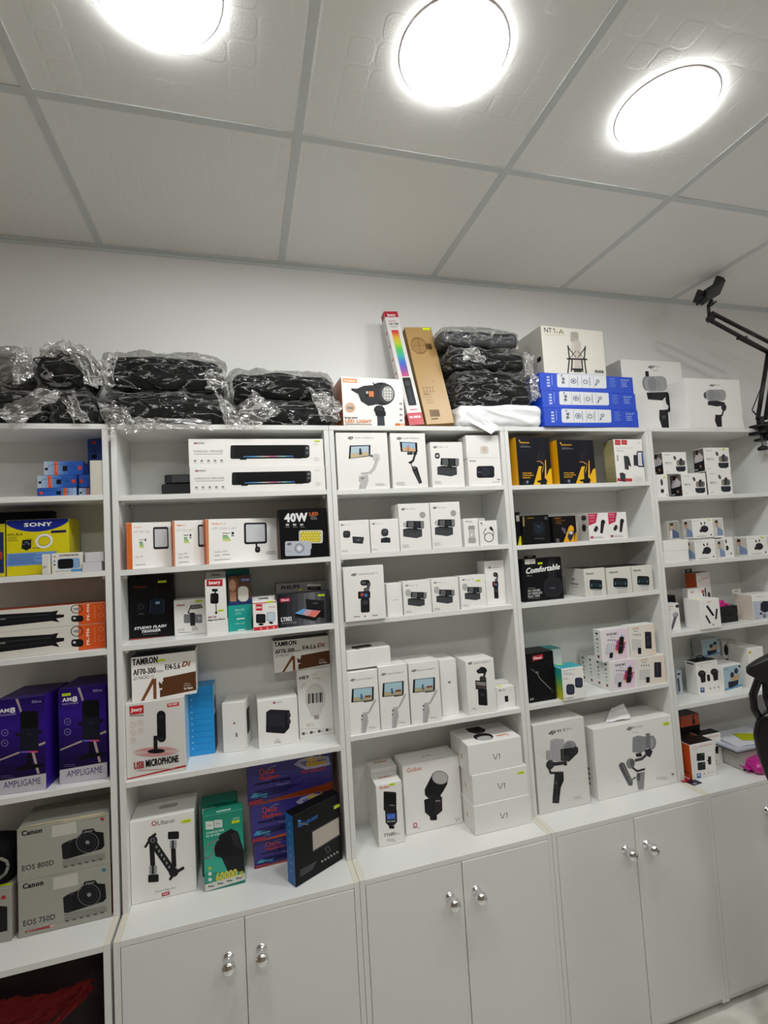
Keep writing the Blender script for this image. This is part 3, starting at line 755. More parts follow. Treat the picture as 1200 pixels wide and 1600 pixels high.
def buds_case(A, x0, y0, x1, y1):
    W, Hh = x1 - x0, y1 - y0
    A.ell(x0 + .3 * W, y0 + .12 * Hh, .06 * W, .1 * Hh, '#2b2f38', rot=-20); A.ell(x0 + .58 * W, y0 + .1 * Hh, .05 * W, .11 * Hh, '#2b2f38', rot=10)
    A.ell(x0 + .52 * W, y0 + .5 * Hh, .32 * W, .24 * Hh, '#1d1f25'); A.ell(x0 + .22 * W, y0 + .62 * Hh, .12 * W, .1 * Hh, '#1d1f25'); A.line([(x0 + .25 * W, y0 + .42 * Hh), (x0 + .8 * W, y0 + .42 * Hh)], .02 * W, '#3b3f4a')

# ================================================================ FIRST COLUMN (leftmost)
z11, z12, z13, z14 = SH[0]
BLUE = '#2554a8'
def art_adapter(v=0):
    def f(b, TL, TR, BL):
        A = U(b)
        A.grad(0, 0, 1, 1, ['#aebccb', '#6f93c4', '#2a5cb4', '#2251a8'] if not v else ['#2251a8', '#2a5cb4', '#9fb4cc'], 10)
        x = .27 if not v else .66
        A.rect(x, .02, x + .09, .98, '#d8532c'); A.text('adapter', x + .065, .78, .05, '#f2d8c8', .42, rot=90)
        A.line([(.05, .6), (.15, .3), (.4, .2), (.62, .35), (.8, .55), (.7, .15)], .012, '#15161a'); A.rr(.48, .35, .6, .7, '#15161a', .2); A.ell(.07, .55, .04, .1, '#15161a')
        A.ell(.92 if not v else .1, .5, .05, .16, '#c9402c')
    return f
gA = 'small blue adapter cartons on the top left shelf'
a = carton('adapter_box', 'blue adapter box at the bottom left of the small pyramid on the top left shelf', 'B', (330, 590), (685, 590), z11, Y=.045, d=.07, col=BLUE, art=art_adapter(1), group=gA)
a2 = carton('adapter_box', 'blue adapter box at the bottom right of the pyramid, half behind the white card box', 'B', (702, 586), (1040, 586), z11, Y=.045, d=.07, col=BLUE, art=art_adapter(0), group=gA, dz=a.top - a.top)
zt = max(a.top, a2.top)
a3 = carton('adapter_box', 'blue adapter box in the middle layer of the pyramid, at its left', 'B', (331, 475), (685, 475), zt, Y=.045, d=.07, col=BLUE, art=art_adapter(0), group=gA)
a4 = carton('adapter_box', 'blue adapter box in the middle layer of the pyramid, at its right', 'B', (700, 470), (1035, 470), zt, Y=.045, d=.07, col=BLUE, art=art_adapter(1), group=gA)
carton('adapter_box', 'blue adapter box lying alone on top of the small pyramid', 'B', (388, 348), (738, 348), max(a3.top, a4.top), Y=.048, d=.065, col=BLUE, art=art_adapter(0), group=gA)
def art_upright(b, *w):
    A = U(b); A.ell(.45, .14, .16, .09, '#c9402c'); A.line([(.2, .6), (.5, .45), (.6, .8), (.3, .85)], .03, '#101216'); A.rr(.25, .7, .6, .88, '#101216')
a5 = carton('upright_adapter_box', 'upright blue box with a red edge standing half hidden behind the blank white card box', 'B', (780, 345), (914, 345), z11, Y=.122, d=.06, col=BLUE, faces=dict(L='#c2452f'), art=art_upright)
carton('upright_adapter_box', 'upright blue box highest in the top left compartment, beside the post', 'B', (780, 152), (913, 152), a5.top, Y=.125, d=.055, col=BLUE, art=art_upright)
carton('blank_box', 'blank cream-white card box leaning by the post on the top left shelf', 'B', (800, 340), (935, 340), z11, Y=.003, d=.035, col='#cfcac0')

def art_yellow(b, TL, TR, BL):
    A = b.face('F', TL, TR, BL)
    P = [(100, 532)]; n = 16
    for k in range(n + 1):
        t = k / n; x = 100 + 970 * t; y = 600 + 160 * (1 - (2 * t - 1) ** 2) ** .8; P.append((x, min(y, 765)))
    A.poly(P + [(1070, 532)], '#1a2a8c'); A.text('SONY', 595, 662, 66, '#f2f2f0', 440, al='c', bold=.035)
    A.text('HVL-RLA', 130, 808, 38, '#3a3410', 230, bold=.02); A.bars(130, 830, 210, 3, 30, '#8f8a20', 14); A.rect(800, 755, 1040, 800, '#151a4a')
    A.ring(697, 935, 138, 45, '#e9e8ee', ry=130); A.ring(697, 935, 96, 6, '#3b3b40', ry=90)
    A.ring(455, 950, 75, 5, '#3b3b30'); A.poly([(358, 895), (348, 1050), (390, 1060), (425, 1090), (470, 1060), (498, 1050), (498, 895)], '#1b1e2c'); A.rect(400, 930, 450, 950, '#6f7480'); A.rect(372, 968, 400, 980, '#8f94a0'); A.rect(445, 965, 480, 980, '#8f94a0')
    A.line([(510, 1045), (640, 1060)], 8, '#24242a'); A.rect(135, 1125, 900, 1350, '#6f9ada'); A.bars(160, 1150, 600, 7, 27, '#3f5e9c', 11)
carton('ring_light_box', 'yellow box with a blue arched top and a white ring light on the front', 'X', (92, 532), (1070, 540), z12, Y=.045, d=.1, col='#d9cc10', faces=dict(L='#26345e', T='#1a2a8c'), art=art_yellow)
carton('flash_box', 'yellow-edged dark blue box cut by the left frame edge beside the yellow ring light box', 'X', (-400, 600), (82, 600), z12, Y=.045, d=.1, col='#26345e',
       art=lambda b, *w: (U(b).rect(.0, .0, 1, .16, '#cbbd14'), U(b).rect(.94, 0, 1, 1, '#cbbd14'), U(b).rect(.0, .93, 1, 1, '#cbbd14'), U(b).ell(.85, .6, .05, .08, '#a04030')))
carton('dark_box', 'very dark navy box standing behind the yellow ring light box', 'X', (-350, 420), (820, 420), z12, Y=.149, d=.034, col='#0d1020')
def art_dongle(b, *w):
    A = U(b); A.text('HYPERDRIVE', .25, .17, .09, '#2b2b2e', .62, bold=.03); A.rr(.18, .28, .92, .8, '#7fa3c9', .2); A.rr(.2, .3, .7, .78, '#121317', .2); A.ell(.1, .16, .04, .05, '#c2a050'); A.rect(.06, .35, .12, .42, '#4a6a9a'); A.rect(.06, .52, .12, .6, '#3a3a3e')
    A.bars(.1, .88, .5, 1, .1, '#a0a0a0', .04); A.rect(.62, .83, .98, .96, '#4a90c4')
carton('card_reader_box', 'flat white box with a black gadget print in front of the yellow box', 'B', (460, 1172), (748, 1160), z12, Y=.004, d=.024, yaw=4, trim=(0, .004), col='#dcd9d2', art=art_dongle)
carton('slim_box', 'slim white upright carton with a tiny dark wordmark, tight against the yellow box', 'B', (372, 1178), (440, 1175), z12, Y=-.0005, d=.012, col='#dedad2', art=lambda b, *w: U(b).text('HyperJ', .55, .7, .2, '#2b2b2e', .4, rot=90))
q = carton('small_white_box', 'small white box, lower of two by the post on the left shelf', 'B', (733, 1252), (903, 1248), z12, Y=.004, d=.05, col='#cfcfd4')
carton('small_white_box', 'small white box, upper of two by the post on the left shelf', 'B', (757, 1163), (925, 1160), q.top + .0005, Y=.01, d=.05, col='#cfcfd4')

def art_tripod(b, TL, TR, BL):
    A = b.face('F', (0, 240), (753, 165), (0, 400))
    s = lambda x: -75 / 753 * x
    A.rect(-600, 236 + 10, 753, 236 + 16, '#c2602e') if 0 else None
    A.poly([(600, 175), (600, 345), (760, 325), (760, 160)], '#d9561c')
    y0 = 275
    def P(x, dy): return (x, 305 + s(x) + dy)
    A.poly([P(-600, -45), P(-600, 55), P(455, 45), P(495, 60), P(478, 30), P(520, 25), P(522, 5), P(478, 0), P(490, -30), P(455, -25)], '#17171a')
    A.line([P(-500, -12), P(450, -5)], 5, '#3a3a3e'); A.line([P(-500, 20), P(450, 22)], 4, '#2d2d31'); A.text('PK TRIPOD', *P(130, 3), 9, '#d5d2cc', 80)
    A.ring(592, 218, 34, 5, '#2a2a2c'); A.ell(592, 218, 20, 8, '#8b8b88'); A.rr(560, 268, 628, 315, '#1a1a1d', .35); A.ell(578, 288, 8, 8, '#d0d0d0')
    A.text('PK-996', 662, 305, 17, '#f3ddc8', 105, bold=.04, rot=90); A.ring(728, 205, 16, 2, '#f0a070'); A.ring(728, 265, 16, 2, '#f0a070'); A.bars(690, 200, 10, 6, 16, '#f0a070')
gT = 'long tripod cartons'
t1 = carton('tripod_box', 'long white and orange tripod box, lower of two on the left shelf', 'C', (-260, 432), (750, 322), z13, Y=.004, yaw=4, d=.1, col='#d8d4cc', faces=dict(T='#b24a20', R='#d9561c'), art=art_tripod, group=gT)
t1o = t1.o
carton('tripod_box', 'long white and orange tripod box, upper of two on the left shelf', 'C', (-260, 270), (750, 165), t1.top, Y=.004, yaw=4, d=.1, col='#d8d4cc', faces=dict(T='#b24a20', R='#d9561c'), art=art_tripod, group=gT)

def art_purple(b, TL, TR, BL):
    A = b.face('F', (412, 812), (765, 775), (425, 1490))
    A.grad(400, 770, 790, 1400, ['#24105e', '#33178a', '#24105c', '#150a3a'], 10, True)
    A.poly([(426, 1388), (426, 1500), (790, 1450), (780, 1338)], '#c6c3cd')
    A.text('AMPLIGAME', 478, 1440, 46, '#332c6a', 262, rot=0); A.poly([(556, 800), (592, 900), (606, 895), (574, 795)], '#a99c9c')
    A.poly([(430, 1240), (430, 1250), (590, 1190), (586, 1178)], '#b9a59a'); A.poly([(720, 1128), (725, 1142), (770, 1125), (768, 1108)], '#b9a59a'); A.poly([(672, 1185), (712, 1340), (730, 1338), (690, 1180)], '#b9a59a')
    A.rr(592, 888, 718, 1185, '#0b0b12', .12); A.rect(596, 1010, 716, 1178, '#191b2a'); A.ell(655, 1055, 14, 8, '#2c2e3c'); A.rr(560, 1045, 592, 1070, '#15151f'); A.rr(718, 1025, 745, 1050, '#15151f')
    A.grad(596, 1176, 716, 1188, ['#3a6ad0', '#c040b0', '#e05060'], 6); A.line([(655, 1190), (655, 1290)], 30, '#0d0d14'); A.poly([(560, 1300), (580, 1320), (750, 1290), (760, 1270), (650, 1270)], '#0d0d14')
    A.text('AM', 445, 900, 26, '#e8e6f0', 68, bold=.03); A.text('8', 518, 900, 38, '#e8e6f0', 38, bold=.06); A.text('MICROPHONE', 445, 925, 13, '#b5aed0', 118)
    A.ring(484, 1042, 24, 3, '#a59ad0'); A.ring(484, 1116, 24, 3, '#a59ad0'); A.line([(474, 1040), (484, 1046), (496, 1038)], 3, '#a59ad0'); A.line([(474, 1112), (494, 1120)], 3, '#a59ad0')
    A.text('fifine', 672, 830, 20, '#b0a6d8', 68); A.bars(460, 1348, 110, 2, 12, '#6a5fa0', 3)
gP = 'purple microphone boxes'
carton('microphone_box', 'purple microphone box at the left edge of the photo, without a sticker', 'C', (-50, 893), (322, 850), z14, BL=(-30, 1570), BR=(332, 1522), d=.15, col='#2c1376', faces=dict(T='#24105e', R='#34188e'), art=art_purple, group=gP)
carton('microphone_box', 'purple microphone box by the post with a yellow price sticker', 'C', (412, 812), (765, 775), z14, BL=(425, 1490), BR=(778, 1440), d=.15, col='#2c1376', faces=dict(T='#24105e'), art=art_purple, group=gP, sticker=('F', .09, .925, .022, .007))
for o_ in (): pass

def art_eos(num, red):
    def f(b, TL, TR, BL):
        A = b.face('F', (120, 670), (720, 545), (122, 1038))
        A.text('Canon', 150, 712, 34, '#16161a', 132, bold=.05); A.text('EOS ' + num, 152, 958, 36, '#1e1e22', 205, bold=.01)
        A.poly([(344, 640), (340, 722), (505, 690), (500, 606)], '#c7c5bd')
        dslr(A, 404, 700, 688, 885, 62)
        A.poly([(410, 885), (410, 935), (690, 880), (690, 835)], '#8b8c84')
        for k in range(6): A.rr(418 + k * 46, 926 - k * 10, 440 + k * 46, 938 - k * 10, '#5a5b56')
        A.ell(676, 590, 14, 12, red)
        if num == '750D':
            A.poly([(166, 988), (162, 1000), (318, 972), (320, 956)], '#a8403c'); A.poly([(320, 956), (318, 972), (350, 962), (352, 950)], '#d2b0aa')
            A.text('EF-S 18-55', 180, 996, 9, '#e0c8c4', 130, rot=9)
    return f
gC = 'camera boxes at the lower left'
GB_ = '#a4a59b'
c1 = carton('camera_box', 'grey camera box marked 750D, lower of two by the post', 'D', (120, 672), (722, 545), ZC, BL=(122, 1040), BR=(735, 893), d=.13, col=GB_, faces=dict(L='#a0242c', R='#8c1f28'), art=art_eos('750D', '#2a7a9a'), group=gC)
c2 = carton('camera_box', 'grey camera box marked 800D with a torn top edge, upper of two by the post', 'D', (110, 325), (715, 190), c1.top, Y=c1.Y, yaw=math.degrees(c1.th), d=.125, col=GB_, faces=dict(L='#8c1f28', T='#6d6e68'), art=art_eos('800D', '#b03038'), group=gC)
# opened upper flap of the 800D box, standing up at the back
bm = bmesh.new(); sheet(bm, [(0.002, .002, c2.h + .0008), (c2.w - .002, .002, c2.h + .0008), (c2.w - .004, .10, c2.h + .012), (.006, .10, c2.h + .012)], .0015, 20, 14, 3)
fl = link('lid_flap', bm, mat('#8b8b83', .5), c2.o); fl['label'] = 'grey lid flap with a worn cream edge'
bm = bmesh.new(); sheet(bm, [(0.002, -.0006, c2.h - .003), (c2.w - .002, -.0006, c2.h - .004), (c2.w - .004, .006, c2.h + .0022), (.006, .006, c2.h + .0022)], .0012, 50, 20, 5)
fl = link('torn_edge', bm, mat('#b8a988', .7), c2.o); fl['label'] = 'torn cream cardboard edge'
def art_eos_cut(b, TL, TR, BL):
    A = U(b); A.ell(.9, .17, .035, .04, '#b03038'); A.poly([(.4, .4), (.4, .85), (.95, .8), (.95, .35), (.8, .3), (.7, .2), (.55, .25)], '#131316'); A.ring(.68, .55, .17, .03, '#9da0a4', ry=.23)
c3 = carton('camera_box', 'grey camera box mostly cut off by the left edge, with a black pouch on it', 'D', (-420, 775), (100, 648), ZC, BL=(-420, 1135), BR=(103, 1048), d=.12, trim=(0, .0105), col=GB_, art=art_eos_cut, group=gC, sticker=('T', .8, .1, .03, .008))
e = empty('camera_pouch', (at(5, 1340, 1, .05).x - .035, .07, c3.top + .001)); tag(e, 'black pouch with a grey loop lying on the cut-off camera box', 'pouch')
bm = bmesh.new(); softbox(bm, (.075, .06, .045), .03, 20, .006, 14, 33, .01, off=(0, 0, .047), zmin=.0005); link('pouch_body', bm, M_NYLON, e)
bm = bmesh.new(); tube(bm, [(.03 + .035 * math.cos(t / 12 * 2 * math.pi), -.066 + .004 * math.sin(t), .05 + .026 * math.sin(t / 12 * 2 * math.pi)) for t in range(13)], .004, 8); link('loop', bm, mat('#77776f', .6), e)

# red cloth, and dark bag enlarged to imitate the open cabinet's shade
x_in0, x_in1 = UNITS[0][0] + T + .02, UNITS[0][1] - T - .02
e = empty('cloth_bag', ((x_in0 + x_in1) / 2, .07, ZB + T + .0008)); tag(e, 'very dark red-black bag enlarged to stand for the shade of the open cabinet behind the red cloth', 'bag')
bm = bmesh.new(); softbox(bm, ((x_in1 - x_in0) / 2 - .01, .09, .325), .05, 26, .010, 6, 41, .01, off=(0, 0, .335), zmin=.0005); link('bag_body', bm, mat('#1c0406', .8), e)
def rc(x, y, Y): return at(x / 6.667, 1480 + y / 6.667, 1, Y)
c0 = rc(500, 700, -.055)
e = empty('red_cloth', tuple(c0)); tag(e, 'crumpled red cloth inside the open leftmost base cabinet', 'cloth')
bm = bmesh.new()
sheet(bm, [rc(-500, 1100, -.05) - c0, rc(380, 900, -.06) - c0, rc(1000, 330, -.05) - c0, rc(60, 560, -.04) - c0], .007, 60, 26, 8)
sheet(bm, [rc(380, 1000, -.075) - c0, rc(640, 760, -.075) - c0, rc(1005, 430, -.06) - c0, rc(940, 320, -.055) - c0], .006, 60, 22, 12)
sheet(bm, [rc(-600, 760, -.045) - c0, rc(60, 640, -.05) - c0, rc(60, 540, -.045) - c0, rc(-600, 600, -.04) - c0], .006, 60, 16, 15)
link('cloth_folds', bm, mat('#6e0508', .9), e)

# ================================================================ SECOND COLUMN
z21, z22, z23, z24 = SH[1]
def art_speaker(b, *w):
    A = b.face('F', (170, 642), (985, 642), (178, 807))
    A.text('MISODIO', 203, 672, 10, '#45403f', 60, bold=.02); A.ell(212, 668, 8, 5, '#b05040', 10); A.text('WIRELESS SPEAKER', 200, 722, 13, '#6b6a6a', 172); A.bars(203, 730, 168, 1, 8, '#8b8a88', 3)
    for k in range(5): A.rr(204 + 38 * k, 766, 218 + 38 * k, 776, '#7f7e7c'); A.rect(203 + 38 * k, 781, 222 + 38 * k, 784, '#a5a4a2')
    A.rr(414, 680, 896, 762, '#0d0d10', .25); A.rr(414, 680, 440, 762, '#1b1c1f', .4); A.rr(868, 680, 898, 758, '#2b2c2f', .4); A.ell(884, 700, 9, 9, '#77787a'); A.ell(884, 728, 9, 9, '#5a5b5d')
    A.grad(490, 746, 795, 753, ['#3f6fb0', '#5a9ad0', '#c9c0a0', '#c04f90', '#7ac0b0', '#4a70c0'], 12); A.rr(470, 756, 510, 768, '#111'); A.rr(800, 752, 850, 764, '#111')
    A.text('M10', 925, 682, 9, '#c0a0a4', 26); A.ring(943, 769, 14, 2, '#b09a9a', ry=10)
gS = 'wireless speaker boxes'
s1_ = carton('speaker_box', 'long white speaker box, lower of two on the top shelf', 'E', (178, 812), (995, 803), z21, Y=.003, d=.1, art=art_speaker, group=gS)
carton('speaker_box', 'long white speaker box with a yellow price sticker, upper of two', 'E', (170, 642), (985, 642), s1_.top, Y=.006, d=.1, art=art_speaker, group=gS, sticker=('F', .93, .89, .02, .0045))
e = at(262, 745, 1, .1); o_ = empty('black_case', (e.x + .035, .12, z21 + .0004)); tag(o_, 'small black stepped case left of the white speaker boxes', 'case')
bm = bmesh.new(); bx(bm, -.052, .05, -.04, .04, 0, .042, .005); bx(bm, -.043, .05, -.035, .035, .042, .072, .004); link('case_body', bm, mat('#0e0f12', .6), o_)
bm = bmesh.new(); bx(bm, -.02, .05, -.038, -.035, .046, .068); link('grey_panel', bm, mat('#3a3c40', .5), o_)

def art_led1(b, *w):
    art_led(b); A = b.face('F', (60, 193), (441, 190), (62, 443)); A.rect(50, 180, 101, 450, '#cf6420')
    A.rect(101, 180, 441, 450, WHITE); A.text('Godox', 118, 222, 10, '#d9722c', 38); A.text('ML-K', 160, 221, 8, '#d9722c', 26); A.text('LED Video Light', 118, 248, 13, '#b9b6b2', 128)
    A.text('ENERGY', 158, 290, 8, '#222', 42); A.rect(203, 280, 214, 294, '#1f2c50')
    for k, (c, l) in enumerate((('#2f8a3c', 26), ('#4fa03c', 30), ('#7fb83c', 34), ('#c9d23c', 38))): A.rect(158, 297 + 8.5 * k, 158 + l, 303 + 8.5 * k, c)
    A.text('8500', 124, 382, 9, '#b9a89a', 28); A.text('32W', 164, 380, 9, '#8b8a88', 24); A.bars(124, 418, 80, 1, 6, '#aaa9a6', 4)
    A.rr(272, 218, 400, 340, '#24262b', .1); A.rr(285, 230, 390, 328, '#c9cbcf', .06)
def art_led(b, *w):
    A = b.face('F', (484, 175), (865, 172), (489, 420)); A.rect(470, 170, 498, 430, '#d97a28')
    A.text('Godox', 514, 205, 10, '#d9722c', 38, bold=.02); A.text('ML-K', 556, 204, 8, '#d9722c', 30); A.text('LED Video Light', 514, 232, 13, '#b9b6b2', 128)
    A.rect(566, 246, 628, 298, '#f2f1ec'); A.text('ENERGY', 568, 258, 7, '#222', 40, bold=.02); A.rect(614, 248, 627, 262, '#1f2c50')
    for k, (c, l) in enumerate((('#2f8a3c', 26), ('#4fa03c', 32), ('#7fb83c', 38), ('#c9d23c', 44))): A.rect(568, 265 + 8.5 * k, 568 + l, 271 + 8.5 * k, c)
    A.rect(612, 266, 627, 272, '#2a5a34'); A.text('8500', 526, 360, 9, '#b9a89a', 32); A.text('32W', 566, 358, 9, '#8b8a88', 26); A.bars(526, 372, 28, 1, 6, '#9a9a98', 4); A.bars(566, 370, 38, 1, 6, '#9a9a98', 4); A.bars(524, 396, 84, 1, 6, '#aaa9a6', 4)
    A.rr(680, 198, 806, 320, '#24262b', .1); A.rr(691, 208, 795, 308, '#c9cbcf', .06); A.line([(745, 318), (748, 345)], 10, '#1b1c1f'); A.rr(738, 336, 766, 370, '#1b1c1f', .4); A.ell(752, 350, 6, 6, '#55565a')
    A.text('LEDP260C', 796, 374, 8, '#55534f', 58); A.bars(796, 379, 60, 1, 5, '#9a9a98', 3); A.rect(862, 172, 865, 425, '#d97a28')
gL = 'white and orange LED panel boxes'
lf = dict(L='#cf5a1c', R='#d97a28')
carton('led_panel_box', 'white and orange LED panel box, leftmost of the three overlapping', 'F', (60, 195), (441, 184), z22, Y=.003, yaw=20, d=.034, faces=lf, art=art_led1, trim=(0, .075), group=gL)
carton('led_panel_box', 'white and orange LED panel box, middle of the three overlapping', 'F', (308, 184), (560, 178), z22, Y=.001, yaw=20, d=.029, faces=lf, art=art_led, group=gL)
carton('led_panel_box', 'white and orange LED panel box fully visible, next to the black box', 'F', (484, 176), (865, 172), z22, Y=.0, yaw=20, d=.031, faces=lf, art=art_led, group=gL)
def art_40w(b, *w):
    A = b.face('F', (870, 124), (1128, 114), (882, 388))
    A.text('40W', 902, 190, 44, '#e8e8e8', 124, bold=.04); A.text('LED', 1036, 156, 17, '#c9682c', 48, bold=.03); A.bars(1042, 162, 44, 2, 10, '#8f8f8f', 4)
    for k in range(3): A.rr(908 + k * 38, 200, 926 + k * 38, 210, '#bdbdbd'); A.rect(906 + k * 40, 216, 930 + k * 40, 219, '#77787a')
    A.rr(978, 235, 1108, 305, '#c9cbc4', .15); A.rr(986, 241, 1096, 299, '#c9b823', .1)
    for i in range(7):
        for j in range(4): A.ell(994 + i * 15.5 + (j % 2) * 7, 248 + j * 14, 4, 4, '#f2e88a', 8)
    A.rr(904, 292, 1040, 370, '#b9bec9', .12); A.rr(1030, 305, 1046, 335, '#b9bec9', .3); A.ring(980, 330, 27, 9, '#9097a3'); A.ell(980, 330, 10, 10, '#dfe2e8'); A.text('40', 915, 314, 13, '#2b2c30', 22, bold=.04); A.rect(912, 345, 942, 348, '#8f949f')
carton('led_light_box', 'black box with large 40W lettering and a yellow LED block', 'F', (868, 124), (1130, 114), z22, Y=.006, yaw=2, d=.06, trim=(.004, 0), col='#0b0b0d', art=art_40w)

def art_trigger(b, *w):
    A = b.face('F', (48, 102), (298, 90), (58, 448))
    A.text('Godox', 78, 163, 15, '#6a2c24', 74, bold=.03); A.line([(208, 120), (206, 222)], 2, '#2c2e36')
    A.rr(88, 240, 150, 318, '#16181f', .15); A.ell(118, 268, 14, 14, '#3c3f48'); A.ell(118, 268, 9, 9, '#0c0d10'); A.rect(106, 303, 132, 307, '#6a6c70')
    A.rr(168, 222, 250, 312, '#182230', .2); A.rect(200, 240, 224, 254, '#7f9cc0'); A.line([(172, 235), (168, 300)], 3, '#3c5570'); A.line([(249, 230), (246, 305)], 3, '#3c5570')
    A.text('STUDIO FLASH', 82, 392, 14, '#e8e8ea', 180, bold=.05, ital=.2); A.text('TRIGGER', 122, 411, 14, '#e8e8ea', 106, bold=.05, ital=.2); A.text('Receiver', 132, 424, 8, '#77787c', 84)
    A.rect(58, 441, 300, 449, '#b5503c')
carton('flash_trigger_box', 'black studio flash trigger box with a thin red bottom line', 'G', (48, 102), (298, 90), z23, BL=(58, 448), yaw=2, d=.07, dz=-.006, trim=(.002, .0045), col='#0b0b0e', art=art_trigger, sticker=('F', .66, .88, .024, .0065))
def art_mount(b, *w):
    A = b.face('F', (296, 235), (468, 218), (299, 426))
    A.text('Ulanzi', 310, 266, 11, '#a0304a', 44, bold=.04); A.poly([(388, 262), (380, 280), (440, 272), (446, 262), (425, 254)], '#77787b'); A.line([(388, 262), (372, 298), (380, 305), (400, 300)], 6, '#1e1f22'); A.line([(384, 260), (440, 256), (448, 272), (388, 280)], 4, '#1e1f22')
    A.rr(348, 308, 446, 355, '#77797e', .1); A.rect(382, 300, 408, 370, '#2b2c30'); A.ell(430, 330, 8, 8, '#a9aaae'); A.poly([(388, 375), (392, 400), (425, 392), (418, 372)], '#c9c9c6'); A.text('ST-30', 316, 398, 10, '#55565a', 34); A.bars(316, 404, 70, 1, 5, '#8b8b88', 3)
carton('phone_mount_box', 'white box with a tilted mirror and phone clamp print', 'G', (296, 235), (468, 218), z23, BL=(299, 426), yaw=3, d=.07, art=art_mount, sticker=('F', .66, .9, .022, .006))
wb = carton('slim_white_box', 'blank white carton underneath the tall red-logo arm box', 'G', (472, 350), (585, 344), z23, BL=(474, 424), d=.055, yaw=0)
def art_arm(b, *w):
    A = b.face('F', (462, 122), (573, 115), (470, 345))
    A.rect(472, 122, 558, 158, '#c8232c'); A.text('Jmary', 482, 148, 17, '#f4f0ee', 64, bold=.03); A.rect(473, 150, 558, 157, '#8b2a2c')
    A.rr(500, 172, 532, 186, '#111', .4); A.line([(518, 184), (518, 205)], 8, '#1a1a1c'); A.rr(492, 195, 536, 250, '#111114', .2); A.ell(500, 220, 8, 16, '#26272b'); A.line([(522, 250), (524, 300)], 6, '#77787b'); A.ell(523, 298, 7, 7, '#3b3c40')
    A.text('MT-36', 482, 326, 9, '#a02c34', 42, bold=.03); A.text('Magic Arm Mount', 480, 340, 8, '#1b1b1d', 90, bold=.02)
carton('magic_arm_box', 'tall slim white box with a red logo and a hanging hole tab', 'G', (462, 122), (573, 115), wb.top, Y=wb.Y + .001, d=.05, art=art_arm, sticker=('F', .58, .22, .017, .0055), tabs=[(.02, .98, .019, '#c9c8c4', 1)])
gg = 'teal light boxes stacked'
t1_ = carton('teal_box', 'teal box at the very bottom under the portrait-print box', 'G', (588, 343), (712, 330), z23, BL=(590, 402), d=.05, yaw=0, col='#159c92', art=lambda b, *w: (U(b).text('MINI LED', .3, .4, .12, '#bfe8e2', .4), U(b).rr(.4, .88, .7, 1, '#e0eeea')), group=gg)
t2_ = carton('teal_box', 'teal box in the middle, directly under the portrait-print box', 'G', (586, 264), (712, 255), t1_.top, Y=t1_.Y + .001, d=.05, col='#159c92', art=lambda b, *w: (U(b).text('MINI LED', .3, .4, .14, '#bfe8e2', .4), U(b).bars(.3, .5, .35, 2, .1, '#8fd0c8'), U(b).rr(.35, .9, .7, 1, '#e0eeea')), group=gg)
def art_selfie(b, *w):
    A = b.face('F', (585, 104), (710, 98), (588, 262))
    A.rect(585, 95, 712, 270, '#5b4238'); A.poly([(585, 235), (585, 270), (712, 262), (712, 225)], '#2c3a6a'); A.ell(612, 160, 32, 55, '#7a4e36'); A.ell(610, 155, 18, 32, '#c9977c'); A.rect(596, 190, 628, 240, '#b88468'); A.ell(604, 148, 3, 2, '#2a1a16', 8); A.ell(618, 148, 3, 2, '#2a1a16', 8); A.ell(611, 172, 5, 2, '#a04a48', 8)
    A.rr(638, 160, 694, 242, '#e2e0d6', .4); A.rect(655, 118, 712, 134, '#3a4a8c'); A.text('LED Light', 660, 130, 8, '#dfe4f0', 40)
carton('selfie_light_box', 'box with a face portrait and a cream light panel, on the teal boxes', 'G', (585, 104), (710, 98), t2_.top, Y=t1_.Y + .003, d=.045, col='#2b4a6a', art=art_selfie)
carton('tall_teal_box', 'dark teal box peeking out behind and above the portrait-print box', 'G', (572, 72), (702, 66), z23, Y=t1_.Y + .056, d=.03, col='#0f7f78')
def art_minired(b, *w):
    A = b.face('F', (715, 248), (848, 235), (720, 397))
    A.poly([(715, 243), (716, 254), (848, 242), (848, 232)], '#c8232c'); A.poly([(720, 378), (720, 400), (855, 386), (853, 364)], '#c8232c')
    A.rect(732, 254, 768, 288, '#c8232c'); A.text('Jmary', 735, 276, 11, '#f4f0ee', 30, bold=.03); A.text('FM-48', 804, 275, 10, '#c04a44', 34); A.rr(733, 306, 785, 355, '#16171a', .15); A.rr(742, 313, 776, 345, '#24262a', .2); A.ell(760, 362, 14, 6, '#16171a')
    A.rr(790, 295, 838, 346, '#a9bccb', .2); A.rr(796, 300, 832, 340, '#c5d4de', .2); A.ell(815, 353, 12, 6, '#1b1b1e')
    for k in range(3): A.ell(760 + 35 * k, 384 - 3 * k, 6, 5, '#e8a09c', 8)
carton('mini_light_box', 'small white and red box with a hanging hole tab and two light panels', 'G', (715, 248), (848, 235), z23, BL=(722, 398), yaw=0, d=.045, trim=(.002, 0), art=art_minired, tabs=[(.0, .95, .015, '#d5d4d0', 1)], sticker=('F', .58, 1.0 - .04, .02, .0055))
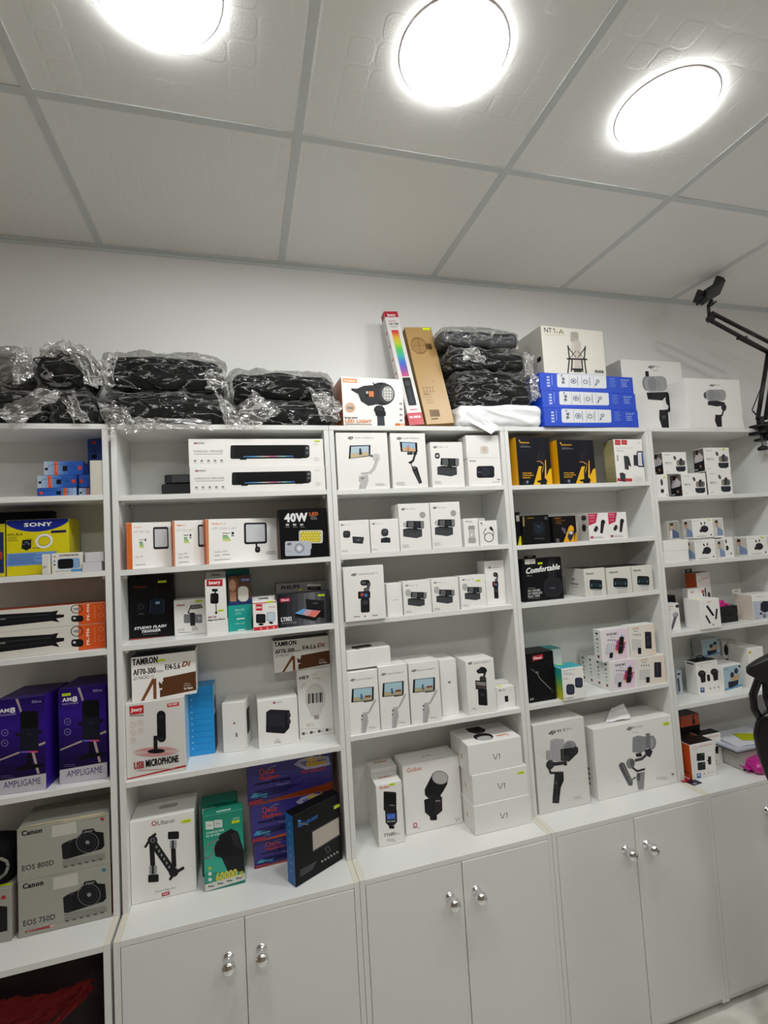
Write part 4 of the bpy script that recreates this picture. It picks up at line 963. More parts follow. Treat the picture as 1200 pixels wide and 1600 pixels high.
def art_lt(b, *w):
    A = b.face('F', (850, 205), (1128, 185), (856, 382))
    A.grad(840, 180, 1140, 400, ['#191a1e', '#3b3c42', '#6a6b70', '#2c2d32'], 10); A.poly([(864, 224), (866, 244), (918, 240), (916, 220)], '#c02c50'); A.text('Ulanzi', 872, 238, 10, '#f4e8ec', 38, bold=.03)
    A.poly([(1000, 228), (1003, 275), (1100, 290), (1098, 240)], '#1d1e22'); A.poly([(1003, 275), (1008, 318), (1100, 335), (1100, 290)], '#101114'); A.rect(1040, 250, 1066, 256, '#5a5b5f')
    A.poly([(942, 305), (985, 282), (1082, 295), (1050, 330)], '#7f9fd8'); A.poly([(985, 282), (1020, 286), (985, 318), (942, 305)], '#68a8e0'); A.poly([(1030, 290), (1082, 295), (1050, 330), (1010, 322)], '#e07a6a'); A.poly([(1000, 287), (1035, 290), (1010, 322), (980, 316)], '#c8a0b0')
    A.poly([(942, 305), (945, 325), (1050, 350), (1084, 312), (1082, 295), (1050, 330)], '#141518'); A.text('LT002', 870, 348, 22, '#d8d8da', 56, bold=.03); A.text('7in Travel Kit Light', 872, 362, 8, '#a9a9ab', 80)
carton('light_kit_box', 'dark box with a glowing blue and orange light panel print', 'G', (850, 205), (1128, 185), z23, BL=(856, 382), yaw=0, d=.05, col='#222328', art=art_lt, sticker=('F', .78, .85, .021, .006))
def art_ph(b, *w):
    A = b.face('F', (843, 146), (1118, 126), (848, 378)); A.text('PHILIPS', 872, 178, 20, '#26272a', 100, bold=.04); A.rect(1012, 148, 1088, 162, '#e2e0dc'); A.rect(1014, 164, 1088, 182, '#1f2023'); A.ell(972, 180, 10, 6, '#c9e000'); A.rect(1030, 170, 1072, 173, '#9a9a9a')
carton('grey_box', 'grey carton with a dark wordmark, behind the dark light panel box', 'G', (843, 146), (1118, 126), z23, Y=.115, d=.05, col='#8f908f', art=art_ph)

def art_usb(b, *w):
    A = b.face('F', (25, 404), (342, 368), (30, 798))
    A.poly([(30, 790), (30, 800), (345, 745), (344, 735)], '#b81c2c'); A.poly([(46, 415), (48, 460), (123, 452), (122, 408)], '#c8232c'); A.text('Jmary', 54, 444, 18, '#f4f0ee', 60, bold=.03, ital=.1); A.rect(48, 458, 122, 468, '#9a9a98')
    A.poly([(248, 404), (249, 424), (314, 416), (313, 396)], '#c8232c'); A.text('MC-PW7', 256, 417, 11, '#f4e0e0', 50, bold=.03)
    for x, y in ((64, 512), (102, 504), (64, 552), (104, 546), (64, 594)): A.ring(x, y, 15, 2, '#caa8a4'); A.line([(x - 5, y), (x + 6, y - 2)], 3, '#b9928c')
    for k in range(6): A.ring(186, 657, 58 + k * 12, 3, '#d8969a', ry=9 + 3.2 * k)
    A.rr(192, 440, 239, 608, '#17171b', .5); A.ell(215, 475, 12, 6, '#2e2f34'); A.ell(215, 590, 10, 7, '#2e2f34'); A.rr(172, 572, 193, 660, '#1b1b1f', .3); A.ell(186, 654, 46, 12, '#141417'); A.text('USB', 68, 744, 36, '#a8242c', 52, bold=.02); A.text('MICROPHONE', 130, 735, 36, '#1b1c1f', 176, bold=.02)
    A.bars(86, 748, 200, 1, 6, '#c09a98', 4)
    B_ = U(b, 'T'); B_.text('Jmary', .72, .55, .2, '#8f3840', .4, bold=.04, rot=180); B_.text('USB', .35, .2, .08, '#a04848', .18)
usb = carton('usb_microphone_box', 'large white USB microphone box with a red bottom line', 'H', (25, 404), (342, 368), z24, BL=(30, 798), yaw=0, d=.115, col='#dcdad6', faces=dict(R='#a9c8dc'), art=art_usb)
def art_tam(b, *w):
    A = b.face('F', (65, 160), (400, 135), (68, 345))
    A.text('TAMRON', 72, 192, 26, '#1a1a1c', 130, bold=.07); A.text('AF70-300', 76, 234, 24, '#33292a', 114, bold=.016); A.text('mm', 194, 226, 14, '#33292a', 34); A.text('F/4-5.6', 240, 216, 24, '#33292a', 78, bold=.016); A.text('Di', 326, 204, 22, '#8a4a24', 48, bold=.05, ital=.3); A.text('LD MACRO 1:2', 78, 254, 14, '#33292a', 102)
    A.poly([(205, 262), (205, 280), (222, 276), (222, 264), (228, 262), (228, 248), (405, 224), (406, 305), (210, 330), (210, 300), (222, 297), (222, 290), (207, 293)], '#5d3a24')
    A.line([(120, 345), (180, 252)], 16, '#7a4826'); A.line([(184, 250), (184, 335)], 14, '#7a4826'); A.bars(335, 275, 48, 2, 8, '#a99a90', 3); A.text('for Canon', 336, 302, 10, '#e0d8d0', 46, bold=.03)
gt = 'white and brown lens boxes'
carton('lens_box', 'white and brown lens box with a yellow sticker, lying on the USB microphone box', 'H', (65, 160), (400, 135), usb.top, Y=usb.Y + .012, yaw=2, d=.095, faces=dict(T='#1c1614', B='#4a2f1c'), art=art_tam, group=gt, sticker=('F', .4, .84, .022, .0065))
def art_blue(b, *w):
    A = U(b)
    for k in range(10): A.ell(.13, .1 + k * .088, .035, .007, '#cfe6f4', 6); A.rect(.25, .125 + k * .088, .92, .128 + k * .088, '#0d62a4')
    B_ = U(b, 'R'); B_.rect(.0, .45, 1, 1, '#0d1c3a'); B_.rect(0, 0, 1, .45, '#b9c9cf'); B_.ell(.5, .3, .3, .12, '#1e2024')
carton('blue_box', 'bright blue upright box with faint dotted lines', 'H', (360, 316), (492, 303), z24, BL=(366, 675), yaw=-3, d=.09, col='#1f96dc', art=art_blue)
def art_ulw(b, *w):
    A = U(b); A.text('ULANZI', .53, .62, .045, '#3b3438', .17, rot=-90, bold=.02); A.ell(.5, .42, .05, .02, '#a8485c'); A.rect(.96, .02, .968, .98, '#b5b3ac')
    B_ = U(b, 'R'); B_.rr(.15, .2, .75, .72, '#101114', .15)
carton('adapter_carton', 'narrow white box standing sideways between the blue box and the black-cube box', 'H', (538, 398), (660, 392), z24, BL=(540, 655), yaw=-10, d=.1, art=art_ulw)
def art_cube(b, *w):
    A = b.face('F', (722, 388), (930, 355), (730, 635))
    A.ell(810, 393, 7, 6, '#a8485c'); A.text('ULANZI', 820, 396, 7, '#55504f', 30)
    A.poly([(768, 442), (766, 548), (860, 556), (868, 548), (888, 525), (890, 432), (790, 428)], '#26262d'); A.poly([(868, 548), (888, 525), (890, 432), (868, 440)], '#191920'); A.poly([(766, 515), (766, 548), (860, 556), (862, 522)], '#1d1d24'); A.ell(886, 458, 9, 16, '#33343c'); A.ell(886, 492, 9, 16, '#33343c')
    for k in range(9): A.line([(784, 452 + k * 7), (862, 455 + k * 7)], 1.6, '#3b3b45')
    A.text('M25', 818, 590, 6, '#8b8b88', 16); A.bars(808, 594, 46, 2, 7, '#a5a5a2', 3)
carton('magnetic_mount_box', 'white box with a black cube-shaped gadget print', 'H', (722, 388), (930, 355), z24, BL=(730, 635), yaw=1, d=.1, art=art_cube, dz=0)
def art_bulb(b, *w):
    A = b.face('F', (928, 228), (1115, 205), (945, 580))
    A.text('HEY', 944, 274, 16, '#2b2b2b', 54, bold=.06); A.text('LED', 1012, 254, 14, '#b9a878', 32); A.bars(1012, 262, 62, 2, 6, '#c9c0a8', 3)
    A.ell(1030, 372, 56, 78, '#d2d0cc'); A.poly([(990, 425), (1010, 470), (1052, 465), (1075, 415)], '#d2d0cc'); A.rr(1022, 460, 1050, 482, '#a09a94', .3)
    for k, wd in enumerate((7, 4, 9, 3, 6, 4, 8, 5)): A.rect(990 + k * 10.5, 348 - k, 990 + k * 10.5 + wd, 400 - k, '#1b1b1d')
    A.text('节 85%' if False else '85%', 982, 520, 14, '#c9bd9a', 40); A.line([(948, 322), (975, 290)], 5, '#d2cfc8')
    A.rect(950, 530, 1128, 532, '#c9c7c2')
    for k in range(4): A.rr(956 + 43 * k, 548 - 5 * k, 972 + 43 * k, 562 - 5 * k, '#55565a', .2); A.rect(976 + 43 * k, 552 - 5 * k, 988 + 43 * k, 556 - 5 * k, '#8b8b88')
bulb = carton('bulb_box', 'white LED bulb box with a barcode-like stripe across the bulb print', 'H', (928, 228), (1115, 205), z24, BL=(945, 580), yaw=0, d=.09, art=art_bulb)
carton('lens_box', 'white and brown lens box overhanging on top of the LED bulb box', 'H', (805, 74), (1103, 30), bulb.top, Y=bulb.Y + .006, yaw=0, d=.095, faces=dict(T='#1c1614', B='#c9c6c0'), art=art_tam, group=gt)

def art_magic(b, *w):
    A = b.face('F', (55, 402), (375, 350), (65, 815))
    A.ring(175, 410, 13, 5, '#b0243c'); A.text('Ulanzi', 192, 421, 22, '#2b2b2e', 84); A.text('2.Section Magic Arm', 178, 762, 10, '#4b4b4e', 102, rot=0); A.poly([(210, 765), (211, 783), (250, 776), (249, 758)], '#b8344c'); A.text('T430', 215, 777, 8, '#f0dcdc', 28, rot=0, bold=.02)
    A.line([(162, 495), (168, 640)], 24, '#1b1b1e'); A.line([(172, 512), (270, 668)], 34, '#1e1f22'); A.line([(268, 505), (272, 640)], 24, '#1b1b1e')
    A.ell(167, 495, 24, 24, '#1e1f22'); A.ell(168, 495, 13, 13, '#6a6b70'); A.ell(168, 495, 7, 7, '#26272b'); A.line([(160, 480), (184, 462)], 14, '#1b1b1e'); A.line([(148, 500), (130, 530)], 12, '#1b1b1e')
    for k in range(6): A.ell(186 + 12.5 * k, 530 + 21 * k, 5, 8, '#8b8c90')
    A.rr(243, 455, 298, 494, '#17171a', .15); A.rr(252, 500, 286, 542, '#9a9ca2', .2); A.rect(262, 500, 272, 542, '#2b2c30'); A.rr(150, 622, 188, 665, '#9a9ca2', .2); A.rect(162, 622, 174, 665, '#2b2c30'); A.rr(145, 668, 196, 706, '#17171a', .15)
    A.ell(270, 662, 24, 24, '#1e1f22'); A.line([(275, 668), (322, 642)], 16, '#1b1b1e'); A.line([(265, 680), (250, 700)], 14, '#1b1b1e')
    B_ = U(b, 'T'); B_.rr(.4, .4, .7, .6, '#b0aaa8', .3)
carton('magic_arm_carton', 'large white box with a black zigzag articulated arm print', 'I', (55, 402), (378, 348), ZC, BL=(65, 815), yaw=0, d=.12, art=art_magic, sticker=('F', .8, .87, .026, .0085))
def art_pb(b, *w):
    A = b.face('F', (420, 372), (620, 345), (428, 748))
    A.grad(410, 340, 640, 760, ['#0e8a70', '#129a80', '#3ab8a0', '#0f7e68'], 8, True)
    A.poly([(428, 712), (428, 750), (632, 705), (630, 672)], '#dcdad4'); A.rr(435, 397, 474, 438, '#dfe3df', .05); A.rr(477, 392, 518, 432, '#d0d8d2', .05); A.bars(442, 416, 24, 1, 6, '#77807a', 3); A.bars(484, 410, 24, 1, 6, '#77807a', 3)
    A.text('J93A', 570, 398, 11, '#bfe0d4', 36); A.text('CHARGE 80%', 438, 462, 11, '#bfe4d8', 88, bold=.02); A.text('IN 30 MIN', 438, 478, 11, '#bfe4d8', 66, bold=.02)
    A.poly([(505, 470), (475, 530), (480, 575), (560, 600), (622, 640), (626, 560), (595, 460), (560, 442)], '#16171b'); A.poly([(505, 570), (540, 655), (626, 665), (624, 590)], '#1f2024'); A.poly([(560, 470), (590, 460), (612, 555), (575, 530)], '#2b2d32')
    A.line([(500, 490), (450, 510), (425, 545), (428, 580), (450, 580), (470, 545), (475, 520)], 10, '#77807e')
    A.text('60000', 483, 700, 40, '#d9cf3c', 106, bold=.02); A.text('mAh', 616, 690, 14, '#d9cf3c', 30, rot=90, bold=.03)
    for k in range(3): A.ell(453, 632 + 28 * k, 9, 9, '#a9c83c' if k == 0 else '#e0ece8')
    for k in range(4): A.rr(442 + 46 * k, 718 - 9 * k, 472 + 46 * k, 726 - 9 * k, '#77807e', .3)
    B_ = U(b, 'T'); B_.text('60000', .7, .6, .22, '#c9e0d8', .36, rot=180, bold=.03)
carton('power_bank_box', 'green power bank box marked 60000, front one of the two green boxes', 'I', (420, 372), (620, 345), ZC, BL=(428, 748), yaw=0, d=.045, col='#0f8068', art=art_pb, sticker=('F', .72, .83, .022, .0075))
carton('power_bank_box', 'green box standing behind the 60000 power bank box', 'I', (408, 318), (592, 294), ZC, Y=.085, d=.06, col='#0d7562', art=lambda b, *w: (U(b).rect(.05, .05, .4, .14, '#d0d8d2'), U(b).bars(.4, .02, .3, 1, 1, '#0a5f50', .012)))
def art_md(b, *w):
    A = b.face('F', (640, 125), (1065, 30), (645, 300))
    A.poly([(640, 125), (645, 300), (1070, 170), (1065, 30)], '#3a3184')
    rnd = random.Random(4)
    cols = ['#44348c', '#2b2a70', '#5a4ca0', '#34589c', '#7f8cb8', '#4a3e90', '#242f70', '#6a4a98', '#35207a']
    for k in range(34):
        t = rnd.random(); x = 645 + 410 * t; y0 = 125 - 95 * t; y = y0 + rnd.uniform(12, 150); L_ = rnd.uniform(20, 80); sl = rnd.uniform(-.5, -.05)
        if x + L_ > 1060 or y + sl * L_ < y0 - 95 * L_ / 420 + 6 or y > 290 - 130 * t: continue
        A.line([(x, y), (x + L_ * .5, y + sl * L_ * .5 + rnd.uniform(-5, 5)), (x + L_, y + sl * L_)], rnd.uniform(2, 6), rnd.choice(cols))
    A.poly([(870, 100), (900, 75), (960, 55), (1050, 50), (1058, 90), (980, 110), (930, 120)], '#a9a8c8'); A.poly([(900, 90), (950, 72), (1040, 66), (990, 88), (930, 105)], '#6a68a8')
    A.poly([(648, 280), (650, 296), (720, 275), (712, 262)], '#a02848'); A.poly([(655, 262), (672, 240), (740, 235), (735, 255)], '#4a9ac8')
    A.poly([(930, 90), (935, 108), (1030, 88), (1025, 72)], '#c9a82c'); A.text('No.1', 938, 92, 30, '#d9b92c', 78, bold=.05, ital=.2, rot=8)
    A.ring(712, 142, 12, 4, '#d0442c', ry=16); A.text('KCE', 730, 150, 17, '#d0442c', 44, bold=.03)
    A.text('Madison', 702, 182, 19, '#b8362c', 98, bold=.02); A.text('MD-300U-A', 910, 142, 18, '#a83850', 128, bold=.02)
    A.text('Universal Microphone', 680, 206, 13, '#10102a', 178, bold=.02)
    for k in range(3): A.line([(690, 232 + k * 13), (880 - 20 * k, 190 + k * 13)], 4, '#1c1c40')
gM = 'purple and orange microphone boxes stacked'
o3 = carton('wired_microphone_box', 'purple and orange microphone box at the bottom of its stack of three', 'I', (675, 500), (1085, 385), ZC, Y=.066, yaw=1, d=.1, col='#c2521c', art=art_md, group=gM)
o2 = carton('wired_microphone_box', 'purple and orange microphone box in the middle of its stack of three', 'I', (657, 318), (1070, 215), o3.top, Y=.061, yaw=1, d=.1, col='#c2521c', art=art_md, group=gM)
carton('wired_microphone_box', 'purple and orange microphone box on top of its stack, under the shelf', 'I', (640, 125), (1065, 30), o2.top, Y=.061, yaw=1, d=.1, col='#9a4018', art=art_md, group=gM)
def art_neewer(b, *w):
    A = b.face('F', (662, 492), (1040, 240), (675, 1080)) 
    A.ell(712, 528, 14, 12, '#2f7fd0'); A.text('VIDEO LED LIGHT', 698, 588, 26, '#2a6ac0', 190, bold=.02, rot=0); A.rect(700, 545, 780, 553, '#77787a')
    A.poly([(803, 605), (806, 785), (1036, 622), (1032, 450)], '#3b3c44'); A.poly([(810, 612), (812, 770), (1028, 614), (1026, 462)], '#b5aca2')
    for k in range(1, 9):
        t = k / 9; A.line([(810 + 216 * t, 612 - 150 * t), (812 + 216 * t, 770 - 156 * t)], 2, '#a0968c')
    A.text('S768', 985, 385, 20, '#b9c0cc', 44); A.line([(905, 745), (935, 725), (950, 760), (925, 780), (905, 745)], 3, '#77787c')
    for k in range(6): A.rr(872 + 25 * k, 848 - 17 * k, 890 + 25 * k, 866 - 17 * k, '#8b8c90', .3)
    for k in range(5): A.line([(708, 938 + 12 * k), (835 - 8 * k, 862 + 15 * k)], 4, '#6a6b70')
    B_ = U(b, 'L')
    for k in range(7): B_.ell(.5, .15 + .11 * k, .17, .02, '#4a90d8', 10); B_.rect(.35, .19 + .11 * k, .65, .197 + .11 * k, '#3a80c8')
carton('video_light_box', 'black video light box with a blue side, turned at an angle', 'Y', (664, 497), (1045, 262), ZC, BL=(676, 1080), yaw=28, d=.042, col='#0a0a0c', faces=dict(L='#1668b4'), art=art_neewer, sticker=('F', .86, .8, .022, .008))

# ================================================================ MIDDLE COLUMN
z31, z32, z33, z34 = SH[2]
carton('phone_gimbal_box', 'large white box with a grey-white phone gimbal print at the left of the top shelf', 'K', (18, 68), (362, 68), z31, Y=.006, d=.06, art=art_white_gimbal, rough=.22)
carton('phone_gimbal_box', 'white box with a black phone gimbal print on the top shelf', 'K', (382, 72), (616, 72), z31, Y=.006, d=.06, art=art_black_gimbal, rough=.22)
carton('microphone_set_box', 'white box with an open grey charging case print on the top shelf', 'K', (650, 132), (865, 132), z31, Y=.008, d=.055, art=mic_set(0, 'fan', 'Mic 2'), rough=.2)
def art_mob(b, *w):
    A = b.face('F', (905, 240), (1122, 240), (914, 422)); A.text('MOMA', 918, 262, 8, '#3b3b3e', 44, bold=.03); A.rr(962, 292, 1080, 370, '#23252c', .2); A.ell(1020, 332, 30, 28, '#30333c'); A.rect(970, 330, 990, 334, '#8b8c90'); A.text('X4', 1096, 388, 10, '#2b2b2e', 22, bold=.03); A.bars(1064, 398, 54, 1, 5, '#8b8b88', 3)
m1_ = carton('gadget_box', 'white box with a black square gadget print, under a blank box', 'K', (903, 240), (1121, 240), z31, Y=.008, d=.07, art=art_mob)
carton('blank_white_box', 'plain glossy white box lying on the square gadget box', 'K', (888, 86), (1108, 86), m1_.top, Y=.008, d=.07, art=lambda b, *w: (U(b).rr(.42, .48, .66, .82, '#d5cfc8', .3), U(b).ell(.54, .62, .05, .1, '#cfb8a8')), rough=.15)
carton('navy_box', 'thin dark blue box in the gap left of the plain glossy white box', 'K', (868, 100), (905, 100), z31, Y=.1, d=.05, col='#1b3050')

gm = 'small white microphone boxes on the second shelf'
def art_rx(b, TL, TR, BL):
    A = b.face('F', (40, 658), (240, 652), (52, 885)); dji_px(A, 52, 690, 10, 'Mic Mini', 44); A.rr(68, 724, 116, 772, '#33353a', .3); A.ell(92, 742, 12, 8, '#4b4d52'); A.poly([(130, 764), (133, 808), (200, 815), (208, 770)], '#2b2d31'); A.poly([(138, 770), (140, 802), (195, 808), (201, 775)], '#3b3d42'); A.ell(170, 788, 14, 4, '#77787c', 10); A.bars(60, 855, 52, 2, 7, '#b5b5b2', 3)
def art_tx(b, TL, TR, BL):
    A = b.face('F', (247, 650), (437, 645), (257, 872)); dji_px(A, 262, 682, 10, 'Mic Mini', 44); A.rr(322, 712, 370, 764, '#3b3d42', .4); A.ell(346, 730, 14, 9, '#55575c'); A.poly([(320, 778), (318, 805), (383, 808), (382, 775), (352, 770)], '#2b2d31'); A.bars(262, 845, 42, 2, 7, '#b5b5b2', 3)
carton('receiver_box', 'small white box with two grey gadgets side by side, first on the second shelf', 'K', (40, 660), (240, 654), z32, Y=.004, d=.05, art=art_rx)
carton('transmitter_box', 'small white box with a round gadget above its dock, second on the second shelf', 'K', (247, 652), (437, 645), z32, Y=.004, d=.05, art=art_tx)
gm3 = 'white boxes with the fluffy microphone set print'
carton('microphone_set_box', 'taller white microphone set box on the second shelf, left one of the pair', 'K', (436, 547), (643, 541), z32, Y=.003, d=.085, art=mic_set(0, 'fluffy', 'Mic Mini 2'), group=gm3, rough=.25)
carton('microphone_set_box', 'taller white microphone set box on the second shelf, right one of the pair', 'K', (649, 538), (847, 534), z32, Y=.003, d=.085, art=mic_set(0, 'fluffy', 'Mic Mini 2'), group=gm3, rough=.25)
def art_wh(b, *w):
    A = b.face('F', (873, 645), (970, 640), (882, 832)); dji_px(A, 888, 665, 7, None, 0); A.bars(905, 660, 40, 2, 7, '#9a9a98', 3); A.rr(906, 690, 950, 720, '#9a9a98', .3); A.rect(914, 715, 944, 775, '#c9c8c4'); A.ell(928, 752, 6, 9, '#f2f1ee'); A.rr(904, 772, 956, 808, '#a8a8a6', .2); A.line([(912, 700), (916, 780)], 4, '#8b8b88'); A.line([(944, 700), (946, 780)], 4, '#8b8b88')
carton('protector_box', 'slim white box with a pale grey frame gadget print', 'K', (873, 646), (968, 641), z32, Y=.006, d=.045, art=art_wh)
def art_cable(b, *w):
    A = b.face('F', (978, 660), (1097, 655), (985, 825)); A.rect(988, 670, 1000, 678, '#333'); A.bars(988, 685, 22, 1, 5, '#b5b5b2', 3); A.ring(1042, 770, 32, 5, '#33343a'); A.line([(1014, 755), (1008, 735), (1022, 712)], 4, '#33343a'); A.line([(1072, 760), (1075, 735), (1060, 712)], 4, '#33343a'); A.poly([(1050, 698), (1046, 712), (1066, 728), (1074, 722), (1062, 698)], '#1b1b1e'); A.poly([(1018, 708), (1016, 720), (1024, 722), (1026, 710)], '#77787b')
carton('cable_box', 'small white box with a coiled cable print and a clear hanging tab', 'K', (978, 661), (1097, 656), z32, Y=.006, d=.04, art=art_cable, tabs=[(.1, .6, .012, '#b9bab8', 0)])

carton('pocket_camera_box', 'white pocket camera box at the left end of the third shelf', 'L', (65, 112), (325, 101), z33, BL=(78, 465), yaw=0, d=.07, art=art_pocket('OSMO POCKET 3'), rough=.25)
carton('narrow_white_box', 'narrow plain white box with tiny grey lettering on the third shelf', 'L', (345, 218), (442, 210), z33, BL=(355, 430), yaw=0, d=.06, art=lambda b, *w: U(b).bars(.35, .5, .4, 1, 1, '#9a9a98', .012))
for i_, (tl, tr, bl, lab, st) in enumerate((((450, 204), (629, 188), (460, 420), 'leftmost of the three alike on the third shelf', None), ((634, 186), (808, 171), (642, 402), 'middle of the three alike on the third shelf', None),
                                       ((818, 168), (982, 156), (824, 380), 'with the yellow sticker on the third shelf', ('F', .62, .8, .02, .006)))):
    carton('microphone_set_box', 'white microphone set box, ' + lab, 'L', tl, tr, z33, BL=bl, yaw=0, d=.05, art=mic_set(0, 'round', 'Mic 3'), group='three white microphone set boxes on the third shelf', sticker=st, rough=.25)
carton('pocket_camera_box', 'white pocket camera box at the right end of the third shelf', 'L', (978, 72), (1115, 58), z33, Y=.042, yaw=0, d=.06, art=art_pocket('OSMO POCKET 3', False), rough=.25)

g7 = 'white phone gimbal boxes on the fourth shelf'
p7 = [carton('phone_gimbal_box', 'white box with tilted phone on a gimbal, %s of the three alike' % lab, 'M', tl, tr, z34, BL=bl, yaw=0, d=.115, art=art_mobile7, group=g7, rough=.28)
      for lab, tl, tr, bl in (('leftmost', (50, 296), (245, 268), (72, 697)), ('middle', (250, 258), (437, 232), (272, 665)), ('rightmost', (446, 236), (640, 208), (470, 632)))]
carton('plain_logo_box', 'plain white box with only a small centred mark, beside the three phone gimbal boxes', 'M', (648, 215), (752, 196), z34, Y=.045, yaw=0, d=.1, art=lambda b, *w: U(b).text('dji', .42, .43, .035, '#2b2b2e', .2, bold=.05, ital=.25))
def art_sm(b, *w):
    B_ = U(b, 'T'); B_.poly([(.18, .75), (.2, .35), (.62, .25), (.68, .45), (.6, .7)], '#17181b'); B_.ell(.28, .85, .05, .06, '#222'); A = U(b); A.rect(.485, .1, .49, .75, '#c9c8c4')
carton('action_camera_box', 'low white box with black camera print on its lid, lying on the phone gimbal boxes', 'M', (45, 156), (328, 118), max(p7[0].top, p7[1].top), Y=p7[0].Y + .01, yaw=0, d=.1, art=art_sm)
def art_p4(b, *w):
    A = b.face('F', (815, 222), (997, 182), (825, 572)); A.text('dji', 832, 240, 15, '#1a1a1a', 28, bold=.05, ital=.25); A.text('OSMO POCKET 4', 868, 236, 11, '#4b4c50', 108)
    A.ell(925, 270, 26, 22, '#1f2023'); A.ell(902, 280, 18, 15, '#2b2c30'); A.line([(940, 280), (930, 312)], 14, '#2b2c30'); A.rr(902, 310, 944, 350, '#3b3c40', .3); A.rect(874, 340, 944, 398, '#151619'); A.rect(880, 348, 938, 390, '#8f8a88'); A.poly([(880, 368), (880, 390), (938, 388), (938, 372)], '#4b3c3a')
    A.rr(888, 395, 946, 500, '#1b1c1f', .12); A.ell(914, 430, 12, 10, '#3b3c40'); A.line([(940, 345), (944, 490)], 4, '#4b4c50'); A.bars(850, 520, 30, 2, 7, '#b5b5b2', 3)
carton('pocket_camera_box', 'white pocket camera box standing alone at the right of the fourth shelf', 'M', (815, 222), (997, 182), z34, BL=(825, 572), yaw=0, d=.12, art=art_p4, rough=.28)
sm = carton('tiny_box', 'tiny white box with a black microphone print by the right post', 'M', (1015, 395), (1143, 372), z34, BL=(1025, 525), yaw=0, d=.035, art=lambda b, *w: (U(b).rr(.42, .45, .6, .75, '#1b1c1f', .2), U(b).text('dji', .12, .16, .06, '#222', .14, bold=.04), U(b).bars(.3, .1, .25, 2, .06, '#8b8b88')), sticker=('T', .2, .35, .02, .01))
carton('tiny_box', 'tiny white box directly behind the one with the black microphone print', 'M', (1010, 360), (1110, 345), z34, Y=sm.Y + .04, yaw=0, d=.04)

def art_tt(b, *w):
    A = b.face('F', (148, 430), (308, 385), (168, 818))
    A.text('Godox', 172, 452, 17, '#c95a34', 62, bold=.02); A.rr(196, 462, 276, 585, '#1a1a1d', .12); A.rect(206, 478, 270, 540, '#0e0e10'); A.rect(235, 545, 265, 550, '#8b8b8e'); A.poly([(205, 585), (208, 660), (228, 680), (262, 672), (280, 650), (278, 575)], '#1e1f22')
    A.poly([(215, 604), (216, 640), (270, 632), (268, 598)], '#3a62c8'); A.text('18 15', 224, 630, 15, '#7f9fe0', 38)
    for k in range(4): A.ell(222 + 14 * k, 652 - 2 * k, 5, 4, '#c9c9cc', 8)
    A.rr(228, 675, 262, 695, '#141417', .3); A.text('TT685', 196, 752, 20, '#3b3b3e', 74, bold=.01); A.text('Pro', 270, 733, 12, '#8b8b8e', 26); A.bars(215, 760, 68, 2, 10, '#9a9a98', 3)
    B_ = U(b, 'T'); B_.text('Godox', .25, .45, .18, '#c96a48', .5, bold=.02)
tt = carton('flash_box', 'slim white flash box with a black flash and blue screen print', 'N', (148, 430), (308, 386), ZC, BL=(168, 818), yaw=0, d=.075, art=art_tt, sticker=('F', .52, .95, .02, .007), faces=dict(L='#d8d6ce'))
carton('flash_box', 'slim white flash box standing directly behind the one with the blue screen print', 'N', (118, 335), (278, 300), ZC, Y=tt.Y + .082, yaw=0, d=.075, art=lambda b, *w: U(b, 'T').text('Godox', .25, .4, .2, '#c96a48', .5, bold=.02))
def art_v1(b, *w):
    A = b.face('F', (315, 310), (665, 235), (335, 742))
    A.text('Godox', 342, 350, 27, '#c95a34', 92, bold=.01); A.v1(637, 655, 18, '#4b4b50')
    A.poly([(500, 352), (448, 455), (450, 490), (470, 510), (530, 512), (562, 470), (590, 420), (595, 385), (580, 352), (545, 335), (520, 338)], '#17171a'); A.ell(546, 378, 52, 44, '#8b8c8e', rot=10); A.ell(546, 379, 46, 39, '#b9b9b6', rot=10)
    A.poly([(468, 498), (472, 515), (545, 512), (548, 490)], '#2b2b2f'); A.poly([(444, 520), (448, 600), (480, 628), (520, 620), (556, 590), (556, 505), (540, 490)], '#1a1a1e'); A.poly([(510, 512), (512, 618), (556, 590), (556, 502)], '#2a2024'); A.rr(478, 618, 522, 650, '#101012', .3); A.rect(514, 524, 545, 530, '#9a9a9c')
    A.rr(376, 664, 400, 692, '#c8404a', .3); A.rr(381, 670, 395, 686, '#e8e6e2', .3); A.bars(368, 694, 52, 1, 5, '#a09a98', 3)
    U(b, 'T').v1(.6, .5, .12, '#33343a', True)
carton('round_flash_box', 'big white box with a round-head flash print', 'N', (315, 310), (665, 236), ZC, BL=(335, 742), yaw=0, d=.1, art=art_v1)
def art_v1s(b, *w):
    A = b.face('F', (748, 370), (1090, 300), (758, 555)); A.v1(906, 448, 32, '#35363c')
    B_ = U(b, 'L'); B_.ell(.62, .55, .04, .1, '#d8b0a0', 10)
def art_v1top(b, *w):
    art_v1s(b); B_ = U(b, 'T'); B_.text('Godox', .85, .72, .12, '#d07a5c', .22, rot=180, bold=.02); B_.poly([(.28, .05), (.28, .3), (.36, .45), (.52, .45), (.6, .3), (.55, .05)], '#141417'); B_.ell(.41, .68, .17, .22, '#1b1b1e'); B_.ell(.4, .76, .13, .14, '#b5b6b4')
gv = 'three stacked white flash boxes'
v3 = carton('stacked_flash_box', 'wide white flash box at the bottom of the stack of three', 'N', (760, 562), (1108, 486), ZC, BL=(785, 745), yaw=0, d=.15, art=art_v1s, group=gv)
v2 = carton('stacked_flash_box', 'wide white flash box in the middle of the stack, with a yellow sticker', 'N', (748, 370), (1090, 300), v3.top, Y=v3.Y + .003, yaw=0, d=.15, art=art_v1s, group=gv, sticker=('F', .82, .73, .026, .008))
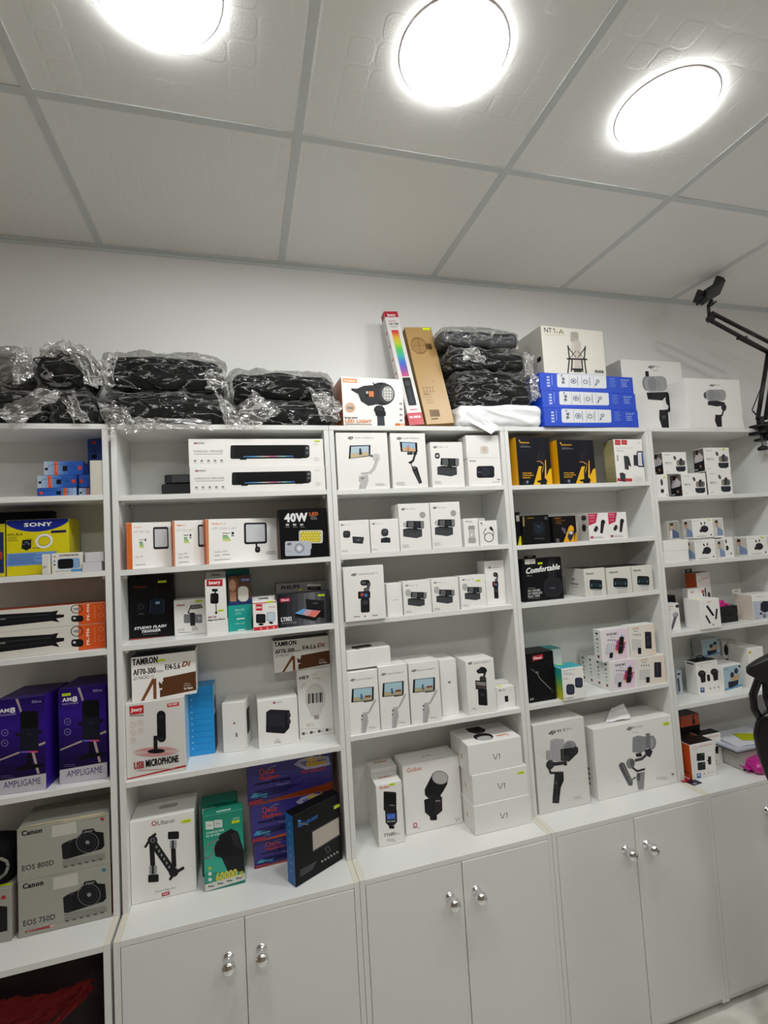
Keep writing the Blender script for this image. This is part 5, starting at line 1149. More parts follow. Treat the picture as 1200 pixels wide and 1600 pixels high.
carton('stacked_flash_box', 'wide white flash box topmost of its stack, black flash print on the lid', 'N', (722, 182), (1055, 120), v2.top, Y=v3.Y + .006, yaw=0, d=.15, art=art_v1top, group=gv)

# ================================================================ FOURTH COLUMN
z41, z42, z43, z44 = SH[3]
YEL = '#e2a90c'
def art_maono(b, *w):
    A = b.face('F', (395, 134), (682, 138), (422, 476))
    A.poly([(420, 155), (424, 168), (434, 168), (430, 155)], '#d9a81c'); A.text('maono', 430, 180, 15, '#c9961c', 80, bold=.03); A.text('GAMING MIC', 434, 199, 6, '#77787a', 60); A.bars(434, 204, 88, 1, 5, '#9a9a9a', 3)
    A.poly([(543, 476), (590, 345), (632, 345), (600, 476)], '#e8b412'); A.poly([(645, 300), (640, 430), (655, 440), (652, 300)], '#e8b412'); A.poly([(655, 476), (655, 420), (680, 368), (712, 360), (715, 476)], '#e8b412')
    A.rr(590, 168, 648, 240, '#17181f', .3); A.poly([(586, 230), (576, 300), (585, 325), (620, 330), (640, 300), (645, 230)], '#1b1c22'); A.line([(590, 240), (580, 298)], 3, '#3b3d48'); A.line([(572, 310), (600, 308), (628, 325), (632, 340)], 5, '#d07048'); A.line([(590, 312), (622, 326)], 3, '#7fc08c')
    A.poly([(575, 316), (600, 314), (628, 345), (605, 342)], '#101116'); A.line([(622, 345), (612, 375), (614, 445)], 12, '#1b1c20'); A.ell(618, 453, 46, 10, '#15161a'); A.line([(606, 458), (606, 474)], 10, '#15161a')
    for k, wd in enumerate((78, 92, 66)): A.text(('POWER GAMING', 'STREAM GAMING', 'MICROPHONE')[k], 450, 396 + 16 * k, 9, '#d9a01c', wd, bold=.05)
    A.ell(488, 455, 11, 12, '#4a7ac0', 12); A.ell(484, 450, 6, 6, '#c84a3a', 8); A.ell(493, 452, 5, 5, '#5aa84a', 8); A.ell(462, 456, 6, 7, '#3b3b3e', 8)
gy = 'black and yellow gaming microphone boxes'
fy = dict(L=YEL, R=YEL)
carton('gaming_microphone_box', 'black and yellow gaming microphone box, left of the two, beside the post', 'P', (78, 112), (338, 128), z41, Y=.006, yaw=5, d=.07, col='#12141c', faces=fy, art=art_maono, group=gy)
carton('gaming_microphone_box', 'black and yellow gaming microphone box, right of the two', 'P', (398, 134), (682, 138), z41, Y=.006, yaw=3, d=.07, col='#12141c', faces=fy, art=art_maono, group=gy)
def art_hoco(b, *w):
    A = b.face('F', (840, 132), (1060, 122), (856, 465)); A.rect(852, 136, 895, 175, '#c02030'); A.rect(902, 134, 945, 170, '#c02030'); A.text('hoco.', 858, 160, 9, '#f0e0e0', 32); A.text('hoco.', 908, 156, 9, '#e8d0d0', 32); A.bars(1028, 150, 20, 1, 6, '#9a9a98', 4)
    A.text('Magnetic wireless car charger', 856, 202, 7, '#8b8b88', 130); A.bars(862, 214, 70, 2, 7, '#b5b5b2', 3)
    for k in range(3): A.rr(862, 256 + 16 * k, 874, 266 + 16 * k, '#77787a')
    A.poly([(915, 258), (920, 362), (950, 365), (948, 258)], '#3b3c42'); A.poly([(945, 258), (948, 330), (970, 342), (955, 270)], '#2b2c31'); A.rr(990, 248, 1028, 332, '#33343a', .1); A.rr(1016, 216, 1078, 342, '#24252c', .25); A.rr(1024, 226, 1060, 332, '#d9dadf', .2); A.poly([(1052, 235), (1054, 318), (1072, 325), (1068, 228)], '#3a5a9c')
    A.rect(858, 432, 972, 456, '#c43040'); A.poly([(878, 392), (885, 455), (920, 460), (922, 400), (900, 388)], '#3b3c42'); A.bars(985, 420, 80, 4, 10, '#c9c9c6', 3)
    U(b, 'L').grad(0, 0, 1, 1, ['#8f8a60', '#a8a27a', '#7d7a54'], 8, True)
carton('car_charger_box', 'white car charger box with two red squares at its top and a black tab', 'P', (840, 132), (1062, 124), z41, Y=.004, yaw=0, d=.06, faces=dict(L='#a09a70'), art=art_hoco, tabs=[(.2, .58, .013, '#101012', 0)])
carton('strap_box', 'narrow black box with a yellow corner, at the left end beside the post', 'P', (60, 702), (108, 702), z42, Y=.02, yaw=0, d=.05, col='#111113', art=lambda b, *w: (U(b).poly([(.35, 1), (.95, 1), (.95, .72), (.7, .75)], '#d9d012'), U(b).rect(.4, .1, .9, .28, '#a9a898')))
def art_blk(b, *w):
    A = b.face('F', (125, 730), (335, 718), (138, 940)); A.text('maono', 170, 750, 9, '#b98a1c', 48, bold=.02); A.rr(210, 770, 306, 880, '#171a1f', .15); A.poly([(225, 775), (222, 840), (250, 860), (292, 840), (285, 775), (260, 800)], '#1f2933'); A.ell(255, 805, 10, 8, '#3b4a5a'); A.bars(222, 892, 78, 1, 5, '#77787a', 3); A.rect(133, 736, 146, 805, '#8a7a4c'); A.rect(302, 735, 325, 755, '#55565a')
carton('audio_box', 'plain black box with a faint gadget print on the second shelf', 'P', (125, 730), (335, 718), z42, Y=.008, yaw=0, d=.05, col='#0e0e10', art=art_blk)
def art_blk2(b, *w):
    A = b.face('F', (362, 736), (545, 724), (372, 924)); A.text('maono', 385, 752, 9, '#c9762c', 46, bold=.03); A.text('WIRELESS', 390, 770, 8, '#9a5a28', 72); A.bars(390, 775, 60, 2, 8, '#7d4c24', 4)
    A.poly([(445, 924), (492, 805), (510, 793), (528, 810), (530, 924)], '#e8a812'); A.poly([(530, 924), (540, 850), (556, 840), (556, 924)], '#d99a10'); A.poly([(428, 818), (450, 852), (470, 860), (462, 820), (445, 812)], '#5a5468'); A.poly([(490, 840), (478, 880), (495, 915), (515, 890), (532, 842), (510, 835)], '#2b2838'); A.ell(505, 850, 16, 12, '#c9c4d0'); A.rr(388, 892, 414, 920, '#5d5a54')
carton('wireless_microphone_box', 'black box with a yellow beam and grey clip microphone print', 'P', (362, 736), (545, 724), z42, Y=.01, yaw=0, d=.05, col='#100f10', faces=dict(R=YEL), art=art_blk2)
def art_pink(b, TL, TR, BL):
    A = b.face('F', (640, 712), (795, 706), (655, 912)); A.poly([(640, 710), (646, 802), (705, 780), (718, 706)], '#c22850'); A.text('hoco.', 652, 730, 8, '#f4d0da', 46, bold=.03); A.bars(652, 742, 44, 1, 5, '#e8a0b4', 4); A.bars(656, 766, 36, 1, 5, '#e8a0b4', 4)
    A.ell(760, 776, 17, 18, '#1d1d22'); A.poly([(742, 785), (736, 858), (756, 862), (770, 792)], '#26262c'); A.poly([(690, 822), (684, 842), (705, 850), (718, 830), (716, 805), (702, 805)], '#26262c'); A.line([(718, 812), (724, 835)], 4, '#26262c')
    A.rect(660, 880, 684, 898, '#b8506c'); A.bars(690, 884, 96, 2, 8, '#b5b5b2', 4)
    B_ = U(b, 'L'); B_.ell(.6, .15, .25, .1, '#33343c'); B_.line([(.4, .25), (.8, .5)], .05, '#8b8c90'); B_.ell(.55, .52, .2, .14, '#1b1b20')
gk = 'white boxes with a crimson corner'
k1 = carton('clip_microphone_box', 'small white box with crimson corner, left of the pair, dark print on its side', 'P', (640, 713), (794, 707), z42, Y=.006, yaw=1, d=.06, art=art_pink, group=gk, faces=dict(L='#b9bab8'))
carton('clip_microphone_box', 'small white box with crimson corner, right of the pair', 'P', (797, 706), (940, 700), z42, Y=.006, yaw=0, d=.06, art=art_pink, group=gk)
def art_comf(b, *w):
    A = b.face('F', (70, 120), (370, 100), (85, 438))
    A.rect(97, 116, 135, 155, '#e0deda'); A.rect(137, 113, 175, 152, '#d0cfcb'); A.text('hoco.', 103, 138, 8, '#77787a', 26); A.text('W43', 143, 136, 8, '#77787a', 26)
    A.rr(268, 110, 325, 270, '#1f1f23', .1); A.line([(285, 120), (285, 260)], 4, '#3b3b40'); A.line([(308, 118), (308, 258)], 4, '#3b3b40'); A.rr(235, 262, 370, 402, '#2b2b30', .35); A.rr(246, 272, 360, 392, '#232328', .35); A.text('hoco.', 280, 342, 12, '#9a9a9e', 42)
    A.text('Comfortable', 106, 226, 42, '#f2f2f0', 256, ital=.4, bold=.02, rot=3); A.text('W43 true', 108, 246, 7, '#c9c9c6', 38)
    A.bars(113, 332, 56, 1, 4, '#9a9a98', 3)
    for k, (t, wd) in enumerate((('30+ HOURS', 92), ('OF WIRELESS', 106), ('PLAY TIME', 88))): A.text(t, 113, 362 + 21 * k, 15, '#b9b9b7', wd, bold=.05)
    A.bars(116, 408, 84, 1, 4, '#77787a', 3)
carton('headphone_box', 'black headphone box with white script lettering Comfortable', 'Q', (68, 118), (366, 100), z43, BL=(75, 438), yaw=0, d=.06, col='#101014', art=art_comf, sticker=('F', .4, .86, .02, .0068), tabs=[(.28, .58, .01, '#0c0c0e', 1)])
def art_lens(sidetext):
    def f(b, *w):
        A = b.face('F', (535, 188), (690, 166), (547, 398)); A.text('Canon', 552, 230, 14, '#1b1b1d', 56, bold=.04)
        A.rr(578, 264, 670, 338, '#15171c', .18); A.rect(586, 290, 662, 315, '#1f333c'); A.ell(622, 275, 40, 6, '#24262c'); A.line([(592, 300), (592, 320)], 5, '#5c8c98'); A.line([(655, 298), (655, 318)], 5, '#5c8c98'); A.rr(592, 335, 664, 348, '#a9acae', .3); A.poly([(600, 350), (606, 385), (660, 378), (668, 345)], '#c9c9c6')
        if sidetext:
            B_ = U(b, 'L'); B_.text('EF', .38, .45, .09, '#3b3b3e', .15, bold=.02); B_.text('50mm', .3, .6, .09, '#3b3b3e', .38, bold=.02); B_.text('f/1.8 STM', .34, .7, .05, '#55565a', .32)
    return f
gn = 'white camera lens boxes in a row'
for tl, tr, bl, d, tx, lab in (((535, 188), (692, 168), (548, 398), .12, 1, 'nearest the black headphone box, its 50mm side showing'), ((707, 180), (888, 166), (718, 382), .12, 0, 'middle of the three'), ((893, 166), (1045, 150), (905, 362), .12, 0, 'rightmost of the three')):
    carton('camera_lens_box', 'white camera lens box, ' + lab, 'Q', tl, tr, z43, BL=bl, yaw=0, d=d, col='#dbd9d2', faces=dict(T='#2b2b2c'), art=art_lens(tx), group=gn)
def art_ulb(b, *w):
    A = b.face('F', (105, 825), (305, 828), (130, 1195)); A.poly([(152, 848), (154, 885), (232, 878), (228, 842)], '#c02030'); A.text('Ulanzi', 160, 874, 18, '#f4ecec', 60, bold=.04); A.line([(130, 912), (310, 905)], 2, '#2b2b30')
    A.line([(140, 940), (190, 985)], 8, '#55565a'); A.line([(190, 985), (200, 1015), (288, 1120)], 4, '#9a9a9c'); A.ell(298, 1132, 10, 14, '#2b2b30'); A.ell(185, 975, 10, 8, '#77787a'); A.text('LS', 134, 1172, 12, '#e0e0de', 24, bold=.04)
carton('light_stand_box', 'black box with a small red logo and a thin stand print', 'Q', (105, 826), (306, 822), z44, BL=(132, 1195), yaw=0, d=.09, col='#0d0d10', art=art_ulb)
carton('teal_earphone_box', 'teal box with a white front standing behind the black light stand box', 'Q', (205, 802), (368, 780), z44, Y=.112, yaw=0, d=.07, col='#0f9c9c', faces=dict(F='#d0dcdc'))
def art_teal(b, *w):
    A = b.face('F', (370, 935), (533, 910), (385, 1178)); A.text('Clever MIC H1', 380, 958, 14, '#5a9cb0', 92); A.bars(380, 965, 110, 2, 10, '#a9b0b0', 4); A.bars(382, 1000, 50, 2, 10, '#c0a8a8', 4)
    A.rr(470, 1000, 528, 1078, '#2b2f3c', .3); A.rr(478, 1008, 520, 1066, '#3b4152', .3); A.rr(404, 1050, 465, 1130, '#2b2f3c', .3); A.rr(412, 1060, 457, 1118, '#3b4152', .3); A.text('Hollyland', 392, 1166, 12, '#3b3b3e', 66)
    B_ = U(b, 'L'); B_.grad(0, 0, 1, 1, ['#28a8a8', '#3cb49a', '#7fc060', '#c0cc3c', '#d0d038'], 14, True)
    U(b, 'T').bars(.3, .5, .4, 2, .1, '#0d8c94')
carton('lavalier_box', 'white box with a teal top and a green-yellow side, two dark clips printed', 'Q', (370, 938), (532, 910), z44, BL=(385, 1178), yaw=0, d=.07, faces=dict(T='#22a9b8', L='#3cb49a'), art=art_teal, sticker=('T', .25, .75, .022, .012))
def art_splash(b, *w):
    A = b.face('F', (685, 880), (925, 850), (738, 1105))
    A.grad(680, 860, 960, 1120, ['#e8e4e6', '#e6dce8', '#ecd4e4'], 5)
    A.text('NOISE MIC', 748, 915, 15, '#3b3b40', 92, bold=.04); A.text('Wireless', 780, 930, 8, '#55565a', 42)
    for k in range(4): A.rr(760 + 20 * k, 940, 770 + 20 * k, 952, '#6a6a6e')
    rnd = random.Random(3); cx, cy = 878, 985
    for k, c in enumerate(['#c8205a', '#7a2a90', '#e05a28', '#2a5ac0', '#d02a40', '#f09a28', '#5a2a80', '#e03060', '#e07028', '#c02a9c', '#f2c030', '#8a2a70', '#d84828', '#4a8ad0'] * 2):
        a = k * 2 * math.pi / 28; r1 = rnd.uniform(40, 75); P = [(cx + r1 * math.cos(a) * .85, cy + r1 * math.sin(a)), (cx + 26 * math.cos(a + .3), cy + 34 * math.sin(a + .3)), (cx + 26 * math.cos(a - .3), cy + 34 * math.sin(a - .3))]
        A.poly(P, c)
    A.ell(cx, cy, 34, 44, '#a82a58'); A.poly([(872, 918), (888, 918), (882, 900)], '#3a8ad8'); A.rr(862, 920, 902, 1040, '#101014', .12); A.text('N1', 872, 990, 7, '#77787c', 18)
    A.rr(755, 970, 830, 1045, '#d0d0d6', .1); A.ring(792, 1008, 38, 2, '#b0b0b8'); A.rr(790, 1034, 818, 1072, '#16161b', .25)
    B_ = U(b, 'L')
    B_.ell(.5, .12, .17, .03, '#1b1b1e'); B_.ell(.5, .3, .14, .035, '#77787c'); B_.rect(.3, .42, .7, .45, '#9a9a9a'); B_.ell(.5, .56, .14, .03, '#8b8c90'); B_.rect(.3, .66, .7, .68, '#9a9a9a'); B_.ell(.5, .85, .15, .05, '#8a3a30')
def art_wnoise(b, *w):
    A = b.face('F', (925, 850), (1140, 822), (940, 1075)); A.grad(920, 820, 1170, 1090, ['#e8e4de', '#e8e2da', '#ecdccb'], 4); A.text('NOISE', 962, 872, 12, '#d07a5c', 50, bold=.02); A.bars(968, 880, 36, 1, 5, '#55565a', 4)
    for k in range(4): A.rr(962 + 18 * k, 900, 972 + 18 * k, 916, '#9a9a98')
    A.rr(950, 940, 1030, 1020, '#cfcfcc', .08); A.rr(1062, 885, 1116, 1006, '#20222e', .08); A.rr(998, 1000, 1026, 1045, '#16161b', .25); A.text('NOISE', 1092, 978, 8, '#6a6a80', 60, rot=90)
    B_ = U(b, 'L'); B_.ell(.5, .12, .17, .03, '#1b1b1e'); B_.ell(.5, .3, .14, .035, '#77787c'); B_.ell(.5, .56, .14, .03, '#8b8c90'); B_.ell(.5, .85, .15, .05, '#8a3a30')
gx_ = 'white wireless microphone boxes with a paint splash'
w1 = carton('wireless_mic_box', 'white box with a rainbow paint splash, bottom front of the stack', 'Q', (727, 885), (926, 855), z44, BL=(738, 1105), yaw=0, d=.042, art=art_splash, group=gx_)
w2 = carton('wireless_mic_box', 'white box without splash, dark navy bar print, bottom right of the stack', 'Q', (928, 858), (1140, 828), z44, Y=w1.Y, yaw=0, d=.042, art=art_wnoise)
wt_ = max(w1.top, w2.top)
carton('wireless_mic_box', 'white box with a rainbow paint splash, upper layer', 'Q', (660, 650), (866, 620), wt_, Y=w1.Y + .004, yaw=0, d=.042, art=art_splash, group=gx_)
carton('wireless_mic_box', 'white box without splash, dark navy bar print, upper layer by the post', 'Q', (872, 618), (1062, 590), wt_, Y=w1.Y + .005, yaw=0, d=.042, art=art_wnoise)
Yb = w1.Y + .0425
for k, lab in enumerate(('second', 'third', 'rearmost')):
    # same carton, one behind another
    b = Box(w1.w, .042, w1.h, WHITE); art_splash(b)
    o = link('wireless_mic_box', b.bm, b.mats, None, (w1.X - .001 * (k + 1), Yb + .0432 * k, z44 + .0004))
    tag(o, 'white paint-splash box showing only its side, %s in the row' % lab, 'box', gx_)
    if Yb + .0432 * (k + 2) > BACK: break
def art_rs3(b, *w):
    A = b.face('F', (60, 212), (440, 160), (115, 880)); A.text('dji', 178, 284, 26, '#1a1a1a', 54, bold=.06, ital=.25); A.text('RS 3', 242, 270, 18, '#2b2b2e', 54, bold=.02); A.text('MINI', 302, 260, 17, '#a5a5a5', 48)
    A.rr(158, 405, 190, 475, '#a9a9ad', .2); A.poly([(188, 330), (185, 480), (262, 495), (296, 470), (290, 325), (220, 318)], '#b5b5b9'); A.line([(205, 345), (205, 470)], 4, '#9a9a9e'); A.ring(226, 378, 14, 3, '#9a9a9e'); A.ell(335, 385, 50, 46, '#a0a1a5'); A.ell(325, 390, 30, 34, '#8b8c90')
    A.poly([(265, 400), (268, 490), (330, 500), (395, 440), (398, 395), (350, 395)], '#232428'); A.ell(378, 418, 22, 32, '#2f3034'); A.line([(285, 395), (285, 480)], 6, '#5a5b5f'); A.line([(300, 405), (300, 485)], 5, '#101014')
    A.ell(188, 512, 30, 36, '#2d2e32'); A.poly([(205, 495), (210, 525), (300, 518), (310, 495)], '#1d1e22'); A.rr(290, 500, 314, 528, '#1d1e22'); A.line([(182, 540), (192, 575), (285, 580)], 16, '#232428')
    A.poly([(222, 580), (215, 670), (205, 800), (255, 808), (268, 690), (290, 640), (288, 576)], '#1b1c1f'); A.line([(240, 600), (238, 790)], 5, '#3b3c40'); A.ell(232, 655, 10, 12, '#55565a'); A.bars(365, 770, 80, 2, 12, '#c0c0bc', 4)
bigA = carton('stabilizer_box', 'tall white box wrapped in clear plastic with a black camera stabilizer print', 'R', (60, 212), (440, 162), ZC, BL=(115, 880), yaw=0, d=.16, art=art_rs3, rough=.3)
bm = bmesh.new()
softbox(bm, (bigA.w / 2 + .004, bigA.d / 2 + .003, bigA.h / 2 + .003), .006, 36, .0012, 10, 51, 0, .0016, 9, off=(bigA.w / 2, bigA.d / 2, bigA.h / 2 + .0035))
sheet(bm, [(bigA.w * .7, -.002, bigA.h + .002), (bigA.w * .95, -.004, bigA.h + .004), (bigA.w * 1.06, .002, bigA.h + .045), (bigA.w * .85, .0, bigA.h + .04)], .004, 30, 14, 7)
sheet(bm, [(bigA.w + .003, -.001, bigA.h * .1), (bigA.w + .012, .004, bigA.h * .1), (bigA.w + .012, .0, bigA.h * .98), (bigA.w + .003, -.004, bigA.h)], .002, 30, 14, 9)
link('plastic_wrap', bm, film_mat('thin_clear_film', .01, '#fbfbfb', streak=.05, fres=.12), bigA.o)
def art_rs4(b, *w):
    A = b.face('F', (510, 242), (1098, 122), (552, 775)); A.text('dji', 758, 245, 24, '#1a1a1a', 44, bold=.06, ital=.25); A.text('RS 4', 806, 233, 17, '#55565a', 40); A.text('MINI', 850, 225, 16, '#a5a5a5', 32); A.bars(796, 258, 48, 1, 5, '#b9b9b6', 4)
    A.poly([(800, 300), (796, 415), (860, 420), (905, 400), (905, 295), (840, 285)], '#8f9093'); A.line([(805, 325), (900, 318)], 3, '#77787b'); A.line([(852, 300), (860, 410)], 3, '#77787b'); A.ell(945, 340, 32, 55, '#8b8c8f'); A.ell(940, 340, 20, 40, '#a0a0a3'); A.rr(898, 268, 932, 385, '#77787b', .2)
    A.poly([(820, 425), (826, 450), (870, 448), (862, 418)], '#2b2c2f'); A.poly([(890, 400), (895, 440), (930, 455), (950, 410), (930, 385)], '#2b2c2f'); A.line([(905, 430), (870, 465), (815, 478)], 20, '#4b4c50'); A.ell(782, 500, 32, 40, '#8b8c8f'); A.ell(795, 495, 18, 30, '#5d5e62')
    A.line([(795, 530), (830, 560), (890, 545)], 14, '#33343a'); A.poly([(828, 575), (825, 620), (840, 705), (880, 698), (888, 565)], '#8b8c8f'); A.poly([(828, 580), (826, 620), (850, 640), (855, 575)], '#55565a'); A.poly([(695, 510), (705, 540), (768, 668), (795, 668), (798, 640), (735, 495), (712, 490)], '#5a5b5e'); A.line([(722, 505), (785, 640)], 6, '#8b8c8f'); A.line([(790, 625), (820, 605)], 12, '#77787b')
    A.bars(975, 608, 120, 3, 9, '#c5c5c2', 3); A.rr(1092, 583, 1112, 598, '#8b8b88', .4)
    B_ = U(b, 'L'); 
    for k in range(4): B_.rr(.25, .6 + .07 * k, .4, .64 + .07 * k, '#33343a', .2); B_.rr(.6, .6 + .07 * k, .72, .64 + .07 * k, '#33343a', .2)
bigB = carton('stabilizer_box', 'wide white box with a grey tilted stabilizer print and crumpled tissue on top', 'R', (510, 242), (1098, 122), ZC, BL=(552, 775), yaw=0, d=.14, art=art_rs4, rough=.28, sticker=('F', .885, .87, .026, .01))
e = empty('tissue', (bigB.X + bigB.w * .42, bigB.Y + .055, bigB.top + .001)); tag(e, 'crumpled white tissue lying on the wide stabilizer box', 'tissue')
bm = bmesh.new(); sheet(bm, [(-.07, -.02, .001), (.04, -.035, .006), (.06, .02, .042), (.005, .03, .03)], .003, 18, 20, 2); link('tissue_fold', bm, mat('#e8e8e8', .8), e)
sheetm = None

# ================================================================ FIFTH COLUMN
z51, z52, z53, z54 = SH[4]
def art_sc(b, *w):
    A = b.face('F', (565, 124), (815, 120), (580, 348)); A.text('Soundcore', 585, 155, 10, '#55565a', 66); A.text('LiberTY', 592, 238, 13, '#55504a', 46, bold=.02); A.rect(642, 228, 662, 238, '#d0b890'); A.bars(594, 244, 64, 1, 5, '#9a9a98', 3); A.bars(600, 322, 26, 1, 5, '#9a9a98', 4)
    A.ell(694, 182, 13, 22, '#3b3f48', rot=-20); A.ell(692, 184, 6, 12, '#55585f', rot=-20); A.rr(712, 205, 805, 262, '#7d776c', .3); A.ell(740, 235, 14, 18, '#a99a80'); A.poly([(745, 190), (735, 240), (755, 262), (785, 240), (775, 200)], '#33353c'); A.ell(778, 232, 16, 24, '#55565a'); A.ell(762, 196, 10, 12, '#26282e')
    A.poly([(703, 270), (706, 305), (725, 322), (785, 322), (806, 308), (806, 268)], '#20232c'); A.line([(712, 276), (800, 274)], 3, '#3b3f4c'); A.ell(742, 298, 14, 10, '#33374a')
    gamer(U(b, 'L'), .0, .02, .93, .98)
gs = 'white earbud boxes with a gamer photo on the side'
e1 = carton('earbud_box', 'white earbud box in the bottom row, middle, photo of a man on its side', 'S', (345, 378), (588, 358), z51, Y=.008, yaw=0, d=.06, trim=(0, .004), art=art_sc, group=gs)
e2 = carton('earbud_box', 'white earbud box in the bottom row, right end of the group', 'S', (597, 352), (832, 346), z51, Y=.008, yaw=0, d=.06, art=art_sc, group=gs)
e0 = carton('earbud_box', 'white earbud box cut by the post at the bottom left, yellow sticker on it', 'S', (40, 390), (203, 386), z51, Y=.012, yaw=0, d=.06, art=lambda b, *w: (U(b).ell(.55, .35, .09, .15, '#3b3d42'), U(b).rr(.42, .65, .66, .82, '#2b2d33', .4), U(b).ell(.85, .92, .05, .03, '#55565a')), sticker=('F', .66, .84, .014, .005))
carton('earbud_box', 'white earbud box in the upper row, left, photo of a man on its side', 'S', (157, 168), (388, 162), max(e0.top, e1.top), Y=.02, yaw=0, d=.055, art=art_sc, group=gs)
carton('earbud_box', 'white earbud box in the upper row, right, with a yellow sticker', 'S', (565, 124), (812, 121), max(e1.top, e2.top), Y=.01, yaw=0, d=.055, art=art_sc, group=gs, sticker=('F', .72, .9, .016, .006))
def art_man(b, *w):
    A = U(b); A.text('Soundcore', .05, .13, .05, '#8b8b88', .3); buds_case(A, .25, .18, .85, .92); A.bars(.15, .9, .5, 1, 1, '#9a9a98', .03); A.ell(.85, .87, .04, .04, '#333')
    person(U(b, 'L'), .08, .06, .95, .94); person(U(b, 'R'), .05, .06, .92, .94)
gj = 'white earbud boxes with a man in a blue jacket'
j0 = carton('flat_blank_box', 'flat blank white box at the bottom, beside the post on the lower earbud shelf', 'S', (166, 1150), (412, 1140), z52, Y=.006, d=.08, dz=0)
j1 = carton('flat_blank_box', 'flat blank white box lying on the other flat blank one', 'S', (164, 1042), (410, 1034), j0.top, Y=.006, d=.08)
j2 = carton('earphone_box', 'white box with earphone case print, bottom row right beside the flat blank boxes', 'S', (474, 1035), (676, 1030), z52, Y=.008, yaw=0, d=.05, art=art_man, group=gj)
j3 = carton('earphone_box', 'white box turned sideways in the bottom row, a man in a blue jacket facing out', 'S', (682, 1028), (768, 1022), z52, Y=.014, yaw=0, d=.05, art=lambda b, *w: person(U(b), .05, .05, .95, .95), group=gj)
jn = carton('earphone_box', 'narrow white edge-on box between the two jacket portraits', 'S', (774, 1008), (850, 1004), z52, Y=.012, yaw=0, d=.06, art=lambda b, *w: (U(b).ell(.1, .2, .1, .1, '#222'), U(b).ell(.15, .52, .2, .12, '#222'), U(b).ell(.6, .8, .1, .04, '#333')))
j5 = carton('earphone_box', 'white earphone box near the right frame edge with portrait side and yellow sticker', 'S', (990, 1000), (1188, 990), z52, Y=.008, yaw=0, d=.06, art=art_man, group=gj, sticker=('F', .66, .86, .016, .006))
carton('earphone_box', 'white earphone box cut by the right frame edge on the lower earbud shelf', 'S', (1196, 1000), (1400, 995), z52, Y=.01, yaw=0, d=.06, trim=(0, .058), art=art_man, group=gj)
carton('earphone_box', 'white earphone box on top of the row, between two portraits, with a yellow sticker', 'S', (448, 826), (650, 820), max(j1.top, j2.top), Y=.012, yaw=0, d=.05, art=art_man, group=gj, sticker=('F', .76, .86, .014, .005))
carton('earphone_box', 'white box turned sideways on top, jacket portrait at the right end', 'S', (653, 818), (752, 812), max(j2.top, j3.top, jn.top), Y=.022, yaw=0, d=.05, art=lambda b, *w: person(U(b), .05, .05, .9, .92), group=gj)
carton('earphone_box', 'dim box with jacket portrait standing at the left on the flat blank boxes', 'S', (205, 848), (318, 842), j1.top, Y=.04, yaw=0, d=.045, col='#c9c7c0', art=lambda b, *w: person(U(b), .05, .05, .95, .95, jacket='#4c5a80', bg='#9a968e'), group=gj)  # shade of the recess put into darker carton and portrait colours

def art_org(b, *w):
    A = U(b); A.text('hoco.', .12, .17, .05, '#d07a6c', .2); A.bars(.35, .12, .5, 1, 1, '#d8a09a', .02); A.rr(.28, .32, .6, .6, '#14201f', .1); A.rr(.36, .36, .52, .48, '#3b5a52', .2); A.rr(.72, .42, .88, .75, '#1b1b1e', .2)
carton('orange_side_box', 'white box with an orange side and black top at the back of the shelf', 'T', (405, 182), (553, 176), z53, Y=.1, yaw=12, d=.05, faces=dict(L='#c4521c', T='#1b1a1a'), art=art_org, tabs=[(.0, .5, .016, '#111', 1)])
carton('large_white_box', 'large white carton behind, with small red wordmark and red dot', 'T', (310, 357), (500, 338), z53, Y=.07, yaw=0, d=.028, art=lambda b, *w: (U(b).text('XO', .16, .12, .05, '#c04050', .2, bold=.04), U(b).ell(.88, .11, .1, .05, '#c85048'), U(b).ell(.9, .2, .05, .04, '#222')))
pb_ = carton('black_pack', 'small black pack hanging at the left, lower, beside the post', 'T', (92, 432), (176, 428), z53, Y=.115, yaw=0, d=.03, col='#15171b')
def art_hand(b, *w):
    A = b.face('F', (100, 522), (213, 516), (135, 818)); A.text('XO', 106, 555, 11, '#c04050', 46, bold=.05); A.bars(106, 575, 34, 2, 12, '#a5a5a2', 4); A.ell(200, 550, 22, 18, '#2b2c30'); A.ell(182, 645, 30, 30, '#8b8c98'); A.ell(176, 640, 20, 22, '#a9aab4'); A.poly([(165, 665), (140, 770), (145, 815), (162, 790), (198, 670)], '#5c5d6c')
carton('handheld_microphone_box', 'white box with a grey handheld microphone print beside the post', 'T', (100, 522), (213, 516), z53, BL=(135, 818), yaw=0, d=.04, art=art_hand)
def art_3mic(b, *w):
    A = b.face('F', (440, 478), (658, 465), (450, 805)); A.text('XO', 528, 512, 13, '#c04050', 40, bold=.05)
    for x0, y0, x1, y1, s in ((525, 555, 580, 650, 26), (505, 660, 540, 735, 20), (625, 595, 610, 690, 22)): A.line([(x0, y0), (x1, y1)], s, '#1b1e2c'); A.ell(x0, y0, s * .5, s * .55, '#23273a'); A.ell(x1, y1, s * .5, s * .45, '#1b1e2c')
    A.ell(575, 756, 7, 9, '#333')
carton('triple_microphone_box', 'big white box with three dark clip microphones printed on it', 'T', (440, 478), (658, 465), z53, BL=(448, 805), yaw=0, d=.075, art=art_3mic, sticker=('T', .05, .3, .014, .012))
pk = [carton('black_flat_pack', 'flat black pack %s in the small pile right of the three-microphone box' % l, 'T', tl, tr, z, Y=.05, yaw=0, d=.06, col='#1b1b1c') for l, tl, tr, z in (('at the bottom', (682, 655), (868, 640), z53),)]
pk2 = carton('black_flat_pack', 'flat black pack on top in the small pile right of the three-microphone box', 'T', (668, 558), (860, 538), pk[0].top + .0004, Y=.052, yaw=0, d=.06, col='#161617')
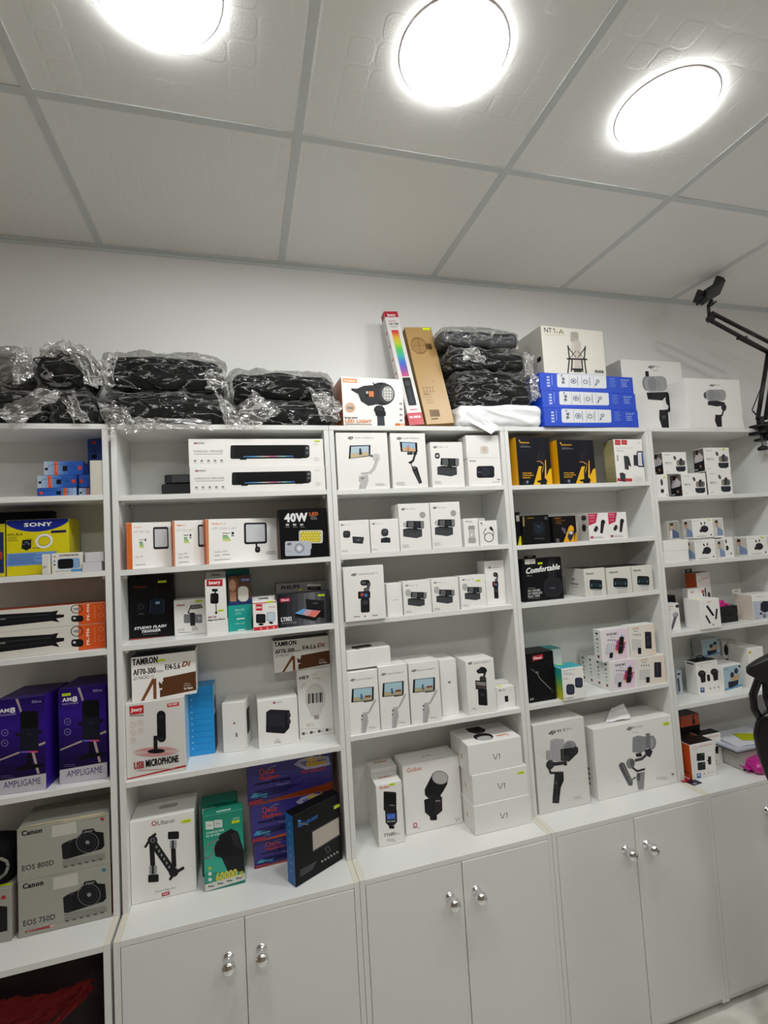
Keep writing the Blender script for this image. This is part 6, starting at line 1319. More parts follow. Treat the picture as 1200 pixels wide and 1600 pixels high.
e = empty('pink_pouch', (pk2.X + .02, .075, pk2.top + .0008)); tag(e, 'shiny magenta foil packet lying on the black flat packs', 'packet')
bm = bmesh.new(); sheet(bm, [(-.035, -.02, .0012), (.035, -.025, .002), (.04, .02, .022), (-.04, .025, .02)], .004, 40, 14, 6); sheet(bm, [(-.03, -.024, .0015), (.03, -.026, .004), (.042, .0, .011), (-.04, .0, .01)], .003, 40, 14, 9); link('foil', bm, mat('#d02a86', .25, .4), e)
def art_case(b, *w):
    A = b.face('F', (1020, 422), (1290, 405), (1032, 705)); A.bars(1050, 440, 90, 1, 6, '#8b8b88', 4); A.rect(1025, 492, 1290, 695, '#b9c0cf'); A.poly([(1110, 520), (1105, 590), (1150, 625), (1215, 600), (1215, 500), (1140, 495)], '#1d2130'); A.ring(1135, 580, 28, 6, '#101422', ry=34); A.ell(1108, 632, 16, 12, '#2b2f3c'); A.ell(1145, 660, 18, 20, '#2b2f3c'); A.ell(1148, 660, 9, 10, '#a9b0c0'); A.text('XO', 1045, 690, 14, '#d04a58', 34, bold=.04)
    B_ = U(b, 'L')
    for k in range(5): B_.rect(.35, .35 + .1 * k, .5, .355 + .1 * k, '#d8b8b0')
carton('open_earphone_box', 'white box with a hang tab and a blue-grey photo panel near the right frame edge', 'T', (1020, 424), (1290, 405), z53, BL=(1032, 705), yaw=0, d=.08, art=art_case, faces=dict(L='#dccfc4'), tabs=[(-.1, .25, .02, '#d8d6d0', 1)])

def art_tws(b, *w):
    A = b.face('F', (400, 1168), (640, 1140), (408, 1530)); A.text('HOCO EARPHONE', 415, 1195, 9, '#8b8b88', 160); A.ell(462, 1210, 6, 6, '#333')
    for cx in (460, 598): A.ell(cx, 1295 - (cx - 460) * .1, 42, 40, '#1b171a'); A.poly([(cx - 22, 1310), (cx - 14, 1395 - (cx - 460) * .1), (cx + 34, 1385 - (cx - 460) * .12), (cx + 38, 1300)], '#151215'); A.ell(cx + 4, 1285 - (cx - 460) * .1, 22, 16, '#3b3236')
    A.rr(512, 1305, 545, 1380, '#15161a', .4); A.rect(430, 1445, 475, 1500, '#33508c'); A.ell(452, 1465, 14, 12, '#9ab4dc'); 
    for k in range(3): A.ell(540 + 44 * k, 1460 - 5 * k, 8, 10, '#8b8b88'); A.rect(530 + 44 * k, 1485 - 5 * k, 552 + 44 * k, 1488 - 5 * k, '#a5a5a2')
    B_ = U(b, 'L'); B_.rect(.2, .05, .8, .09, '#222')
tw = carton('tws_earphone_box', 'white box with black earphones print and a black carrying handle on top', 'T', (400, 1168), (640, 1140), z54, BL=(408, 1530), yaw=0, d=.055, art=art_tws, faces=dict(T='#111112'))
bm = bmesh.new(); tube(bm, [(tw.w * (.28 + .4 * t / 10), tw.d * .5, tw.h + .0 + .018 * math.sin(math.pi * t / 10) ** .6) for t in range(11)], .0028, 8); link('handle', bm, mat('#0c0c0e', .4), tw.o)
def art_sp(b, *w):
    A = b.face('F', (668, 1205), (895, 1186), (702, 1500)); A.poly([(690, 1222), (712, 1482), (930, 1438), (888, 1200)], '#a3bfcd'); A.poly([(708, 1460), (712, 1484), (935, 1446), (928, 1420), (820, 1440)], '#5c94b8'); A.text('SOUNDPEATS', 696, 1252, 13, '#6a8ca0', 62, bold=.03); A.ell(884, 1222, 14, 12, '#1f3a40')
    A.poly([(780, 1320), (785, 1385), (880, 1365), (885, 1305), (830, 1320)], '#bfa077'); A.ell(845, 1272, 23, 32, '#2f3650'); A.ell(798, 1312, 22, 32, '#2f3650'); A.poly([(752, 1385), (756, 1450), (780, 1458), (870, 1425), (872, 1370), (800, 1385)], '#232a40'); A.ell(796, 1412, 22, 24, '#141a2c')
sp_ = 'white boxes with a sky-blue earbud picture'
carton('blue_earbud_box', 'white box with a sky-blue earbud picture in front, right of the handled box', 'T', (668, 1208), (895, 1188), z54, BL=(705, 1500), yaw=0, d=.075, trim=(.0075, 0), art=art_sp, group=sp_)
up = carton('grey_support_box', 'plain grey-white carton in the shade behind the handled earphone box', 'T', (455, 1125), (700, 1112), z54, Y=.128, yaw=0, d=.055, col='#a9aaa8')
carton('blue_earbud_box', 'dim blue-grey picture box standing on the carton behind, earbuds on a tan case', 'T', (462, 920), (660, 905), up.top, Y=.128, yaw=0, d=.05, col='#b5babc', art=art_sp, group=sp_)  # white body darkened, the shade at the back put into its colour
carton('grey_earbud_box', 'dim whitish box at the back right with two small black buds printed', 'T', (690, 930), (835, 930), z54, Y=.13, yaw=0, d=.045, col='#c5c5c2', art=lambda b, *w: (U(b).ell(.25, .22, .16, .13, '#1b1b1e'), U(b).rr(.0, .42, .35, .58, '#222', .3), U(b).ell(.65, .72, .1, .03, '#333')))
carton('slim_blue_box', 'very narrow pale blue box edge standing by the left post', 'T', (190, 1258), (243, 1262), z54, BL=(205, 1518), yaw=0, d=.05, col='#b9c4cb', art=lambda b, *w: (U(b).ell(.4, .15, .3, .05, '#2b3a50'), U(b).rr(.0, .3, .4, .9, '#3b4a60', .3)))
tb = carton('tall_white_box', 'tall white box with a round yellow sticker and hang tabs, beside the black headrest', 'T', (972, 1012), (1140, 985), z54, BL=(995, 1450), yaw=0, d=.09, tabs=[(-.0, .4, .016, '#d5d3cd', 1), (.5, .95, .018, '#d5d3cd', 1)], sticker=('F', .06, .86, .013, .012, '#e0c400'), art=lambda b, *w: (U(b).bars(.5, .75, .4, 3, .04, '#55565a'),))

def art_orf(b, *w):
    A = b.face('F', (280, 708), (560, 672), (305, 1120)); A.ring(340, 748, 28, 3, '#e0a890'); A.text('K9', 326, 758, 18, '#d88a70', 34); A.text('WIRELESS MICROPHONE', 382, 742, 13, '#d88a70', 158, bold=.02)
    A.rr(358, 812, 450, 902, '#101c1c', .1); A.rr(365, 918, 455, 1010, '#14201e', .1); A.ell(430, 832, 14, 8, '#3b6a5c'); A.ell(435, 942, 14, 8, '#3b6a5c'); A.rr(488, 860, 524, 955, '#141a1a', .2); A.ell(486, 908, 8, 10, '#141a1a')
    A.rect(352, 1045, 398, 1100, '#4a64a8'); A.ell(375, 1065, 14, 13, '#c9d4ec')
    for k, c in enumerate(('#d0906c', '#e0b8a0', '#d8c4b4')): A.ell(440 + 50 * k, 1058 - 6 * k, 9, 8, c, 10)
    B_ = U(b, 'L'); B_.text('K9', .35, .88, .06, '#151515', .4, bold=.05)
go = 'white and orange wireless microphone boxes'
carton('orange_box', 'white box with an orange side and black lid, front one near the red card', 'U', (280, 708), (560, 672), ZC, BL=(305, 1120), yaw=0, d=.06, faces=dict(L='#c9501c', T='#151414'), art=art_orf, group=go, tabs=[(.1, .55, .012, '#111', 1)])
carton('orange_box', 'white box with a black lid standing behind the front orange-sided one', 'U', (395, 603), (640, 558), ZC, Y=.056, yaw=0, d=.045, faces=dict(L='#c9501c', T='#151414'), art=art_orf, group=go)
ob = carton('black_carton', 'black carton with a scribbled print supporting the orange box by the post', 'U', (180, 500), (400, 480), ZC, Y=.105, yaw=0, d=.07, col='#121214', art=lambda b, *w: U(b).bars(.3, .2, .5, 3, .06, '#3b3c40'))
carton('orange_carton', 'orange carton with a grey top lying in the dark corner by the post', 'U', (170, 375), (388, 362), ob.top, Y=.1, yaw=0, d=.075, col='#c04a1a', faces=dict(T='#4b4c50', R='#1b1b1c'), art=lambda b, *w: (U(b).ell(.68, .2, .07, .08, '#1b1210'), U(b).rr(.62, .38, .76, .9, '#1b1210', .4)))
# papers and low carton
p0 = at(*full('U', (700, 918)), 2, ZC); p1 = at(*full('U', (905, 1012)), 2, ZC)
yaw = math.radians(4)
w_, d_, h_ = .20, max(.06, p0.y - p1.y), .075
e = empty('paper_tray', (p0.x, p1.y, ZC + .0005)); tag(e, 'low white carton under the pile of papers, right end of the counter', 'carton')
dp = min(.165, BACK - p1.y - .004)
bm = bmesh.new(); bx(bm, 0, .26, 0, dp, 0, h_, .001); bx(bm, 0, .26, -.0006, 0, 0, .004, 0, 1); link('carton_body', bm, [mat('#b9b7b0', .5), mat('#26283c', .5)], e)
e = empty('paper_pile', (p0.x - .005, p1.y - .012, ZC + h_ + .0012)); tag(e, 'pile of papers and a grey folder with a yellow note on top', 'papers')
bm = bmesh.new(); bx(bm, -.03, .30, .0, dp + .004, 0, .004, .0015); link('folder', bm, mat('#3b3a40', .5), e)
bm = bmesh.new(); bx(bm, -.026, .296, .003, dp, .0042, .012, .0005); link('sheets', bm, mat('#b8bbc8', .7), e)
bm = bmesh.new(); sheet(bm, [(.0, .02, .0135), (.2, .012, .0135), (.22, dp - .01, .016), (.01, dp - .004, .018)], .0012, 20, 12, 4); link('top_sheet', bm, mat('#c9ccd6', .7), e)
bm = bmesh.new(); vs = [(.07, .055, .0182), (.14, .03, .0178), (.17, .085, .0195), (.09, .115, .021)]
bm.faces.new([bm.verts.new(v) for v in vs]); bmesh.ops.solidify(bm, geom=bm.faces[:], thickness=.0005); nn = link('yellow_note', bm, mat('#d6dc14', .6), e); nn['label'] = 'yellow paper note'
# snack bag
c = at(*full('U', (1120, 985)), 2, ZC)
e = empty('snack_bag', (c.x + .01, c.y - .012, ZC + .0006), math.radians(-8)); tag(e, 'magenta plastic snack bag at the right frame edge on the counter', 'snack bag')
bm = bmesh.new(); softbox(bm, (.075, .042, .022), .02, 24, .004, 12, 71, .004, .002, 12, off=(0, 0, .024), zmin=.0004)
sheet(bm, [(-.073, -.015, .02), (-.068, .02, .022), (-.092, .028, .018), (-.096, -.02, .012)], .003, 40, 8, 3)
link('bag_body', bm, mat('#c0288c', .25), e)
bm = bmesh.new(); bx(bm, -.045, -.02, -.0460, -.0440, .02, .034); bx(bm, -.04, -.036, -.0470, -.0460, .022, .032, 0, 1); bx(bm, -.036, -.03, -.0470, -.0460, .022, .025, 0, 1); bx(bm, -.027, -.023, -.0470, -.0460, .022, .032, 0, 1); link('white_label', bm, [mat('#e8dcee', .4), mat('#1f2a6a', .4)], e)
bm = bmesh.new(); lathe(bm, [(.014, 0), (.012, .003), (.003, .004)], Matrix.Translation((.012, -.0440, .026)) @ Matrix.Rotation(math.pi / 2, 4, 'X'), 20); link('biscuit_print', bm, mat('#b9824c', .6), e)
# cards at the joint
c = at(*full('U', (300, 1150)), 2, ZC)
e = empty('loose_card', (c.x, c.y, ZC + .0004), .1); tag(e, 'dark blue and red card lying at the joint of the two counters', 'card')
bm = bmesh.new(); bx(bm, -.012, .034, -.02, .022, 0, .0012, 0); bx(bm, -.006, .012, -.016, -.008, .0012, .0014, 0, 1); link('dark_card', bm, [mat('#151a30', .4), mat('#9a9aa4', .5)], e)
bm = bmesh.new(); bx(bm, -.024, .014, .012, .040, .0018, .0026, 0); link('red_card', bm, mat('#b01c2c', .4), e)

# ================================================================ ON TOP OF THE UNITS
def art_lamp(b, *w):
    A = b.face('F', (45, 415), (380, 412), (58, 688))
    A.rect(54, 425, 130, 448, '#e08a3c'); A.text('PULUZMAX', 60, 443, 11, '#f4e4d4', 64, bold=.03)
    A.ell(265, 502, 72, 66, '#222428'); A.ell(292, 500, 44, 56, '#3b3d42'); A.ell(298, 500, 33, 44, '#9fa09c')
    for i in range(4):
        for j in range(3): A.ell(282 + j * 15, 475 + i * 17, 6, 6, '#d5d4cc', 8)
    A.poly([(98, 480), (100, 492), (135, 510), (150, 550), (190, 575), (255, 560), (248, 450), (165, 462), (130, 480)], '#2d2f33'); A.rect(175, 488, 220, 524, '#1b1b1e'); A.rect(194, 490, 220, 522, '#d07a3c'); A.rect(178, 492, 190, 506, '#b9bab8'); A.line([(215, 440), (240, 470)], 6, '#1b1b1e')
    A.ell(250, 595, 30, 26, '#1f2024'); A.line([(250, 570), (258, 690)], 36, '#2b2d31'); A.poly([(240, 635), (238, 688), (280, 688), (276, 630)], '#3b4048'); A.rr(228, 600, 285, 630, '#1b1c1f', .3)
    A.ring(92, 588, 27, 5, '#e0a070'); A.ell(92, 590, 21, 21, '#c9a890'); A.rect(78, 585, 108, 596, '#77787b'); A.text('BEAM 200W', 64, 650, 9, '#4b4038', 68, bold=.02); A.text('LED LIGHT', 66, 672, 17, '#d98038', 142, bold=.05); A.bars(66, 678, 146, 1, 6, '#8b7a68', 4)
    for k in range(4): A.rr(372 - 10, 548 + 32 * k, 388 - 10, 560 + 32 * k, '#9a9a98', .3)
    A.rr(336, 668, 366, 684, '#d0783c', .2); A.rr(368, 668, 396, 684, '#e0b088', .2)
carton('lamp_box', 'white and orange LED lamp box with LED LIGHT lettering, on top beside the wrapped bags', 'J', (45, 416), (382, 412), ZT, Y=-.002, yaw=3, d=.16, faces=dict(L='#b06a40'), art=art_lamp)
def leaning(name, label, p_top, p_bot, wpx, d, col, faces, art, tilt_back=0, Y=0.02, **kw):
    """long carton leaning sideways; p_top, p_bot = centre line of the front in full pixels"""
    A_ = at(*p_top, 1, Y + tilt_back); B_ = at(*p_bot, 1, Y)
    ax = A_ - B_; L_ = ax.length; ww = (at(p_bot[0] + wpx, p_bot[1], 1, Y) - at(p_bot[0], p_bot[1], 1, Y)).x
    b = Box(ww, d, L_, col, faces); art(b)
    zax = ax.normalized(); xax = Vector((1, 0, 0)); yax = zax.cross(xax).normalized(); xax = yax.cross(zax)
    M3 = Matrix((xax, yax, zax)).transposed()
    low = min((M3 @ Vector(c)).z for c in ((-ww / 2, 0, 0), (ww / 2, 0, 0), (-ww / 2, d, 0), (ww / 2, d, 0)))
    o = link(name, b.bm, b.mats, None)
    org = B_ - M3 @ Vector((ww / 2, 0, 0)); org.z = ZT + .0006 - low + (M3 @ Vector((-ww / 2, 0, 0))).z
    o.matrix_world = Matrix.Translation(org) @ M3.to_4x4()
    tag(o, label, 'box'); return o, b
def art_rgb(b, *w):
    A = U(b); A.rect(0, 0, 1, .055, '#b01c30'); A.text('Jmary', .2, .045, .025, '#f0dce0', .6, bold=.03); A.rect(0, .9, 1, 1, '#b81c34'); A.text('FM-128RGB', .1, .945, .018, '#f0dce0', .75, bold=.03)
    A.text('RGB PRO', .2, .1, .016, '#b0343c', .5); A.text('LED TUBE', .2, .125, .016, '#33343a', .66, bold=.03); A.text('LIGHT', .25, .15, .014, '#33343a', .5)
    A.rr(.2, .17, .78, .6, '#cfd0d0', .3); A.grad(.24, .175, .74, .59, ['#c83a38', '#d8a828', '#b8c830', '#48b858', '#38a8a8', '#3a68c8', '#7a48a8', '#c84878'], 26, True)
    A.rr(.22, .6, .78, .84, '#17181c', .1); A.ell(.5, .65, .18, .025, '#3b3d42'); A.rect(.4, .69, .6, .82, '#26303c'); A.bars(.25, .87, .5, 1, 1, '#c0707c', .01)
    B_ = U(b, 'L')
    for k in range(4): B_.ell(.5, .18 + .12 * k, .2, .012, '#b8384c')
    B_.rect(0, 0, 1, .055, '#8f1828'); B_.rect(0, .9, 1, 1, '#981a2c')
leaning('tube_light_box', 'long white box with a rainbow light tube print and red ends, leaning left', (610, 487), (652, 664), 23, .035, '#d9d7d4', dict(T='#a01c2c', B='#8f1828', L='#cfcdca'), art_rgb, .10, .02)
def art_kraft(b, *w):
    A = U(b); A.ell(.38, .2, .3, .09, '#a07c46'); A.ring(.38, .2, .3, .015, '#7d5c30', ry=.09); A.line([(.1, .2), (.66, .2)], .008, '#7d5c30'); A.line([(.38, .12), (.38, .28)], .008, '#7d5c30'); A.rr(.62, .18, .85, .24, '#6a4c28', .3); A.ell(.78, .22, .08, .025, '#5a3f20')
    for i in range(2):
        for j in range(4): A.ring(.18 + .11 * j, .64 + .035 * i, .035, .01, '#8b6a3c', ry=.012)
    A.bars(.15, .71, .3, 4, .025, '#8b6a3c', .006); A.text('Softbox', .14, .705, .012, '#5a4020', .2, bold=.02)
    for k in range(14): A.rect(.2 + .025 * k, .86, .2 + .025 * k + (.012 if k % 3 else .018), .93, '#4a3418')
    A.bars(.2, .945, .25, 1, 1, '#5a4020', .01); A.rect(.55, .57, .6, .575, '#6a4c28')
lk, bk = leaning('softbox_carton', 'long brown cardboard box leaning left with a black line drawing and barcode', (653, 513), (689, 664), 43, .045, '#b08e58', dict(B='#8f6c38', L='#8f7040'), art_kraft, .09, .02)
bm = bmesh.new(); bx(bm, bk.w * .66, bk.w * .94, -.0012, -.0009, bk.h * .965, bk.h * .99); so = link('price_sticker', bm, mat(TAGY, .5), lk); so['label'] = 'yellow price sticker'

def art_bluebulb(b, *w):
    A = b.face('F', (175, 430), (603, 440), (178, 515))
    A.rr(250, 434, 475, 500, '#dfe2e6', .12); A.bars(205, 448, 14, 4, 14, '#b9c8ec', 8); A.rect(226, 442, 229, 490, '#7f9ce0')
    for k in range(3): A.rect(303 + 56 * k, 440, 305 + 56 * k, 498, '#a9acb4')
    A.text('96°', 284, 484, 17, '#2b3a60', 36, rot=90, bold=.02); A.ring(323, 468, 13, 3, '#3b4a70'); A.ell(323, 468, 6, 6, '#5a6a90', 8); A.ring(377, 470, 10, 3, '#3b4a70')
    for k in range(8): A.line([(377 + 14 * math.cos(k * .785), 470 + 14 * math.sin(k * .785)), (377 + 18 * math.cos(k * .785), 470 + 18 * math.sin(k * .785))], 2, '#3b4a70')
    A.ring(434, 465, 8, 3, '#3b4a70'); A.line([(428, 475), (422, 488)], 5, '#3b4a70')
    for k in range(4): A.rect(340 + 56 * (k % 2), 445, 343 + 56 * (k % 2), 490, '#8b93a8')
    A.bars(490, 448, 36, 6, 8, '#6a8ce0', 3); A.text('ERP', 545, 462, 10, '#a9bcec', 40); A.bars(545, 468, 40, 3, 9, '#8fa8ec', 4)
BL_ = '#1747c8'
bb = 'three long blue boxes stacked on top'
q3 = carton('blue_bulb_box', 'long bright blue box at the bottom of the stack of three', 'O', (175, 430), (603, 434), ZT, Y=-.014, yaw=2, d=.1, col=BL_, art=art_bluebulb, group=bb)
q2 = carton('blue_bulb_box', 'long bright blue box in the middle of the stack of three', 'O', (165, 349), (592, 356), q3.top, Y=-.012, yaw=2, d=.1, col=BL_, art=art_bluebulb, group=bb)
q1 = carton('blue_bulb_box', 'long bright blue box on top of the stack, under the studio microphone box', 'O', (155, 268), (580, 284), q2.top, Y=-.010, yaw=2, d=.1, col=BL_, art=art_bluebulb, group=bb)
def art_nt(b, *w):
    A = b.face('F', (160, 53), (443, 66), (175, 270))
    A.text('NT', 176, 84, 22, '#2b2b2e', 34, bold=.01); A.line([(214, 69), (221, 65), (221, 87)], 4, '#8b7a50'); A.text('-A', 228, 88, 22, '#8b7a50', 36, bold=.01); A.bars(180, 94, 80, 1, 5, '#b5b5a8', 2)
    A.rr(292, 75, 330, 125, '#b0aaa0', .25); A.rr(298, 118, 340, 255, '#c5bcb4', .15); A.line([(306, 130), (306, 245)], 5, '#e0d8d0'); A.line([(300, 84), (326, 84)], 2, '#8b8680'); A.line([(300, 96), (326, 96)], 2, '#8b8680'); A.rr(304, 248, 342, 264, '#3b3a3a')
    for s in (-1, 1):
        c = 320; A.line([(c + s * 40, 140), (c + s * 34, 200), (c + s * 42, 270)], 6, '#17171a'); A.line([(c + s * 42, 142), (c + s * 5, 195), (c + s * 40, 150)], 2.5, '#17171a'); A.line([(c + s * 36, 205), (c + s * 4, 165)], 2.5, '#17171a'); A.line([(c + s * 22, 205), (c + s * 26, 262)], 6, '#17171a')
    A.line([(274, 203), (368, 203)], 6, '#17171a'); A.line([(296, 250), (344, 250)], 6, '#17171a'); A.text('RODE', 404, 264, 12, '#1b1b1e', 40, bold=.05)
    B_ = U(b, 'L'); B_.rr(.75, .62, .92, .72, '#1b1b1e', .3)
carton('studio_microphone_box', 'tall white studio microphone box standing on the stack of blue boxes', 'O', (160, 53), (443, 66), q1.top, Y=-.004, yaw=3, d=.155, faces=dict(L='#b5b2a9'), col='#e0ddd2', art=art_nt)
def art_rs5(b, *w):
    A = b.face('F', (525, 208), (803, 224), (528, 524)); A.text('dji', 648, 248, 12, '#1a1a1a', 26, bold=.05, ital=.25); A.text('RS 5', 676, 246, 9, '#6a6a6e', 26); A.bars(664, 258, 28, 1, 5, '#b5b5b2', 3)
    A.rr(632, 262, 648, 290, '#1f2024', .2); A.ell(634, 316, 20, 32, '#8b8c90'); A.rr(625, 285, 728, 352, '#a3a4a6', .35); A.ell(660, 318, 20, 32, '#8f9094'); A.line([(690, 300), (690, 350)], 3, '#8b8c90')
    A.poly([(630, 355), (634, 385), (660, 388), (700, 392), (712, 380), (735, 375), (728, 355)], '#1f2024'); A.ell(732, 392, 17, 26, '#26272b'); A.line([(738, 405), (726, 438), (700, 440)], 12, '#2b2c30'); A.poly([(682, 432), (678, 470), (690, 522), (720, 522), (722, 435)], '#1b1c20'); A.ell(700, 465, 9, 9, '#4b4c50'); A.bars(755, 500, 55, 2, 6, '#c5c5c2', 3)
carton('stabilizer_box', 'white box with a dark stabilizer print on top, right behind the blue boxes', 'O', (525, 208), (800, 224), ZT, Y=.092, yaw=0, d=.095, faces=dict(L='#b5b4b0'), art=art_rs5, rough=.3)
def art_rs4s(b, *w):
    A = b.face('F', (820, 293), (1070, 302), (835, 524)); A.text('dji', 930, 332, 10, '#1a1a1a', 24, bold=.05, ital=.25); A.text('RS 4', 956, 331, 8, '#6a6a6e', 22)
    A.ell(910, 375, 9, 15, '#55565a'); A.rr(912, 348, 1004, 402, '#9d9ea0', .35); A.ell(940, 376, 16, 24, '#8b8c8f'); A.ell(966, 377, 14, 22, '#939497'); A.poly([(920, 402), (918, 420), (960, 428), (985, 425), (1000, 410), (960, 400)], '#26262c'); A.ell(992, 432, 12, 18, '#26262c'); A.line([(990, 445), (982, 470), (966, 472)], 8, '#33343a'); A.poly([(952, 465), (948, 495), (958, 523), (980, 523), (980, 470)], '#1b1b20')
carton('stabilizer_box', 'smaller white box with a stabilizer print at the right end of the top row', 'O', (820, 293), (1068, 302), ZT, Y=.0, yaw=0, d=.088, art=art_rs4s, rough=.3)

# ================================================================ phone holder arm clamped to the rightmost top board
MB = mat('#0d0d10', .35); MB2 = mat('#1b1b1f', .5)
def pa(x, y, Y=-.035): return at(x, y, 1, Y)
c0 = pa(1193, 668)
e = empty('phone_holder_arm', tuple(c0)); tag(e, 'black folding phone holder arm clamped to the top board at the right', 'phone holder')
def loc(p): return tuple(Vector(p) - c0)
bm = bmesh.new()
bx(bm, -.022, .04, -.01, .048, ZT - c0.z + .0005, ZT - c0.z + .012, .002); bx(bm, .012, .046, -.012, .03, -.058 + (ZT - c0.z), ZT - c0.z + .02, .003)
bx(bm, -.012, .03, -.005, .06, ZT - T - c0.z - .013, ZT - T - c0.z - .0005, .002)
bx(bm, -.026, .02, .0, .03, ZT - c0.z - .062, ZT - c0.z - .05, .003)
link('clamp', bm, MB, e)
bm = bmesh.new(); tube(bm, [(.004, .015, ZT - c0.z - .03), (.004, .015, ZT - c0.z - .088)], .0035, 10, 0); link('screw', bm, mat('#8b8c90', .3, .9), e)
bm = bmesh.new(); lathe(bm, [(.008, 0), (.018, -.005), (.021, -.012), (.018, -.018), (.006, -.019)], Matrix.Translation((.004, .015, ZT - c0.z - .082)), 16); link('clamp_knob', bm, MB, e)
pj = [pa(1191, 660), pa(1190, 650), pa(1207, 548)]
bm = bmesh.new(); bx(bm, -.012, .012, -.002, .022, ZT - c0.z + .012, ZT - c0.z + .045, .004); link('pivot', bm, MB, e)
bm = bmesh.new()
for dx in (-6, 6): tube(bm, [loc(pa(1190 + dx, 655)), loc(pa(1206 + dx, 552))], .0085, 8)
link('lower_arm', bm, MB, e)
bm = bmesh.new(); tube(bm, [loc(pa(1175, 641, -.045)), loc(pa(1189, 606, -.045))], .0022, 8); tube(bm, [loc(pa(1176, 642, -.045)), loc(pa(1188, 655, -.04))], .003, 8); link('spring', bm, MB2, e)
bm = bmesh.new(); 
for y in (-10, 6): tube(bm, [loc(pa(1208, 548 + y)), loc(pa(1112, 497 + y * .8))], .0082, 8)
tube(bm, [loc(pa(1206, 556, -.03)), loc(pa(1152, 528, -.03))], .004, 8); tube(bm, [loc(pa(1166, 527)), loc(pa(1152, 529)), ], .006, 8)
link('upper_arm', bm, MB, e)
bm = bmesh.new(); lathe(bm, [(.018, -.012), (.02, 0), (.018, .012)], Matrix.Translation(loc(pa(1208, 548))) @ Matrix.Rotation(math.pi / 2, 4, 'X'), 20); link('elbow', bm, MB, e)
bm = bmesh.new(); lathe(bm, [(.013, -.012), (.015, 0), (.013, .012)], Matrix.Translation(loc(pa(1110, 498))) @ Matrix.Rotation(math.pi / 2, 4, 'X'), 16)
tube(bm, [loc(pa(1108, 496)), loc(pa(1107, 478)), loc(pa(1112, 470))], [.006, .007, .008], 10); tube(bm, [loc(pa(1110, 478)), loc(pa(1119, 471))], .004, 8); link('head_joint', bm, MB, e)
bm = bmesh.new()
hd = bmesh.new()
ctr = Vector(loc(pa(1112, 456))); ux = (Vector(loc(pa(1132, 443))) - Vector(loc(pa(1094, 467)))).normalized(); uz = Vector((0, -1, 0)); uy = ux.cross(uz).normalized() * -1
R3 = Matrix((ux, uy, -uz)).transposed().to_4x4()
bx(bm, -.062, .062, -.034, .034, -.012, .008, .004); bx(bm, .056, .07, -.034, .034, .0, .034, .003); bx(bm, -.072, -.058, -.028, .028, .0, .03, .004)
bmesh.ops.transform(bm, matrix=Matrix.Translation(ctr) @ R3 @ Matrix.Rotation(math.radians(-50), 4, 'X'), verts=bm.verts)
link('phone_clamp', bm, MB, e)
bm = bmesh.new()
for k in (0, 1): tube(bm, [Vector(loc(pa(1091 + 4 * k, 468 + 4 * k))) + Vector((0, -.02, 0)), Vector(loc(pa(1091 + 4 * k, 468 + 4 * k))) + Vector((0, .02, 0))], .006, 10)
link('clamp_pads', bm, MB2, e)

# ================================================================ black office chair at the right edge
YC = -.55
def pc(x, y, Y=YC): return at(x, y, 1, Y)
c0 = pc(1262, 1150)
vn = Vector((c0.x - CAM.x, c0.y - CAM.y, 0)).normalized(); vx = Vector((vn.y, -vn.x, 0))
e = empty('office_chair', (c0.x, c0.y, 0), math.atan2(vx.y, vx.x)); tag(e, 'black office chair with headrest, cut by the right frame edge', 'chair')
def lc(x, y):
    d = ray(x, y); t = (c0 - CAM).dot(vn) / d.dot(vn); p = CAM + d * t
    return Vector(((p - c0).dot(vx), (p - c0).dot(vn), p.z))
MC = mat('#08080a', .55); MCp = mat('#0c0c0f', .25)
h1 = lc(1168, 1050); h3 = lc(1262, 1004); h0 = lc(1262, 1092)
bm = bmesh.new(); softbox(bm, (abs(h1.x), .03, (h3.z - h0.z) / 2), .028, 30, .001, 6, 61)
for v in bm.verts:
    t = abs(v.co.x) / abs(h1.x); v.co.z = v.co.z * (1 - .86 * t ** 1.2) + (h3.z + h0.z) / 2 - .004 * t; v.co.y -= .035 * t * t
link('headrest', bm, MC, e)
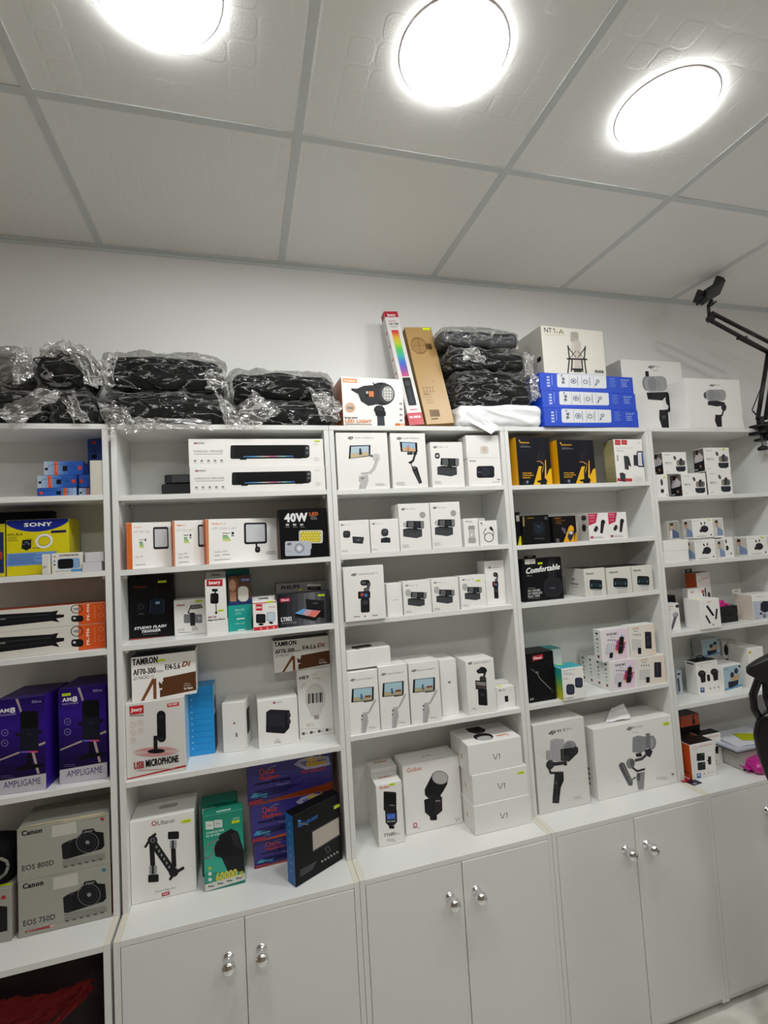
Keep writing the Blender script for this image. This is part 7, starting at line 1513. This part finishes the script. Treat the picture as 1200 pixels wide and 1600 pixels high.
for s_ in (-1, 1):
    bm = bmesh.new()
    def q(x, y): v = lc(x, y); return (v.x * -s_, .015, v.z)
    tube(bm, [q(1196, 1058), q(1184, 1066), q(1176, 1088), q(1178, 1110), q(1190, 1130)], .0105, 10)
    link('headrest_bracket', bm, MCp, e); bm = bmesh.new()
    tube(bm, [q(1206, 1056), q(1196, 1070), q(1197, 1092), q(1206, 1118)], .009, 10)
    link('headrest_bracket', bm, MCp, e)
def slab(name, pts, th, m):
    # padded slab, symmetric about its centre line; pts = (pixel x of left edge, pixel y)
    bm = bmesh.new(); L = [lc(*p) for p in pts]; z1, z0 = L[0].z, L[-1].z; hz = (z1 - z0) / 2
    softbox(bm, (1, th, hz), th * .9, 30, 0, 6, 62)
    for v in bm.verts:
        z = v.co.z + (z1 + z0) / 2
        for a, b in zip(L, L[1:]):
            if b.z <= z <= a.z or (a is L[0] and z > a.z) or (b is L[-1] and z < b.z):
                t = min(1, max(0, (a.z - z) / (a.z - b.z))); w = abs(a.x * (1 - t) + b.x * t); break
        v.co.x = max(-1, min(1, v.co.x)) * w; v.co.z = z; v.co.y += .03 - .04 * (v.co.x) ** 2
    return link(name, bm, m, e)
slab('upper_backrest', [(1196, 1112), (1180, 1128), (1176, 1150), (1182, 1180), (1194, 1212), (1206, 1236)], .028, MCp)
slab('lower_backrest', [(1214, 1240), (1208, 1262), (1206, 1330), (1212, 1380)], .03, MC)
bm = bmesh.new(); tube(bm, [(0, .07, lc(1262, 1190).z), (0, .08, .62), (.04, .12, .46), (.16, .18, .41)], .018, 10); link('spine', bm, MCp, e)
bm = bmesh.new(); softbox(bm, (.23, .24, .04), .035, 18, .001, 5, 64, off=(.2, .2, .46)); link('seat', bm, MC, e)
bm = bmesh.new(); tube(bm, [(.2, .2, .42), (.2, .2, .1)], [.03, .022], 14); link('gas_column', bm, MCp, e)
for k in range(5):
    a = k * 2 * math.pi / 5 + .62; x, y = .2 + .22 * math.cos(a), .2 + .22 * math.sin(a)
    bm = bmesh.new(); tube(bm, [(.2, .2, .12), (x, y, .075)], [.022, .014], 8); lg = link('base_leg', bm, MCp, e)
    bm = bmesh.new(); lathe(bm, [(.02, -.01), (.027, -.008), (.027, .008), (.02, .01)], Matrix.Translation((x, y, .0275)) @ Matrix.Rotation(math.pi / 2, 4, 'Y'), 16); tube(bm, [(x, y, .03), (x, y, .075)], .006, 8); link('castor', bm, MC, lg)
